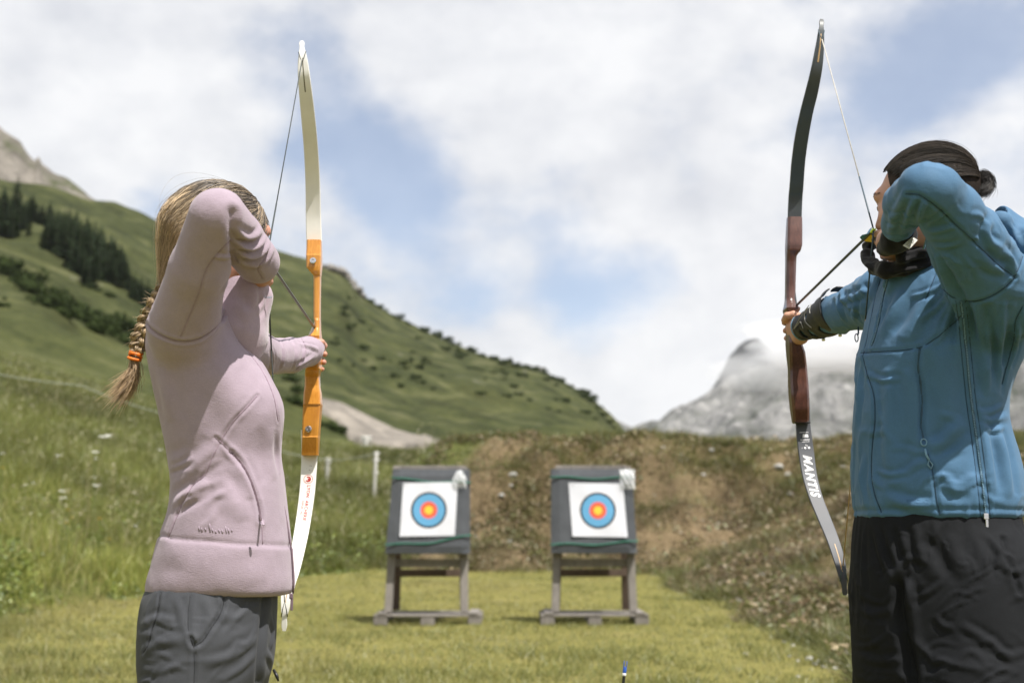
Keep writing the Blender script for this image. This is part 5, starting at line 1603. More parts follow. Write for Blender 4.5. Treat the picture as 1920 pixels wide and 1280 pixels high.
def skin_mat(name, color, ruddy):
    t = NT(name); v = t.coord('Object'); n = t.noise(v, 22, 5, .6); n2 = t.noise(v, 160, 3, .6)
    c = t.ramp(n, [(.3, color), (.7, ruddy)])
    t.bsdf(c, .5, t.bump(n2, .12, .0012), Subsurface_Weight=.12, Subsurface_Radius=(.008, .003, .0015), Specular_IOR_Level=.35); return t.m
def hair_mat(name, rough=.42):
    t = NT(name); a = t.attr('Col'); t.bsdf(a.outputs['Color'], rough, None, Specular_IOR_Level=.55 if rough < .6 else .1, Anisotropic=.4 if rough < .6 else 0.0); return t.m
M_SKIN_W = skin_mat('skin_fair', (.42, .22, .155), (.50, .25, .175))
M_SKIN_M = skin_mat('skin_light', (.45, .255, .175), (.52, .285, .20))
M_FLEECE = fabric('lilac_fleece', (.318, .256, .305), .95, .24, 560, .30, .075, 40, knit=1.2, sheen_tint=(1, .92, .96), bdist=.0016)
M_FLEECE_IN = fabric('lilac_fleece_pile', (.24, .185, .22), 1.0, .5, 420, .9, .12, 60, bdist=.002)
M_FLEECE_D = simple('lilac_zip_tape', (.16, .11, .135), .7, .1, 80)
M_TROUSER = fabric('charcoal_hiking_cloth', (.052, .055, .063), .75, .04, 500, .35, .09, 25)
M_SOFT = fabric('blue_softshell', (.060, .140, .243), .74, .10, 420, .35, .07, 22, sheen_tint=(.85, .95, 1), knit=.6, bdist=.0010)
M_SOFT_SEAM = simple('blue_seam_thread_shade', (.018, .050, .092), .8, .15, 90)  # thread, darkened well below the cloth to give the shade in the seams
M_FLEECE_SEAM = simple('lilac_seam_thread', (.31, .23, .28), .9, .12, 90)
M_TROUSER_SEAM = simple('charcoal_seam_thread_shade', (.028, .030, .034), .9, .12, 90)  # thread with the seam's shade put into its darker tone
M_SOFT_D = simple('dark_blue_zip', (.020, .060, .105), .55, .15, 90)
M_SOFT_L = simple('light_blue_cord', (.16, .30, .42), .6, .12, 90)
M_SHORTS = fabric('black_nylon', (.0135, .0145, .0165), .82, .0, 600, .3, .14, 30, spec=.09)
M_GAITER = fabric('black_fleece', (.009, .009, .0105), .95, .15, 500, .6, .2, 50)
M_GUARD = simple('black_neoprene', (.020, .020, .022), .6, .15, 60, .3, 500, .0006)
M_GREY_PRINT = simple('grey_print', (.30, .29, .26), .5, .1, 60)
M_LABEL = simple('white_label', (.75, .74, .70), .7, .05, 60)
M_LABEL_INK = simple('label_ink', (.10, .10, .10), .7, .1, 60)
M_HAIR = hair_mat('hair_strands')
M_HAIR_CAP = hair_mat('hair_underlayer', .85)
M_TIE = simple('orange_elastic', (.72, .17, .012), .55, .12, 200, .4, 700, .0008)
M_SHOE = fabric('dark_hiking_shoe', (.05, .05, .055), .7, .1, 400, .4, .15, 30)
M_EYE = simple('eye_white', (.7, .68, .64), .15, .03, 30)
M_IRIS = simple('dark_iris', (.03, .018, .012), .1, .2, 200)

def frame(fd, up=(0, 0, 1)):
    """columns: forward, left, up"""
    f = np.array(fd, float); f /= np.linalg.norm(f); u = np.array(up, float); u = u - f * (u @ f); u /= np.linalg.norm(u)
    return np.stack([f, np.cross(u, f), u], 1)

def head_shape(sh, c, R, s=1.0, neck_to=None, neck_r=.056, k0=.02):
    def L(f, l, u): return c + R @ (np.array([f, l, u]) * s)
    def r(*v): return np.array(v) * s
    sh.ell(L(-.010, 0, .028), r(.098, .077, .092), R, .01)
    sh.ell(L(.022, 0, -.035), r(.070, .060, .080), R, .03)
    sh.cone(L(.030, -.046, -.062), L(.066, -.016, -.098), .020 * s, .018 * s, .03)
    sh.cone(L(.030, .046, -.062), L(.066, .016, -.098), .020 * s, .018 * s, .03)
    sh.cone(L(.066, -.012, -.102), L(.066, .012, -.102), .019 * s, .019 * s, .02)
    sh.cone(L(.079, -.030, .033), L(.079, .030, .033), .017 * s, .017 * s, .02)      # brow
    sh.cone(L(.083, 0, .020), L(.100, 0, -.020), .0080 * s, .0105 * s, .014)            # nose
    for q in (-1, 1):
        sh.cone(L(.092, q * .009, -.025), L(.088, q * .010, -.026), .0070 * s, .0065 * s, .007)
        sh.ell(L(.103, q * .033, .010), r(.017, .0175, .0115), R, .014, True)        # eye socket
        sh.ell(L(.0765, q * .032, .0085), r(.0135, .0165, .0105), R, .007)            # lids
        sh.ell(L(.064, q * .044, -.018), r(.022, .020, .020), R, .025)                # cheekbone
        Re = R @ np.array(Matrix.Rotation(rad(-18 * q), 3, 'Z'))
        sh.ell(L(-.008, q * .0795, -.006), r(.0185, .0075, .031), Re, .006)
        sh.ell(L(-.004, q * .086, -.004), r(.010, .006, .018), Re, .005, True)
    sh.cone(L(.0885, -.016, -.058), L(.0885, .016, -.058), .0075 * s, .0075 * s, .008)
    sh.cone(L(.0865, -.013, -.068), L(.0865, .013, -.068), .0085 * s, .0085 * s, .007)
    if neck_to is not None: sh.cone(L(-.022, 0, -.055), neck_to, neck_r * s, neck_r * 1.08, .03)
    return L

def eyes(L, R, s, parent):
    for q in (-1, 1):
        m = MB(); c = L(.0775, q * .032, .0085)
        bm = bmesh.new(); bmesh.ops.create_uvsphere(bm, u_segments=14, v_segments=10, radius=.0118 * s)
        me = bpy.data.meshes.new('eye'); bm.to_mesh(me); bm.free(); me.materials.append(M_EYE)
        me.polygons.foreach_set('use_smooth', [True] * len(me.polygons))
        o = obj('eye', me, None, c + R @ np.array([.0022, 0, 0]) * s); bpy.context.view_layer.update(); keep_world(o, parent)
        m.lathe([(.0058 * s, 0), (.005 * s, .0012 * s), (.0004, .0018 * s)], 12, c + R @ np.array([.0128, 0, 0]) * s, rot_from(R[:, 0])); m.build('iris', M_IRIS, parent, True)

def locks(wp, d0, rg, K, tt, strength=.7, lift=.005, cen=None):
    """gathers combed strands into uneven locks"""
    n = len(wp); sd = rg.choice(n, K, replace=False); near = (d0 @ d0[sd].T).argmax(1)
    w = (strength * np.sin(np.clip(tt * 1.05, 0, 1) * np.pi) ** .8)[None, :, None] * rg.uniform(.55, 1, (n, 1, 1))
    out = wp * (1 - w) + wp[sd][near] * w
    if cen is not None:
        r = out - cen; r /= np.linalg.norm(r, axis=2)[..., None]
        out = out + r * (rg.normal(0, lift, K)[near][:, None, None]) * np.sin(tt * np.pi)[None, :, None]
    return out, near

def strand_mesh(paths, r0, cols, sides=3, taper=True):
    """many hair strands as thin prisms. paths (n,m,3); cols (n,m,3)"""
    P = np.asarray(paths, float); n, m, _ = P.shape
    T = np.gradient(P, axis=1); T /= np.linalg.norm(T, axis=2)[..., None] + 1e-9
    ref = np.tile(np.array([.3, .2, 1.0]), (n, m, 1)); U = np.cross(T, ref); U /= np.linalg.norm(U, axis=2)[..., None] + 1e-9
    W = np.cross(T, U)
    t = np.linspace(0, 1, m); rr = (np.asarray(r0).reshape(-1, 1) * np.ones((n, m)))
    if taper: rr = rr * (1 - .75 * t ** 3)[None]
    V = np.stack([P + rr[..., None] * (math.cos(a) * U + math.sin(a) * W) for a in [2 * math.pi * k / sides for k in range(sides)]], 2).reshape(-1, 3)
    C = np.repeat(np.asarray(cols).reshape(-1, 3), sides, 0)
    i = np.arange(n * m * sides).reshape(n, m, sides)
    F = np.stack([i[:, :-1], np.roll(i, -1, 2)[:, :-1], np.roll(i, -1, 2)[:, 1:], i[:, 1:]], -1).reshape(-1, 4)
    return V, F, C

def finger(sh, pts, r, k=.004):
    pts = [np.array(p) for p in pts]
    n = len(pts)
    sh.chain(pts, [r * (1 - .18 * i / (n - 1)) for i in range(n)], k, .003)

def shoes(feet, parent, mat):
    for (x, y, ang) in feet:
        sh = Shape(); d = np.array([math.cos(ang), math.sin(ang), 0]); c = np.array([x, y, 0])
        sh.cone(c - d * .07 + [0, 0, .045], c + d * .12 + [0, 0, .036], .046, .042, .02)
        sh.cone(c - d * .05 + [0, 0, .05], c - d * .045 + [0, 0, .14], .045, .05, .03)
        sh.p.append((lambda P: .001 - P[:, 2], np.full(3, -9e9), np.full(3, 9e9), .006, 'cut'))
        V, F = sh.mesh(.008); o = obj('shoe', np_mesh('shoe', V, F, [mat], True)); keep_world(o, parent)

def zip_pull(c, d, L, w, name, mat, parent, th=.0022):
    d = np.array(d, float); d /= np.linalg.norm(d); m = MB()
    R = rot_from(d, (1, 0, 0))
    m.box(np.array(c) + d * L * .12, (w * .8, th * 1.6, L * .26), R, th * .4)
    m.box(np.array(c) + d * L * .62, (w * .62, th, L * .74), R, th * .4)
    return m.build(name, mat, parent)

def rows_px(rows, Y, f=1.0):
    out = []
    for r in rows:
        py, l, rr, b = r[:4]; yy = Y if len(r) < 5 else r[4]
        a, c = Q(l, py, yy), Q(rr, py, yy)
        out.append(((a[2] + c[2]) / 2, (a[0] + c[0]) / 2, yy, (c[0] - a[0]) / 2 * f, b))
    return out
# ------------------------------------------------------------------ the woman
def woman():
    YT = 2.75
    root = None
    torso = [(1113, 275, 552, .152), (1095, 277, 553, .156), (1060, 286, 551, .158), (1030, 294, 549, .157), (1000, 302, 546, .153), (950, 317, 540, .149), (900, 321, 535, .140), (850, 315, 529, .140), (800, 305, 531, .147), (768, 298, 531, .153), (730, 291, 519, .159), (690, 284, 500, .165), (650, 280, 474, .166), (618, 288, 462, .150), (590, 318, 452, .112), (568, 356, 440, .060)]
    arm = [(Q(343, 612, 2.60), .073), (Q(372, 508, 2.50), .0565), (Q(402, 409, 2.42), .0505)]
    fore = [(Q(411, 402, 2.42), .051), (Q(446, 444, 2.52), .049), (Q(483, 491, 2.635), .0475)]
    larm = [(Q(438, 640, 2.92), .066), (Q(500, 667, 3.12), .046), (Q(545, 666, 3.28), .045), (Q(578, 658, 3.39), .040), (Q(592, 652, 3.43), .026)]
    # ---------------- body
    HC = Q(419, 454, 2.73); R = frame((.85, .5, -.06)); hs = .98
    b = Shape()
    b.loft(rows_px([r for r in torso if r[0] < 1050], YT, .965), .02, grow=-.014)
    b.loft(rows_px([(1040, 320, 505, .11), (1085, 310, 500, .115), (1120, 295, 495, .125), (1180, 290, 490, .13), (1230, 300, 485, .12)], YT, .92), .03)
    xh = Q(390, 1180, YT)[0]
    RL = [(np.array([xh - .01, 2.695, .74]), .084), (np.array([xh - .02, 2.62, .46]), .058), (np.array([xh - .035, 2.58, .10]), .042)]
    LL = [(np.array([xh + .0, 2.84, .74]), .080), (np.array([xh + .03, 2.90, .46]), .058), (np.array([xh + .02, 2.93, .10]), .042)]
    for ch in (RL, LL): b.chain([p for p, _ in ch], [r for _, r in ch], .03)
    b.chain([p for p, _ in arm], [r - .014 for _, r in arm], .02); b.chain([p for p, _ in fore], [.038, .034, .026], .02)
    b.chain([p for p, _ in larm[:4]], [.048, .034, .030, .026], .02)
    L = head_shape(b, HC, R, hs, Q(432, 575, 2.76), .054)
    Vb, Fb = b.mesh(.006)
    # head again at a finer grain, hands with fingers: laid over the coarse body
    hd = Shape(); head_shape(hd, HC, R, hs, Q(432, 575, 2.76), .0545); Vh, Fh = hd.mesh(.0034)
    # drawing hand: three fingers hook the string below the cuff
    h = Shape()
    wrist = Q(478, 488, 2.66); palm = Q(488, 512, 2.715)
    h.cone(wrist, palm, .026, .026, .01); h.ell(palm, (.025, .025, .029), None, .012)
    for i, (py, x0) in enumerate(((500, 500), (513, 500), (525, 498), (535, 493))):
        kn = Q(x0, py, 2.735); mid = Q(x0 + 9 - i, py + 3, 2.762); mid2 = Q(x0 + 3, py + 4, 2.778); tip = Q(x0 - 7, py + 3, 2.770)
        finger(h, [Q(x0 - 12, py - 2, 2.715), kn, mid, mid2, tip], .0092)
    finger(h, [Q(486, 520, 2.725), Q(482, 532, 2.74), Q(476, 540, 2.752)], .0100)
    Vr, Fr = h.mesh(.003)
    # bow hand: fingers go round the far side of the grip and come back at its right
    h = Shape()
    pc = Q(581, 655, 3.455); h.cone(Q(580, 657, 3.39), pc, .026, .028, .012)
    h.ell(Q(585, 660, 3.465), (.020, .030, .040), None, .012)
    for i, py in enumerate((642, 658, 673, 686)):
        s_ = (0, 0, -2, -5)[i]
        finger(h, [Q(576, py, 3.475), Q(578 + s_ * .3, py, 3.520), Q(592 + s_ * .5, py + 1, 3.537), Q(606 + s_, py + 3, 3.520), Q(609 + s_, py + 6, 3.487)], .0096 if i < 3 else .0082)
    finger(h, [Q(580, 645, 3.44), Q(590, 640, 3.425), Q(603, 642, 3.43), Q(607, 650, 3.445)], .0105)
    Vl, Fl = h.mesh(.003)
    V = np.vstack([Vb, Vh, Vr, Vl]); n0, n1, n2 = len(Vb), len(Vb) + len(Vh), len(Vb) + len(Vh) + len(Vr)
    F = np.vstack([Fb, Fh + n0, Fr + n1, Fl + n2])
    root = obj('person', np_mesh('person', V, F, [M_SKIN_W], True))
    tag(root, 'person in lilac zip fleece with a long blonde braid drawing the white limbed bow', 'person')
    eyes(L, R, hs, root)

    # ---------------- fleece
    j = Shape()
    j.loft(rows_px(torso, YT, .965), .02, n=2.2)
    j.ell(Q(468, 774, 2.70), (.054, .052, .060), None, .06); j.ell(Q(466, 774, 2.84), (.052, .052, .060), None, .06)
    j.chain([p for p, _ in arm], [r for _, r in arm], .028, .02); j.chain([p for p, _ in fore], [r for _, r in fore], .010, .012)
    j.chain([p for p, _ in larm], [r for _, r in larm], .03, .01)
    j.cone(Q(355, 606, 2.86), Q(425, 640, 2.90), .050, .06, .04)
    V, F = j.mesh(.0042)
    c = Cloth(relax(V, F, 2), F)
    z = c.V[:, 2]
    # waist, hem and sleeve shaping
    zs = np.interp(c.V[:, 0], *zip(*sorted((Q(x, y, 2.6)[0], Q(x, y, 2.6)[2]) for x, y in ((294, 1004), (312, 1009), (398, 1015), (444, 1020), (494, 1022), (550, 1027)))))
    band = sstep(.004, -.004, z - zs)
    c.V += c.N * (band * .0020)[:, None]
    crease = -.0035 * np.exp(-((z - zs) / .004) ** 2) * (z < 1.2)
    c.V += c.N * crease[:, None]
    c.bvh()
    # broad drapes
    for poly, h_, w in [([(318, 905), (345, 892), (380, 862), (405, 835)], .006, .016), ([(322, 945), (342, 930), (366, 918), (386, 898)], .007, .013), ([(316, 870), (336, 866), (360, 850)], .004, .014), ([(445, 870), (462, 905), (468, 935)], .005, .014),
                        ([(300, 690), (312, 740), (322, 790)], .004, .02), ([(505, 690), (512, 720), (520, 770)], .003, .015), ([(420, 905), (440, 940), (455, 975)], .003, .02), ([(510, 800), (505, 850), (515, 900)], .004, .02), ([(525, 800), (522, 840), (526, 890)], .004, .012),
                        ([(300, 1030), (380, 1052), (470, 1050)], .003, .02), ([(330, 1075), (420, 1085), (500, 1072)], .003, .02), ([(400, 690), (430, 730), (450, 790)], .003, .03)]:
        c.fold(poly, h_, w)
    # bunched folds in the crook of the drawing arm
    for poly, h_, w in [([(438, 428), (452, 440), (470, 446), (484, 440), (492, 424)], .005, .007), ([(438, 450), (455, 462), (474, 466), (492, 456), (502, 436)], .007, .006), ([(438, 464), (456, 478), (478, 482), (497, 470), (508, 448)], .008, .006),
                        ([(438, 480), (458, 494), (482, 498), (502, 486), (514, 462)], .006, .007), ([(443, 440), (458, 452), (478, 456)], .004, .004), ([(446, 434), (462, 446), (480, 447)], .003, .004), ([(440, 472), (460, 487), (486, 490)], .004, .0045)]:
        c.fold(poly, h_, w, .9)
    c.seam([(437, 400), (436, 420), (438, 440), (438, 470), (437, 492)], .010, .010, .002, thread=0)
    # bow-arm folds
    for poly in [[(528, 640), (534, 660), (530, 690)], [(548, 636), (556, 655), (552, 690)], [(566, 636), (572, 650), (566, 680)], [(506, 645), (512, 668), (510, 695)], [(560, 645), (580, 648), (598, 655)], [(552, 690), (570, 680), (590, 668)]]:
        c.fold(poly, .004, .006, .9)
    for poly in ([(430, 575), (408, 590), (380, 598)], [(318, 880), (340, 872), (362, 858)], [(326, 962), (345, 946), (362, 930)], [(436, 500), (424, 506), (408, 520)], [(436, 478), (420, 482), (402, 480)], [(437, 520), (428, 530), (416, 548)]): c.fold(poly, .0032, .005, .9)
    c.crumple(8, (330, 860, 420, 980), 3, (25, 60), (.004, .007), (.001, .0022), (-1.0, -.2))
    c.noise_folds(.0022, 9, (1, 1, .8), 3); c.noise_folds(.0010, 28, (1, 1, 1), 7)
    c.N = normals(c.V, c.F); c.bvh()
    # seams
    c.seam([(274, 604), (280, 614), (292, 624), (312, 634), (340, 641), (370, 637), (398, 621), (415, 602), (425, 580)], .0030, .0036, .0022)
    c.seam([(336, 637), (350, 605), (372, 552), (390, 500), (412, 472), (435, 448)], .0016, .003)
    c.seam([(483, 741), (462, 764), (440, 787), (412, 830), (397, 860), (385, 888), (360, 910), (345, 935), (330, 970), (316, 1006)], .0030, .0032, .0016)
    c.seam([(404, 820), (418, 832), (434, 848)], .0030, .0034, .0014)
    c.seam([(428, 597), (437, 617), (446, 636), (467, 661), (496, 701), (514, 744), (522, 790)], .0020, .0030, .001)
    c.seam([(492, 985), (493, 1019)], .0022, .003)
    c.seam([(503, 470), (496, 487), (484, 505), (492, 522)], .002, .003, .001)
    c.seam([(566, 634), (573, 650), (568, 672), (556, 693)], .002, .003, .001)
    pocket = [(434, 848), (446, 860), (458, 876), (468, 895), (476, 916), (482, 936), (487, 958), (489, 975)]
    c.seam(pocket, .0045, .0045, .0022, thread=0)
    c.N = normals(c.V, c.F); c.bvh()
    jk = c.obj('fleece_jacket', [M_FLEECE], root, 1)
    c.threads(M_FLEECE_SEAM, jk)
    # pocket zip with its pull, hem cord
    m, P, N, T, S_ = c.strip(pocket, .0042, .0006, .0006); keep_world(m.build('pocket_zip', M_FLEECE_D), jk)
    p, nn_ = c.cast(488, 968); zip_pull(p + nn_ * .004, Q(500, 996, 2.6) - p, .034, .0075, 'pocket_zip_pull', M_FLEECE, jk)
    m = MB(); cyl(m, Q(487, 964, 2.59) + [0, 0, 0], Q(489, 976, 2.59), .003, 8)
    o_ = m.build('zip_slider', M_FLEECE_D); keep_world(o_, jk)
    # front zip edge, down to the hem
    zp = [(548, 1026), (551, 1050), (553, 1080), (552, 1108)]
    m = MB(); m.tube([Q(x - 1.5, y, 2.74) for x, y in [(523, 905), (534, 950), (543, 1000), (548, 1030), (551, 1060), (552, 1090), (551, 1112)]], .0022, 6); keep_world(m.build('front_zip', M_FLEECE_D, None, True), jk)
    m = MB(); m.box(Q(546, 1117, 2.735), (.008, .006, .012), None, .002); m.box(Q(547, 1130, 2.735), (.0055, .003, .030), None, .001); keep_world(m.build('front_zip_pull', M_FLEECE_D), jk)
    # raised tone-on-tone mark above the hem
    m = MB()
    for k, (x, y0, y1) in enumerate([(373, 986, 995), (378, 988, 996), (385, 989, 995), (393, 981, 997), (398, 990, 997), (404, 994, 999), (410, 991, 998), (416, 992, 999), (423, 986, 999), (428, 990, 999), (434, 992, 996)]):
        a, na = c.cast(x, y0); b_, nb = c.cast(x + 1.5, y1)
        if a is not None and b_ is not None: m.tube([a + na * .0003, (a + b_) / 2 + na * .0010, b_ + nb * .0003], .0011, 5)
    keep_world(m.build('raised_mark', M_FLEECE, None, True), jk)

    # collar: tall, knitted, standing round the neck with the zip partly open
    cs = Shape()
    cs.cone(Q(428, 622, 2.75), Q(444, 560, 2.755), .088, .073, .02); cs.cone(Q(444, 560, 2.755), Q(449, 500, 2.755), .073, .070, .01)
    cs.cone(Q(482, 594, 2.745), Q(499, 556, 2.75), .020, .014, .015)
    cs.plane_cut(Q(449, 517, 2.70), (.22, .0, 1))
    V, F = cs.mesh(.004); cc = Cloth(relax(V, F, 2), F)
    cc.fold([(470, 530), (478, 560), (470, 590)], .004, .01); cc.fold([(492, 548), (494, 565), (482, 588)], .004, .006); cc.fold([(440, 560), (456, 585), (470, 598)], .003, .012)
    cc.noise_folds(.0018, 16, (1, 1, 1), 13); cc.N = normals(cc.V, cc.F); cc.bvh()
    col = cc.obj('collar', [fabric('lilac_collar_knit', (.36, .28, .33), .95, .4, 520, .7, .08, 60, bdist=.0012)], jk, 1)
    m = MB(); a = Q(485, 553, 2.725); bb = Q(511, 560, 2.715)
    m.box((a * .75 + bb * .25), (.014, .006, .006), rot_from((0, -1, 0), bb - a), .001); m.box((a * .35 + bb * .65), (.020, .0025, .0038), rot_from((0, 0, 1), bb - a), .0006)
    keep_world(m.build('collar_zip_pull', M_METAL), jk)

    # ---------------- trousers
    t = Shape()
    t.loft(rows_px([(1062, 292, 522, .135), (1085, 284, 522, .142), (1105, 274, 522, .150), (1130, 264, 522, .158), (1160, 261, 521, .164), (1200, 264, 520, .164), (1245, 268, 515, .154), (1300, 285, 495, .13)], YT, .95), .02, n=2.2)
    for ch, rr in ((RL, (.108, .084, .072)), (LL, (.104, .084, .072))): t.chain([p for p, _ in ch], rr, .04)
    t.p.append((lambda P: .085 - P[:, 2], np.full(3, -9e9), np.full(3, 9e9), .01, 'cut'))
    V, F = t.mesh(.0048); c = Cloth(relax(V, F, 2), F)
    for poly, h_, w in [([(262, 1172), (288, 1160), (326, 1166)], .006, .008), ([(266, 1226), (300, 1204), (344, 1200)], .006, .009), ([(270, 1258), (318, 1252), (352, 1230)], .004, .007), ([(405, 1150), (440, 1158), (475, 1146)], .004, .010), ([(380, 1244), (430, 1230), (480, 1196)], .006, .009), ([(425, 1270), (455, 1250), (482, 1222)], .005, .007),
                        ([(505, 1150), (512, 1180), (508, 1220)], .008, .008), ([(498, 1220), (510, 1240), (514, 1270)], .008, .008), ([(330, 1120), (338, 1145), (342, 1180)], .004, .007), ([(384, 1120), (392, 1150), (384, 1176)], .004, .009)]:
        c.fold(poly, h_ * .45, w, .8)
    c.crumple(12, (270, 1130, 350, 1280), 5, (20, 60), (.003, .006), (.0008, .002)); c.crumple(9, (370, 1130, 490, 1280), 6, (20, 60), (.003, .006), (.0008, .002), (-.9, .3))
    c.creases(.0036, 7, (1, .8, 1.3), 21, None, .09, 3.0); c.creases(.0020, 17, (.9, .9, 1.3), 25, None, .05, 2.2); c.noise_folds(.0032, 7, (1, 1, 1.2), 23)
    c.N = normals(c.V, c.F); c.bvh()
    c.seam([(357, 1114), (353, 1150), (354, 1180), (362, 1205), (365, 1240), (364, 1279)], .0022, .003, .0016)
    c.seam([(351, 1114), (347, 1150), (348, 1180), (356, 1206)], .0010, .002, .0006)
    c.seam([(421, 1116), (419, 1135), (410, 1155), (395, 1178), (375, 1204), (364, 1209), (357, 1196)], .0042, .0040, .0030)
    c.seam([(300, 1112), (294, 1150), (284, 1180), (276, 1210), (268, 1222)], .0028, .0034, .002)
    c.seam([(498, 1114), (494, 1160), (488, 1220), (484, 1279)], .008, .010, .002, thread=0)
    tr_ = c.obj('trousers', [M_TROUSER], root, 1)
    c.threads(M_TROUSER_SEAM, tr_)
    m = MB(); m.tube([Q(513, 1255, 2.80), Q(519, 1266, 2.79), Q(522, 1276, 2.79)], [.003, .004, .002], 6); keep_world(m.build('pocket_tab', M_BLACK, None, True), tr_)
    shoes([(xh - .02, 2.57, -.25), (xh + .035, 2.935, .35)], root, M_SHOE)

    # ---------------- hair
    G = Q(318, 540, 2.70)
    sc = Shape(); s = hs
    sc.ell(L(-.012, 0, .030), np.array((.106, .086, .101)) * s, R, .01)
    sc.cone(L(-.070, .012, .01), G + np.array([.012, 0, .02]), .062, .026, .04)
    sc.cone(L(-.05, -.05, -.02), G + np.array([.02, 0, .02]), .040, .022, .03)
    sc.ell(L(.112, 0, -.030), np.array((.064, .088, .100)) * s, R, .012, True)
    sc.ell(L(.03, 0, -.13), np.array((.080, .066, .085)) * s, R, .02, True)
    V, F = sc.mesh(.005); V = relax(V, F, 2)
    base_c = np.array([.11, .085, .060])
    lx = ((V - HC) @ R)[:, 0]
    colr = base_c * (1 + .9 * fbm(V * np.array([1, 1, .4]), 60, 2, 5)[:, None]) + np.outer(sstep(.0, -.1, lx), np.array([.24, .18, .11]))
    cap = obj('hair', np_mesh('hair', V, F, [M_HAIR_CAP], True, np.clip(colr, .01, 1))); keep_world(cap, root)
    rg = np.random.default_rng(5); n = 6500; mseg = 16
    # start along the hairline and the parting, run over the scalp to the nape
    th = rg.uniform(-1.15, 1.15, n); ph = rg.uniform(.0, 1.0, n)
    d0 = np.stack([np.cos(th) * (.92 - 1.25 * ph), np.sin(th) * 1.0, .62 - .25 * np.abs(th) + .55 * ph], 1); d0 /= np.linalg.norm(d0, axis=1)[:, None]
    dg = ((G - HC) @ R); dg = np.array([-.72, .0, -.55]); dg /= np.linalg.norm(dg)
    dg = dg + rg.normal(0, .12, (n, 3)); dg /= np.linalg.norm(dg, axis=1)[:, None]
    om = np.arccos(np.clip((d0 * dg).sum(1), -.999, .999)); tt = np.linspace(0, 1, mseg)
    lift = rg.uniform(.0, 1.0, n) ** 1.5
    paths = np.zeros((n, mseg, 3))
    cen = np.array([-.012, 0, .030]) * s; radii = np.array([.107, .087, .102]) * s
    for i, t_ in enumerate(tt):
        w0 = np.sin((1 - t_) * om) / np.sin(om); w1 = np.sin(t_ * om) / np.sin(om)
        d = d0 * w0[:, None] + d1 * w1[:, None] if False else d0 * w0[:, None] + dg * w1[:, None]
        vol = 1 + (.02 + .05 * lift) * math.sin(min(1, t_ * 1.15) * math.pi) ** .7 + .34 * sstep(.45, 1.0, np.array(t_)) * (1 - d[:, 2] * .2) * (.55 + .45 * lift)
        paths[:, i] = cen + d * radii * vol[:, None]
    wp = HC + paths @ R.T
    wp, lk = locks(wp, d0, rg, 150, tt, .75, .0045, HC)
    pull = sstep(.72, 1.0, tt)[None, :, None]
    jit = rg.normal(0, .010, (n, 1, 3)) * np.array([1, 1, .8])
    wp = wp * (1 - pull) + (G + jit * .9) * pull
    wp += .0026 * np.sin(tt[None, :, None] * 9 + rg.uniform(0, 6, (n, 1, 3))) * np.sin(tt * np.pi)[None, :, None] + .009 * (np.sin(th * 31 + 3 * ph)[:, None, None] * np.array([1, .3, .2])) * (sstep(.3, .7, tt) * sstep(1.0, .8, tt))[None, :, None]
    clump = .5 + .5 * np.sin(th * 17 + 2 * np.sin(ph * 9)); blond = np.clip(rg.normal(.40, .20, n) + .6 * (clump - .5), 0, 1)
    mixb = np.clip(blond[:, None] * .8 + .85 * sstep(.22, .70, tt)[None] - .20, 0, 1)[..., None]
    cl = (1 - mixb) * np.array([.085, .068, .054]) + mixb * np.array([.62, .47, .30])
    cl = cl * rg.uniform(.6, 1.25, (n, 1, 1)) * (.72 + .45 * clump[:, None, None]) * rg.uniform(.6, 1.3, 150)[lk][:, None, None]
    # flyaway hairs
    nf = 150; fi = rg.integers(0, n, nf); fw = wp[fi].copy(); e = rg.normal(0, 1, (nf, 3)); e[:, 0] -= .5; e[:, 2] += .5
    fw += e[:, None, :] * (np.sin(tt * 2.6)[None, :, None] ** 2) * (rg.uniform(.05, 1, (nf, 1, 1)) ** 3) * .018
    allp = np.vstack([wp, fw]); allc = np.vstack([cl, cl[fi] * 1.1]); rr = np.concatenate([rg.uniform(.0004, .0009, n), np.full(nf, .00022)])
    V, F, C = strand_mesh(allp, rr, allc)
    st = obj('hair_strands', np_mesh('hair_strands', V, F, [M_HAIR], True, C)); keep_world(st, cap)
    # braid
    cp = np.array([G + [0, 0, .010], Q(304, 552, 2.69), Q(292, 568, 2.69), Q(281, 590, 2.70), Q(271, 613, 2.70), Q(263, 638, 2.70), Q(256, 660, 2.70)])
    ax = hermite(cp, 60); Ta = np.gradient(ax, axis=0); Ta /= np.linalg.norm(Ta, axis=1)[:, None]
    A_ = np.cross(Ta, np.array([0, 1.0, 0])); A_ /= np.linalg.norm(A_, axis=1)[:, None]; B_ = np.cross(Ta, A_)
    PB = []; CB = []
    u = np.linspace(0, 1, 60); turns = 2.9; amp = .0112 * (1 - .25 * u)
    for k in range(3):
        phs = u * turns * 2 * math.pi + k * 2 * math.pi / 3
        cen_ = ax + A_ * (amp * (1 + .18 * np.sin(u * 23 + k)) * np.sin(phs + .25 * np.sin(u * 11)))[:, None] + B_ * (amp * .55 * np.sin(2 * phs))[:, None]
        for q in range(120):
            a = rg.uniform(0, 2 * math.pi); r_ = .0100 * math.sqrt(rg.uniform(0, 1)) * (1 - .22 * u)
            tw = a + u * 5 + .8 * math.sin(q) * u
            r_ = r_ * (1 + .35 * rg.normal() * np.sin(u * rg.uniform(8, 20) + a))
            PB.append(cen_ + A_ * (r_ * np.cos(tw))[:, None] + B_ * (r_ * np.sin(tw))[:, None])
            b_ = np.clip(rg.normal(.55, .28), 0, 1); CB.append(np.tile(((1 - b_) * np.array([.14, .10, .065]) + b_ * np.array([.56, .41, .24])) * rg.uniform(.7, 1.2), (60, 1)))
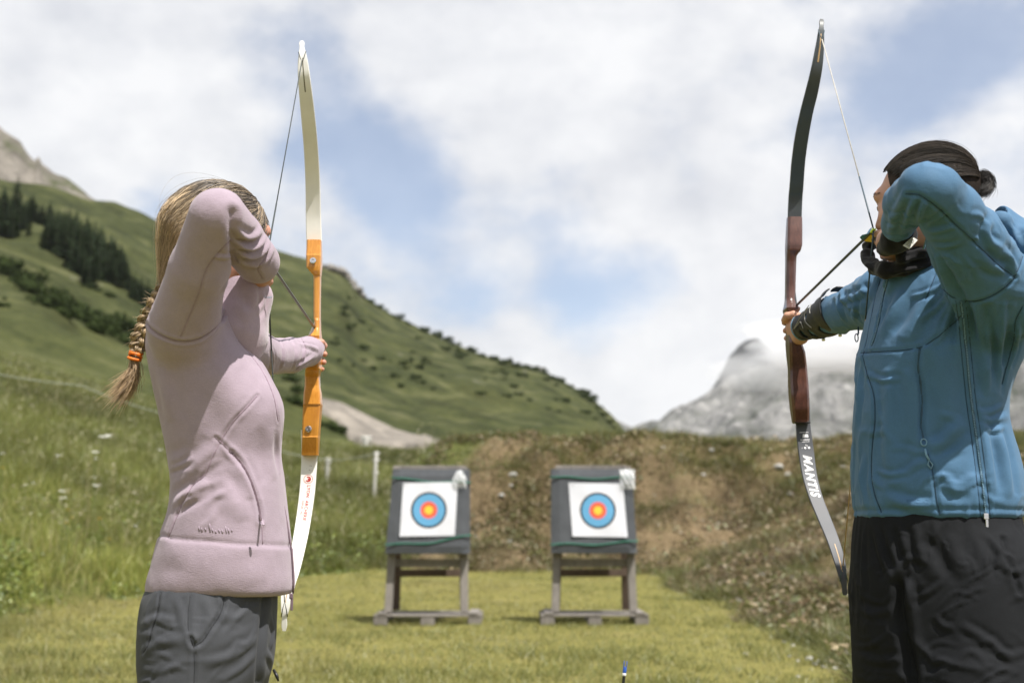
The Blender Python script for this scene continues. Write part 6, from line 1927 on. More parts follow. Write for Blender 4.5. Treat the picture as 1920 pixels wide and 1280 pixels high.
    V, F, C = strand_mesh(np.array(PB), np.full(len(PB), .0011), np.array(CB), taper=False)
    br = obj('braid', np_mesh('braid', V, F, [M_HAIR], True, C)); keep_world(br, root)
    # stray ends sticking out of the braid
    nf = 130; i0 = rg.integers(4, 58, nf); d = rg.normal(0, 1, (nf, 3)); d[:, 0] -= .9; d /= np.linalg.norm(d, axis=1)[:, None]
    tt6 = np.linspace(0, 1, 6); st_ = ax[i0][:, None, :] + d[:, None, :] * (.008 + tt6[None, :, None] * rg.uniform(.008, .030, (nf, 1, 1))) + Ta[i0][:, None, :] * (tt6[None, :, None] * .008)
    V, F, C = strand_mesh(st_, np.full(nf, .00028), np.tile(np.array([.50, .37, .22]), (nf, 6, 1)))
    o_ = obj('stray_hairs', np_mesh('stray_hairs', V, F, [M_HAIR], True, C)); keep_world(o_, br)
    # elastic
    m = MB(); d = ax[-1] - ax[-8]; d /= np.linalg.norm(d); Rr = rot_from(d)
    for k in range(3):
        c0 = ax[-1] + d * (.001 + k * .0068); tl = Rr @ np.array(Matrix.Rotation(rad((18, -16, 10)[k]), 3, 'X'))
        m.tube([c0 + tl @ np.array([.0125 * math.cos(a), .0125 * math.sin(a), 0]) for a in np.linspace(0, 2 * math.pi, 19)[:-1]], .0033, 8, closed=True)
    keep_world(m.build('hair_elastic', M_TIE, None, True), br)
    # tail below the elastic
    n = 700; t9 = np.linspace(0, 1, 12); c0 = ax[-1] + d * .016; tip = Q(219, 752, 2.70)
    sp = rg.normal(0, 1, (n, 3)); sp[:, 0] *= .0135; sp[:, 1] *= .013; sp[:, 2] *= .010
    ln = rg.uniform(.55, 1.12, n)
    side = (tip - c0)
    pth = c0 + rg.normal(0, .0035, (n, 1, 3)) + side[None, None, :] * (t9[None, :, None] * ln[:, None, None]) + sp[:, None, :] * (t9[None, :, None] ** 1.3)
    pth[:, :, 0] += (.010 * np.sin(t9 * math.pi))[None]
    pth += .0016 * np.sin(t9[None, :, None] * 10 + rg.uniform(0, 6, (n, 1, 3))) * t9[None, :, None]
    b_ = np.clip(rg.normal(.6, .28, n), 0, 1)[:, None, None]
    cl = ((1 - b_) * np.array([.17, .115, .07]) + b_ * np.array([.62, .44, .26])) * rg.uniform(.7, 1.2, (n, 1, 1)) * np.ones((1, 12, 1))
    V, F, C = strand_mesh(pth, rg.uniform(.0003, .0007, n), cl)
    o_ = obj('braid_tail', np_mesh('braid_tail', V, F, [M_HAIR], True, C)); keep_world(o_, br)
    return root
WOMAN = woman()
# ------------------------------------------------------------------ the man
def man():
    YT = 2.80
    torso = [(973, 1609, 1903, .176), (950, 1607, 1906, .180), (900, 1605, 1903, .180), (850, 1606, 1893, .174), (800, 1605, 1880, .170), (760, 1607, 1876, .170), (720, 1611, 1884, .176), (680, 1614, 1902, .183), (640, 1619, 1922, .187), (600, 1628, 1934, .187), (560, 1642, 1932, .176), (525, 1658, 1916, .150), (495, 1685, 1890, .105), (468, 1705, 1868, .06)]
    arm = [(Q(1868, 560, 2.61), .094), (Q(1813, 453, 2.49), .070), (Q(1784, 400, 2.43), .057), (Q(1752, 357, 2.38), .047), (Q(1734, 354, 2.37), .046)]
    fore = [(Q(1731, 355, 2.37), .050), (Q(1702, 384, 2.49), .041), (Q(1684, 422, 2.61), .035)]
    rarm = [(Q(1660, 560, 2.99), .080), (Q(1615, 572, 3.09), .057), (Q(1578, 584, 3.19), .047), (Q(1540, 601, 3.31), .040), (Q(1510, 611, 3.39), .032)]
    HC = Q(1735, 386, 2.71); R = frame((-.83, .55, -.10)); hs = 1.03
    b = Shape()
    b.loft(rows_px(torso, YT), .02, grow=-.016)
    b.loft(rows_px([(950, 1630, 1885, .15), (1050, 1625, 1890, .16), (1120, 1640, 1890, .15)], YT), .03)
    xh = Q(1760, 1100, YT)[0]
    LLg = [(np.array([xh + .02, 2.70, .86]), .10), (np.array([xh + .03, 2.64, .50]), .062), (np.array([xh + .05, 2.60, .09]), .044)]
    RLg = [(np.array([xh - .02, 2.91, .86]), .098), (np.array([xh - .05, 2.98, .50]), .062), (np.array([xh - .05, 3.02, .09]), .044)]
    for ch in (LLg, RLg): b.chain([p for p, _ in ch], [r for _, r in ch], .03)
    b.chain([p for p, _ in arm], [.065, .045, .038, .026, .026], .02); b.chain([p for p, _ in fore], [.026, .025, .024], .02); b.chain([p for p, _ in rarm], [.055, .042, .036, .031, .027], .02)
    NK = Q(1745, 560, 2.80)
    L = head_shape(b, HC, R, hs, NK, .060)
    Vb, Fb = b.mesh(.0065)
    hd = Shape(); head_shape(hd, HC, R, hs, NK, .0605); Vh, Fh = hd.mesh(.0034)
    # drawing hand under the chin
    h = Shape(); wr = Q(1682, 430, 2.64); pm = Q(1668, 454, 2.69)
    h.cone(wr, pm, .026, .027, .01); h.ell(pm, (.025, .026, .030), None, .012)
    for i, (py, x0) in enumerate(((437, 1655), (452, 1655), (466, 1658), (478, 1664))):
        finger(h, [Q(x0 + 14, py, 2.70), Q(x0, py, 2.725), Q(x0 - 9 + i, py + 2, 2.755), Q(x0 - 3, py + 4, 2.775), Q(x0 + 7, py + 3, 2.768)], .0098)
    finger(h, [Q(1672, 462, 2.70), Q(1676, 474, 2.72), Q(1682, 480, 2.735)], .0105)
    Vd, Fd = h.mesh(.0032)
    # bow hand: heel of the hand behind the grip, fingers appear at its left
    h = Shape(); pc = Q(1496, 612, 3.45)
    h.cone(Q(1508, 612, 3.39), pc, .028, .031, .012); h.ell(Q(1493, 612, 3.465), (.024, .030, .042), None, .012)
    h.cone(Q(1500, 630, 3.42), Q(1493, 620, 3.455), .024, .024, .012)
    for i, py in enumerate((600, 615, 629, 642)):
        s_ = (0, 2, 4, 8)[i]
        finger(h, [Q(1500, py - 2, 3.48), Q(1500, py, 3.528), Q(1488, py + 1, 3.545), Q(1474 + s_, py + 3, 3.530), Q(1471 + s_, py + 5, 3.492)], .0102 if i < 3 else .0088)
    finger(h, [Q(1498, 598, 3.445), Q(1488, 590, 3.425), Q(1476, 592, 3.43), Q(1471, 600, 3.448)], .0115)
    Vg, Fg = h.mesh(.0032)
    V = np.vstack([Vb, Vh, Vd, Vg]); n0, n1, n2 = len(Vb), len(Vb) + len(Vh), len(Vb) + len(Vh) + len(Vd)
    F = np.vstack([Fb, Fh + n0, Fd + n1, Fg + n2])
    root = obj('person', np_mesh('person', V, F, [M_SKIN_M], True))
    tag(root, 'person in blue jacket and black shorts with dark tied-back hair drawing the dark bow', 'person')
    eyes(L, R, hs, root)

    # ---------------- softshell jacket
    j = Shape()
    j.loft(rows_px(torso, YT), .02, n=2.35)
    j.chain([p for p, _ in arm], [r for _, r in arm], .035, .02); j.chain([p for p, _ in fore], [r for _, r in fore], .010, .012)
    j.chain([p for p, _ in rarm], [r for _, r in rarm], .035, .01)
    j.cone(Q(1850, 520, 2.95), Q(1700, 545, 2.98), .07, .06, .05)
    # standing collar and the hood rolled on the back
    NC = Q(1728, 505, 2.79)
    for a in np.linspace(0, 2 * math.pi, 19)[:-1]:
        p = NC + np.array([.100 * math.cos(a), .088 * math.sin(a), .012 * math.cos(a)]); q = p + np.array([.012 * math.cos(a), .008 * math.sin(a), -.035])
        if math.cos(a) < -.8: continue
        j.cone(p, q, .014, .020, .014)
    V, F = j.mesh(.0044); c = Cloth(relax(V, F, 2), F)
    zh = Q(1750, 966, 2.65)[2]
    z = c.V[:, 2]
    c.V += c.N * (-.004 * np.exp(-((z - zh - .012) / .005) ** 2) * (z < 1.2))[:, None]
    c.bvh()
    F_ = c.fold
    # shoulder, armpit and elbow folds
    for poly, h_, w in [([(1736, 376), (1727, 396), (1722, 414)], .006, .007), ([(1700, 352), (1684, 384), (1672, 420), (1668, 446)], .003, .010), ([(1716, 372), (1702, 402), (1692, 440)], .003, .007),
                        ([(1862, 412), (1852, 432), (1860, 455), (1880, 468)], .006, .011), ([(1878, 470), (1895, 485), (1905, 510)], .005, .012), ([(1840, 480), (1860, 500), (1885, 508)], .006, .012),
                        ([(1765, 500), (1782, 540), (1800, 580), (1808, 640)], .012, .014), ([(1752, 475), (1775, 525), (1790, 560)], .008, .010), ([(1830, 570), (1840, 620), (1850, 690), (1856, 740)], .010, .016), ([(1870, 565), (1868, 620), (1862, 690)], .010, .018), ([(1895, 560), (1885, 620), (1872, 700), (1868, 740)], .008, .014),
                        ([(1900, 600), (1905, 640), (1890, 690)], .007, .012), ([(1690, 545), (1670, 590), (1650, 630)], .006, .020), ([(1740, 560), (1720, 600), (1690, 640)], .006, .022), ([(1770, 570), (1760, 610), (1730, 640)], .005, .02),
                        ([(1660, 690), (1670, 760), (1668, 840), (1676, 920)], .006, .024), ([(1700, 690), (1705, 760), (1700, 830)], .005, .02), ([(1770, 660), (1775, 740), (1785, 820)], .006, .026), ([(1740, 838), (1765, 830), (1790, 805), (1810, 790)], .006, .014), ([(1660, 930), (1700, 945), (1750, 950)], .006, .014),
                        ([(1840, 780), (1852, 850), (1862, 920)], .006, .018), ([(1870, 800), (1885, 860), (1892, 930)], .006, .016), ([(1615, 690), (1612, 750), (1608, 800)], .004, .012), ([(1620, 850), (1616, 900), (1624, 950)], .005, .012), ([(1770, 900), (1790, 915), (1815, 910)], .005, .014)]:
        F_(poly, h_ * 1.1, w * .8, .9)
    for poly in ([(1790, 566), (1778, 600), (1762, 640)], [(1798, 568), (1796, 610), (1800, 660)], [(1776, 552), (1752, 580), (1725, 600)], [(1765, 535), (1735, 550), (1705, 556)], [(1742, 436), (1765, 432), (1790, 424)], [(1750, 462), (1775, 462), (1800, 456)], [(1738, 420), (1758, 408), (1775, 396)], [(1712, 410), (1694, 404), (1672, 404)], [(1714, 424), (1692, 424), (1664, 426)], [(1705, 440), (1688, 444), (1662, 446)],
                 [(1624, 700), (1650, 712), (1690, 710)], [(1880, 760), (1858, 772), (1838, 770)], [(1884, 800), (1860, 806), (1845, 800)], [(1640, 880), (1670, 890), (1700, 884)], [(1856, 575), (1852, 620), (1862, 670)], [(1884, 560), (1880, 600), (1886, 640)]): F_(poly, .0045, .0055, .9)
    c.crumple(14, (1640, 700, 1890, 950), 9, (30, 80), (.004, .008), (.0015, .0032), (-1.2, 1.2)); c.crumple(8, (1760, 400, 1880, 520), 10, (20, 50), (.004, .006), (.0015, .003), (.2, 1.4))
    # bow-arm drape at the elbow
    for poly in [[(1572, 545), (1580, 560), (1600, 556), (1622, 548)], [(1566, 552), (1572, 575), (1582, 600)], [(1590, 545), (1602, 565), (1600, 600)], [(1612, 540), (1630, 552), (1640, 540)], [(1575, 560), (1596, 580), (1612, 604)]]:
        F_(poly, .006, .008, .9)
    c.noise_folds(.0040, 7, (1, 1, .7), 33); c.creases(.0065, 8, (1, 1, .7), 35, None, .06, 3.2); c.creases(.0045, 15, (1, 1, .8), 36, None, .05, 3.0); c.creases(.0025, 28, (1, 1, .8), 38, None, .04, 2.6); c.noise_folds(.0010, 30, (1, 1, 1), 37)
    c.N = normals(c.V, c.F); c.bvh()
    # seams
    S = c.seam
    S([(1765, 540), (1782, 556), (1800, 562), (1825, 566), (1850, 560), (1880, 543), (1905, 520)], .0034, .0036, .0016)
    S([(1697, 364), (1722, 366), (1745, 380), (1790, 420), (1840, 465), (1880, 502), (1903, 519)], .0034, .0034, .0014)
    S([(1903, 519), (1912, 500), (1919, 480)], .003, .0034)
    S([(1614, 661), (1660, 658), (1700, 655), (1726, 650), (1760, 630), (1803, 592)], .0032, .0032, .0014)
    S([(1650, 524), (1640, 560), (1632, 600), (1624, 640), (1617, 668)], .0024, .0030, .0010)
    S([(1617, 668), (1624, 698), (1637, 738), (1640, 780), (1635, 830), (1633, 880), (1640, 930), (1652, 960)], .0034, .0034, .0014)
    S([(1740, 850), (1748, 880), (1754, 915), (1757, 940), (1763, 966)], .0032, .0034, .0012)
    S([(1736, 560), (1752, 520), (1760, 500)], .002, .003)
    S([(1918, 575), (1905, 600), (1900, 640), (1890, 680), (1880, 720)], .003, .0034)
    side = [(1801, 564), (1806, 600), (1811, 650), (1816, 700), (1821, 750), (1828, 800), (1835, 850), (1841, 900), (1846, 945), (1848, 968)]
    for dx in (-9, 9): S([(x + dx, y) for x, y in side], .0020, .0026, .0014)
    pocket = [(1724, 652), (1722, 690), (1727, 725), (1729, 760), (1727, 795), (1732, 826)]
    S(pocket, .006, .0048, .0024, thread=0)
    front = [(1664, 524), (1655, 560), (1648, 600), (1640, 632), (1634, 648)]
    S(front, .003, .004, .0018, thread=0)
    c.N = normals(c.V, c.F); c.bvh()
    jk = c.obj('softshell_jacket', [M_SOFT], root, 1)
    c.threads(M_SOFT_SEAM, jk)
    def zipper(poly, w, nm, mat, teeth=True):
        m, P, N, T, S_ = c.strip(poly, w, .0004, .0008); o = m.build(nm, mat); keep_world(o, jk)
        if teeth:
            m = MB(); step = max(1, int(.0032 / (np.linalg.norm(P[1] - P[0]) + 1e-6)))
            L_ = np.concatenate([[0], np.cumsum(np.linalg.norm(np.diff(P, axis=0), axis=1))])
            for l in np.arange(.002, L_[-1], .0034):
                q = np.array([np.interp(l, L_, P[:, k]) for k in range(3)]); k = min(len(P) - 1, int(np.searchsorted(L_, l)))
                m.box(q + N[k] * .0016, (w * .42, .0017, .0012), rot_from(N[k], S_[k]))
            t_ = m.build('zip_teeth', M_SOFT_L); keep_world(t_, o)
        return o
    zipper(side, .0062, 'side_zip', M_SOFT_D); zipper(pocket, .0050, 'pocket_zip', M_SOFT_D, False); zipper(front, .0055, 'front_zip', M_SOFT_D)
    # pocket pull: metal slider, twisted cord, loop
    p, n_ = c.cast(1732, 832)
    m = MB(); m.tube([p + n_ * .004 + np.array([.0062 * math.cos(a), 0, .0072 * math.sin(a)]) for a in np.linspace(0, 2 * math.pi, 13)[:-1]], .0013, 6, closed=True); keep_world(m.build('zip_slider', M_SOFT_L, None, True), jk)
    m = MB(); a, na = c.cast(1735, 840); b_, nb = c.cast(1740, 862); d_, nd = c.cast(1744, 880)
    m.tube([a + na * .004, (a + b_) / 2 + na * .005, b_ + nb * .004], .0022, 7); m.tube([b_ + nb * .004, b_ + nb * .004 + (d_ - b_) * .5 + np.array([.005, 0, 0]), d_ + nd * .004, b_ + nb * .004 + (d_ - b_) * .5 - np.array([.005, 0, 0])], .0014, 6, closed=True)
    keep_world(m.build('pull_cord', M_SOFT_L, None, True), jk)
    p, n_ = c.cast(1847, 966); m = MB(); m.box(p + n_ * .003, (.010, .004, .012), None, .001); m.box(p + n_ * .003 + np.array([.001, 0, -.016]), (.006, .003, .020), None, .001); keep_world(m.build('side_zip_pull', M_METAL), jk)
    # sleeve drawcord hanging from the bow arm
    a = Q(1609, 610, 3.06); m = MB(); m.tube([a, a + [0, 0, -.018], a + [-.002, 0, -.024]], .0022, 6)
    e = Q(1606, 633, 3.06); m.tube([e + np.array([.004 * math.cos(t_), 0, .010 * math.sin(t_)]) for t_ in np.linspace(0, 2 * math.pi, 13)[:-1]], .0014, 6, closed=True); keep_world(m.build('sleeve_cord', M_SOFT_D, None, True), jk)
    # small raised mark near the hem
    v, f = text_mesh('/\\ FORCLAZ', .0115, 0, .0002, 1.0); m = MB(); P_ = []
    for q in v:
        a, na = c.cast(1690 + q[0] * 860, 943 - q[1] * 860); P_.append(a + na * .0007 if a is not None else np.array([xh, 2.62, 1.0]))
    m.add(P_, f); keep_world(m.build('raised_lettering', M_SOFT, None), jk)
    # hood rolled on the back, open towards the neck
    h = Shape(); Rh = rot_from((.62, 0, .78))
    h.ell(Q(1902, 468, 2.81), (.050, .105, .058), Rh, .02)
    h.cone(Q(1876, 416, 2.74), Q(1876, 416, 2.88), .026, .026, .03); h.cone(Q(1876, 416, 2.80), Q(1915, 455, 2.80), .03, .045, .03)
    h.ell(Q(1858, 402, 2.81), (.020, .085, .022), rot_from((-.7, 0, .7)), .004, True)
    V, F = h.mesh(.0042); hc_ = Cloth(relax(V, F, 1), F)
    hc_.seam([(1882, 392), (1900, 412), (1922, 440)], .003, .003, .001); hc_.fold([(1890, 420), (1905, 445), (1915, 470)], .005, .008); hc_.seam([(1902, 448), (1914, 438), (1924, 432)], .003, .003); hc_.noise_folds(.003, 14, (1, 1, 1), 71)
    hc_.obj('hood', [M_SOFT], jk, 1)
    # black disc standing for the shade inside the hood opening
    m = MB(); hc = Q(1866, 409, 2.80); Rr = rot_from((-.6, -.2, .75))
    m.lathe([(.024, 0), (.016, .002), (.0005, .003)], 18, hc, Rr); keep_world(m.build('hood_opening_shade', M_GAITER, None, True), jk)
    o_ = MB(); pts = [Q(1733, 424, 2.60), Q(1738, 445, 2.605), Q(1732, 466, 2.61), Q(1738, 452, 2.612)]
    o_.tube(pts, .0022, 6); keep_world(o_.build('hood_cord', M_SOFT_L, None, True), jk)

    # ---------------- arm guard: a pierced sheath on the bow forearm
    ax = np.array([p for p, _ in rarm[2:]]); rr = np.array([r for _, r in rarm[2:]])
    ext = np.vstack([Q(1577, 578, 3.185), ax[1], Q(1506, 613, 3.395)]); exr = [.0590, .0465, .0350]
    Axl = hermite(ext, 40); Rl = np.interp(np.linspace(0, 1, 40), [0, .5, 1], exr)
    T = np.gradient(Axl, axis=0); T /= np.linalg.norm(T, axis=1)[:, None]
    U = np.cross(T, np.array([0, 1.0, 0])); U /= np.linalg.norm(U, axis=1)[:, None]; U *= np.where(U[:, 2] < 0, -1, 1)[:, None]; W = np.cross(T, U); W *= np.where(W[:, 1] > 0, -1, 1)[:, None]
    na = 72; vs = []
    for i in range(40):
        for k in range(na):
            a = 2 * math.pi * k / na            # 0 = up, pi/2 = towards the camera
            vs.append(Axl[i] + (U[i] * math.cos(a) + W[i] * math.sin(a)) * (Rl[i] + .0012 * math.sin(i * .8 + a * 3)))
    fs = []
    for i in range(39):
        for k in range(na):
            a = 2 * math.pi * (k + .5) / na; t_ = i / 38
            if a > math.pi * 1.9 or a < 0: continue
            # openings between the straps, on the underside
            hole = False
            for (ti, ai, dt, da) in ((.20, 2.15, .055, .42), (.50, 2.25, .060, .42), (.78, 2.35, .055, .40), (.50, 1.12, .045, .16)):
                if ((t_ - ti) / dt) ** 2 + ((a - ai) / da) ** 2 < 1: hole = True
            if a > 2.75 and min(abs(t_ - .05), abs(t_ - .35), abs(t_ - .65), abs(t_ - .93)) > .075: hole = True
            if not hole: fs.append((i * na + k, i * na + (k + 1) % na, (i + 1) * na + (k + 1) % na, (i + 1) * na + k))
    m = MB(); m.add(vs, fs); gd = m.build('arm_guard', M_GUARD, None, True); so = gd.modifiers.new('thickness', 'SOLIDIFY'); so.thickness = .004; so.offset = 1
    tag(gd, 'black pierced forearm guard with grey star lines on the bow arm', 'arm guard')
    def gpt(t_, a, off=.0050):
        i = t_ * 39; k = int(min(38, i)); w = i - k
        ce = Axl[k] * (1 - w) + Axl[k + 1] * w; r_ = Rl[k] * (1 - w) + Rl[k + 1] * w
        return ce + (U[k] * math.cos(a) + W[k] * math.sin(a)) * (r_ + off)
    for ln in ([(.90, 1.75), (.70, 1.35), (.52, .85), (.42, .45)], [(.90, 1.75), (.72, 1.55), (.62, 1.45), (.58, 1.80)], [(.38, .62), (.44, 1.0), (.42, 1.35), (.33, 1.65)], [(.28, .5), (.26, .8), (.24, 1.0)]):
        m = MB(); P_ = hermite([gpt(*q) for q in ln], 24); m.tube(P_, .0012, 5); keep_world(m.build('guard_line', M_GREY_PRINT, None, True), gd)
    for t_ in (.22, .50): 
        m = MB(); m.lathe([(.005, 0), (.005, .002), (.002, .003)], 10, gpt(t_, 2.9, .004), rot_from((0, -.6, -.8))); keep_world(m.build('strap_hook', M_METAL, None, True), gd)
    m = MB(); cf = Q(1504, 614, 3.40); dd = Axl[-1] - Axl[-6]; Rr = rot_from(dd)
    m.tube([cf + Rr @ np.array([.034 * math.cos(a), .034 * math.sin(a), 0]) for a in np.linspace(0, 2 * math.pi, 25)[:-1]], .0022, 6, closed=True); keep_world(m.build('cuff_edge', M_SOFT_L, None, True), jk)

    # ---------------- neck gaiter
    g = Shape(); gp = []
    ring = [(1628, 460, 2.84, .012), (1626, 482, 2.80, .012), (1638, 500, 2.75, .014), (1662, 506, 2.70, .016), (1695, 501, 2.68, .016), (1730, 494, 2.69, .017), (1758, 488, 2.73, .018), (1768, 480, 2.80, .020), (1745, 468, 2.87, .02), (1700, 460, 2.89, .018), (1655, 452, 2.87, .014)]
    P_ = [Q(x, y, yy) for x, y, yy, _ in ring]; r_ = [q[3] for q in ring]
    for i in range(len(P_)): g.cone(P_[i], P_[(i + 1) % len(P_)], r_[i], r_[(i + 1) % len(P_)], .012)
    for (x, y, yy, q) in ((1640, 448, 2.76, .012), (1652, 446, 2.72, .012)): pass
    g.chain([Q(1628, 462, 2.84), Q(1638, 448, 2.80), Q(1650, 450, 2.74)], [.011, .010, .008], .01)
    g.chain([Q(1690, 484, 2.665), Q(1728, 476, 2.675), Q(1756, 468, 2.72)], [.013, .015, .015], .010)
    V, F = g.mesh(.0042); gc = Cloth(relax(V, F, 1), F)
    for poly in ([(1670, 500), (1700, 490), (1740, 478)], [(1665, 512), (1700, 505), (1745, 495)], [(1618, 470), (1622, 490), (1636, 508)], [(1700, 478), (1730, 470), (1755, 462)]): gc.fold(poly, .006, .007, .9)
    gc.ridged(.004, 26, (1, 1, 1.6), 41, None, .02)
    ga = gc.obj('neck_gaiter', [M_GAITER], root, 1)
    # black cuff and finger tab under the sleeve, with its sewn-in label
    g = Shape(); g.cone(Q(1692, 444, 2.63), Q(1676, 452, 2.65), .027, .028, .01); g.cone(Q(1676, 452, 2.65), Q(1662, 464, 2.68), .026, .020, .012); g.cone(Q(1700, 448, 2.62), Q(1706, 440, 2.62), .016, .013, .01)
    V, F = g.mesh(.004); gc = Cloth(relax(V, F, 1), F); gc.ridged(.003, 28, (1, 1, 1), 43)
    tb = gc.obj('finger_tab', [M_GAITER], root, 1)
    m = MB(); a = Q(1697, 456, 2.565); x_ = Q(1724, 449, 2.565) - Q(1711, 443, 2.565)
    quad = [Q(1693, 460, 2.585), Q(1705, 467, 2.575), Q(1721, 450, 2.575), Q(1711, 444, 2.585)]
    cz = np.array([0, .001, 0])
    m.add([*quad, *[q + cz for q in quad]], [(0, 1, 2, 3), (7, 6, 5, 4), (0, 4, 5, 1), (1, 5, 6, 2), (2, 6, 7, 3), (3, 7, 4, 0)]); lb = m.build('sewn_label', M_LABEL); keep_world(lb, tb)
    m = MB()
    for k in range(6):
        t0 = .18 + k * .12
        p0 = quad[0] + (quad[3] - quad[0]) * t0; p1 = quad[1] + (quad[2] - quad[1]) * t0
        aa, bb = p0 + (p1 - p0) * .15, p0 + (p1 - p0) * (.85 - .1 * (k % 3)); up = (quad[3] - quad[0]) * .035; o3 = np.array([0, -.0008, 0])
        m.add([aa + o3, bb + o3, bb + up + o3, aa + up + o3], [(0, 1, 2, 3)])
    keep_world(m.build('label_print', M_LABEL_INK), lb)

    # ---------------- shorts
    t = Shape()
    t.loft(rows_px([(940, 1622, 1890, .158), (965, 1613, 1898, .168), (1000, 1608, 1905, .176), (1050, 1604, 1915, .182), (1100, 1602, 1926, .188), (1150, 1604, 1932, .186), (1210, 1606, 1938, .184), (1280, 1612, 1940, .176), (1350, 1650, 1930, .12)], YT), .02, n=2.4)
    kL = [Q(1838, 1090, 2.70), Q(1838, 1290, 2.66), np.array([Q(1840, 1290, 2.66)[0], 2.64, .50])]
    kR = [Q(1690, 1080, 2.92), Q(1690, 1290, 2.95), np.array([Q(1690, 1290, 2.95)[0], 2.96, .50])]
    t.chain(kL, (.125, .122, .118), .03); t.chain(kR, (.100, .098, .108), .03)
    t.p.append((lambda P: .47 - P[:, 2], np.full(3, -9e9), np.full(3, 9e9), .008, 'cut'))
    V, F = t.mesh(.005); c = Cloth(relax(V, F, 2), F)
    for poly, h_, w in [([(1640, 985), (1650, 1030), (1668, 1080)], .006, .009), ([(1665, 985), (1672, 1030), (1690, 1075)], .005, .009), ([(1690, 985), (1695, 1020), (1705, 1060)], .004, .009), ([(1620, 990), (1618, 1050), (1622, 1110)], .005, .009), ([(1720, 985), (1722, 1020), (1730, 1060)], .004, .009),
                        ([(1672, 1075), (1690, 1082), (1700, 1105), (1702, 1140)], .010, .011), ([(1712, 1030), (1735, 1045), (1752, 1085)], .007, .016), ([(1780, 1000), (1795, 1050), (1820, 1080)], .005, .016), ([(1800, 1170), (1850, 1200), (1900, 1240)], .005, .008), ([(1612, 1140), (1640, 1150), (1670, 1142)], .004, .008), ([(1612, 1230), (1650, 1240), (1690, 1235)], .004, .008), ([(1860, 1000), (1880, 1040), (1890, 1090)], .006, .012)]:
        c.fold(poly, h_ * .8, w, .8)
    c.seam([(1692, 1085), (1686, 1130), (1692, 1170), (1702, 1220), (1712, 1279)], .016, .011, .004, thread=0)
    c.crumple(34, (1610, 1020, 1910, 1280), 12, (25, 90), (.003, .007), (.0012, .0030), (-.7, .7)); c.crumple(10, (1620, 990, 1890, 1060), 13, (25, 60), (.003, .006), (.0015, .003), (1.1, 1.9))
    wm = sstep(.97, .86, c.V[:, 2])
    c.creases(.0050, 6, (1, .9, 1.2), 51, wm, .10, 3.2); c.creases(.0036, 12, (.9, .9, 1.3), 53, wm, .08, 3.0); c.creases(.0030, 24, (1, 1, 1.2), 59, wm, .05, 2.6); c.noise_folds(.0022, 7, (1, 1, 1), 55)
    c.ridged(.0022, 26, (1.2, 1.2, .25), 57, 1 - sstep(1.0, .90, c.V[:, 2]))
    c.N = normals(c.V, c.F); c.bvh()
    c.seam([(1880, 1010), (1888, 1040), (1900, 1070), (1912, 1110)], .006, .005, .003, thread=0)
    sh_ = c.obj('shorts', [M_SHORTS], root, 1)
    shoes([(xh + .01, 2.60, math.pi + .3), (xh - .08, 3.02, math.pi - .3)], root, M_SHOE)

    # ---------------- hair
    G = Q(1821, 338, 2.665); s = hs
    sc = Shape(); sc.ell(L(-.012, 0, .030), np.array((.1045, .0835, .098)) * s, R, .01)
    sc.cone(L(-.07, 0, .035), G, .036, .012, .03)
    sc.ell(L(.142, 0, .020), np.array((.100, .17, .120)) * s, R, .006, True)
    sc.ell(L(.03, 0, -.115), np.array((.115, .10, .085)) * s, R, .015, True)
    V, F = sc.mesh(.0048); V = relax(V, F, 2)
    lq = (V - HC) @ R
    sidef = sstep(.085, .045, lq[:, 2]) * sstep(.02, .05, np.abs(lq[:, 1])) * sstep(.0, .05, lq[:, 0])
    colr = (np.array([.026, .020, .017]) * (1 - sidef[:, None]) + np.array([.045, .033, .027]) * sidef[:, None]) * (1 + .5 * fbm(V, 160, 2, 3)[:, None])
    cap = obj('hair', np_mesh('hair', V, F, [M_HAIR_CAP], True, np.clip(colr, .006, 1))); keep_world(cap, root)
    rg = np.random.default_rng(15); n = 6000; mseg = 14; tt = np.linspace(0, 1, mseg)
    th = rg.uniform(-2.0, 2.0, n); ph = rg.uniform(0, 1, n) ** 1.5
    d0 = np.stack([np.cos(th) * .72 * (1 - ph * .8), np.sin(th) * (1 - ph * .6), .70 - .34 * np.abs(th) ** 1.1 + .5 * ph], 1); d0 = d0 + rg.normal(0, .045, d0.shape); d0 /= np.linalg.norm(d0, axis=1)[:, None]
    cen = np.array([-.012, 0, .030]) * s; radii = np.array([.106, .085, .0995]) * s
    gl = (G - HC) @ R; dg = (gl - cen) / radii; dg /= np.linalg.norm(dg); dg = dg + rg.normal(0, .05, (n, 3)); dg /= np.linalg.norm(dg, axis=1)[:, None]
    om = np.arccos(np.clip((d0 * dg).sum(1), -.999, .999)); lift = rg.uniform(0, 1, n)
    paths = np.zeros((n, mseg, 3))
    clump = .012 * np.sin(th * 23) + .008 * np.sin(th * 51 + 1)
    for i, t_ in enumerate(tt):
        d = d0 * (np.sin((1 - t_) * om) / np.sin(om))[:, None] + dg * (np.sin(t_ * om) / np.sin(om))[:, None]
        vol = 1 + .005 + .022 * lift + clump * math.sin(t_ * math.pi)
        paths[:, i] = cen + d * radii * vol[:, None]
    wp = HC + paths @ R.T; wp, lk = locks(wp, d0, rg, 130, tt, .52, .0030, HC); pull = sstep(.80, 1, tt)[None, :, None]; wp = wp * (1 - pull) + (G + rg.normal(0, .005, (n, 1, 3))) * pull
    cl = np.clip(rg.normal(1, .4, n) + .5 * np.sin(th * 23), .35, 2.6)[:, None, None] * np.array([.037, .029, .024]) * np.ones((1, mseg, 1)) * rg.uniform(.55, 1.4, 130)[lk][:, None, None]
    nf = 34; fi = rg.integers(0, n, nf); fw = wp[fi].copy(); e = rg.normal(0, 1, (nf, 3)); e[:, 2] += .9
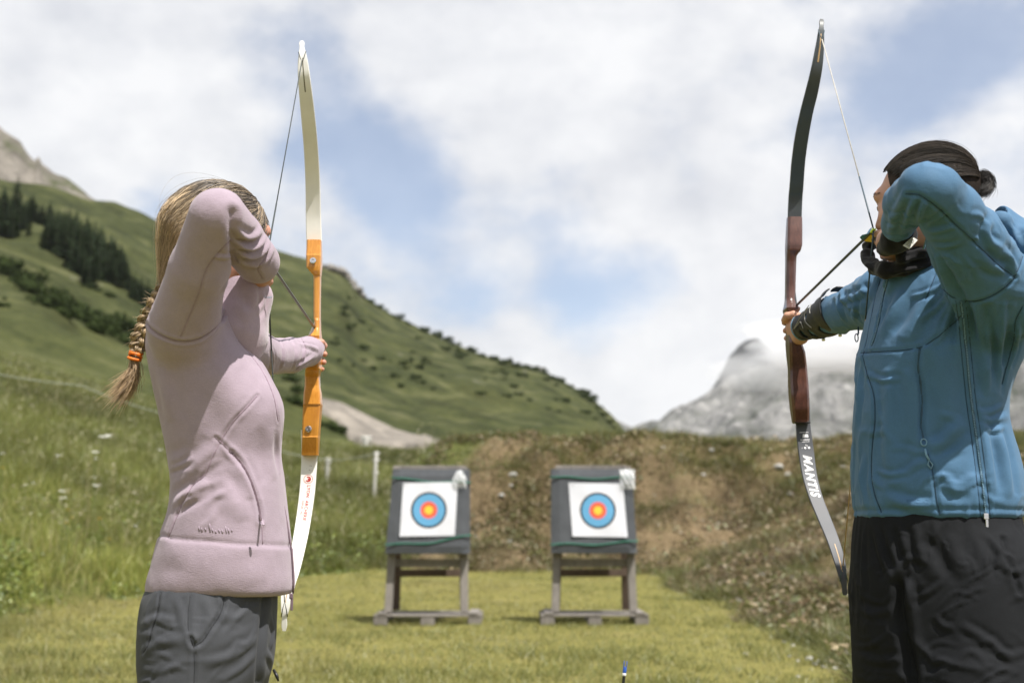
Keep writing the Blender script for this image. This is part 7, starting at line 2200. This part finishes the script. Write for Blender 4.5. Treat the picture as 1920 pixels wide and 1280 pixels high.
    fw += e[:, None, :] * (np.sin(tt * math.pi)[None, :, None]) * (rg.uniform(.1, 1, (nf, 1, 1)) ** 2) * .010
    V, F, C = strand_mesh(np.vstack([wp, fw]), np.concatenate([rg.uniform(.0004, .0008, n), np.full(nf, .0002)]), np.vstack([cl, cl[fi]]))
    o_ = obj('hair_strands', np_mesh('hair_strands', V, F, [M_HAIR], True, C)); keep_world(o_, cap)
    # tied tuft at the back
    n = 1500; m9 = 13; k9 = np.linspace(0, 1, m9)
    cps = [np.array([G, Q(1832, 328, 2.655), Q(1846, 321, 2.65), Q(1858, 330, 2.645), Q(1860, 346, 2.645), Q(1850, 358, 2.645)]), np.array([G, Q(1830, 340, 2.655), Q(1842, 334, 2.65), Q(1852, 340, 2.65), Q(1852, 352, 2.645), Q(1843, 360, 2.645)]), np.array([G, Q(1826, 346, 2.66), Q(1836, 344, 2.655), Q(1844, 348, 2.65), Q(1846, 356, 2.65), Q(1838, 361, 2.65)])]
    PT = []
    for q in range(n):
        w = rg.dirichlet((1, 1, 1)); p = hermite(sum(w[i] * cps[i] for i in range(3)), m9)
        PT.append(p + rg.normal(0, .0032, 3) + rg.normal(0, .0055, 3) * (k9[:, None] ** 2))
    cl = np.clip(rg.normal(1, .4, n), .4, 2.4)[:, None, None] * np.array([.026, .020, .0165]) * np.ones((1, m9, 1))
    V, F, C = strand_mesh(np.array(PT), rg.uniform(.0003, .0007, n), cl)
    bn = obj('hair_bun', np_mesh('hair_bun', V, F, [M_HAIR], True, C)); keep_world(bn, root)
    m = MB(); d = Q(1832, 334, 2.655) - G; Rr = rot_from(d); m.tube([G + d * .25 + Rr @ np.array([.0115 * math.cos(a), .0115 * math.sin(a), 0]) for a in np.linspace(0, 2 * math.pi, 17)[:-1]], .0030, 7, closed=True); keep_world(m.build('hair_elastic', M_BLACK, None, True), bn)
    # eyebrows
    HT = BVHTree.FromPolygons(Vh.tolist(), Fh.tolist())
    for q in (-1, 1):
        PT = []
        for k in range(70):
            t_ = k / 69; l = q * (.014 + .036 * t_); f = .0965 - .020 * t_ ** 1.8; u = .030 + .007 * math.sin(t_ * 2.4) + rg.normal(0, .0014)
            a = np.array(HT.find_nearest(Vector(L(f, l, u)))[0]); PT.append([a, a + R @ np.array([.0003, q * .002, .0006]), a + R @ np.array([-.0010, q * .0045, .0006])])
        V, F, C = strand_mesh(np.array(PT), np.full(70, .00045), np.tile(np.array([.022, .016, .013]), (70, 3, 1)))
        o_ = obj('eyebrow', np_mesh('eyebrow', V, F, [M_HAIR], True, C)); keep_world(o_, root)
    return root
MAN = man()
# ================================================================== AIR
def volume_mat(name, color, density, aniso=.0):
    m = bpy.data.materials.new(name); m.use_nodes = True; nt = m.node_tree; nt.nodes.clear()
    o = nt.nodes.new('ShaderNodeOutputMaterial'); v = nt.nodes.new('ShaderNodeVolumePrincipled')
    v.inputs['Color'].default_value = (*color, 1); v.inputs['Density'].default_value = density; v.inputs['Anisotropy'].default_value = aniso
    nt.links.new(v.outputs[0], o.inputs['Volume']); return m
# low cloud hanging on the far mountain: closed billows of even, thin mist
def billow(seed, sub=4):
    bm = bmesh.new(); bmesh.ops.create_icosphere(bm, subdivisions=sub, radius=1)
    V = np.array([v.co[:] for v in bm.verts]); n = fbm(V, 1.3, 4, seed); n2 = np.abs(fbm(V, 2.6, 3, seed + 4))
    for v, q, q2 in zip(bm.verts, n, n2): v.co *= (1 + .42 * q + .30 * q2)
    me = bpy.data.meshes.new('low_cloud'); bm.to_mesh(me); bm.free(); return me
CLOUDS = [(1440, 694, 2200, 100, 34), (1560, 658, 2150, 130, 34), (1600, 640, 2200, 200, 44), (1740, 615, 2250, 240, 54), (1890, 600, 2250, 260, 60), (1560, 680, 2150, 110, 16)]

M_MIST = volume_mat('cloud_mist', (.97, .98, 1.0), .013, .2)
for i, (px, py, r, a, b) in enumerate(CLOUDS):
    p = Q(px, py, r); o = obj('low_cloud', billow(60 + i), None, p); o.data.materials.append(M_MIST)
    s_ = r / F_PX; o.scale = (a * s_, a * s_ * .5, b * s_)
    tag(o, 'white mist lying across the upper part of the far grey mountain', 'cloud', 'low clouds on the mountain', 'stuff')
hz_ = MB(); hz_.box((0, 0, 350), (14400, 14400, 820)); haze = hz_.build('haze', volume_mat('thin_haze', (.93, .96, 1.0), 3.2e-5, .3))
tag(haze, 'thin pale haze in the valley air', 'haze', kind='stuff')

# ================================================================== labels that single each repeat out by its place
def place_labels():
    ONES = 'first second third fourth fifth sixth seventh eighth ninth tenth eleventh twelfth thirteenth fourteenth fifteenth sixteenth seventeenth eighteenth nineteenth'.split()
    TENS = {20: 'twenty', 30: 'thirty', 40: 'forty', 50: 'fifty', 60: 'sixty', 70: 'seventy', 80: 'eighty', 90: 'ninety'}
    def word(n):
        if n <= 19: return ONES[n - 1]
        t, o = n // 10 * 10, n % 10
        return (TENS[t][:-1] + 'ieth') if o == 0 else TENS[t] + '-' + ONES[o - 1]
    sets = {}
    for o in SC.objects:
        if o.parent is None and o.get('label'): sets.setdefault(o['label'], []).append(o)
    for lab, os_ in sets.items():
        if len(os_) < 2: continue
        os_.sort(key=lambda o: o.location.x / max(o.location.y, .1))
        for i, o in enumerate(os_): o['label'] = lab + ', ' + word(i + 1) + ' from the left'
place_labels()
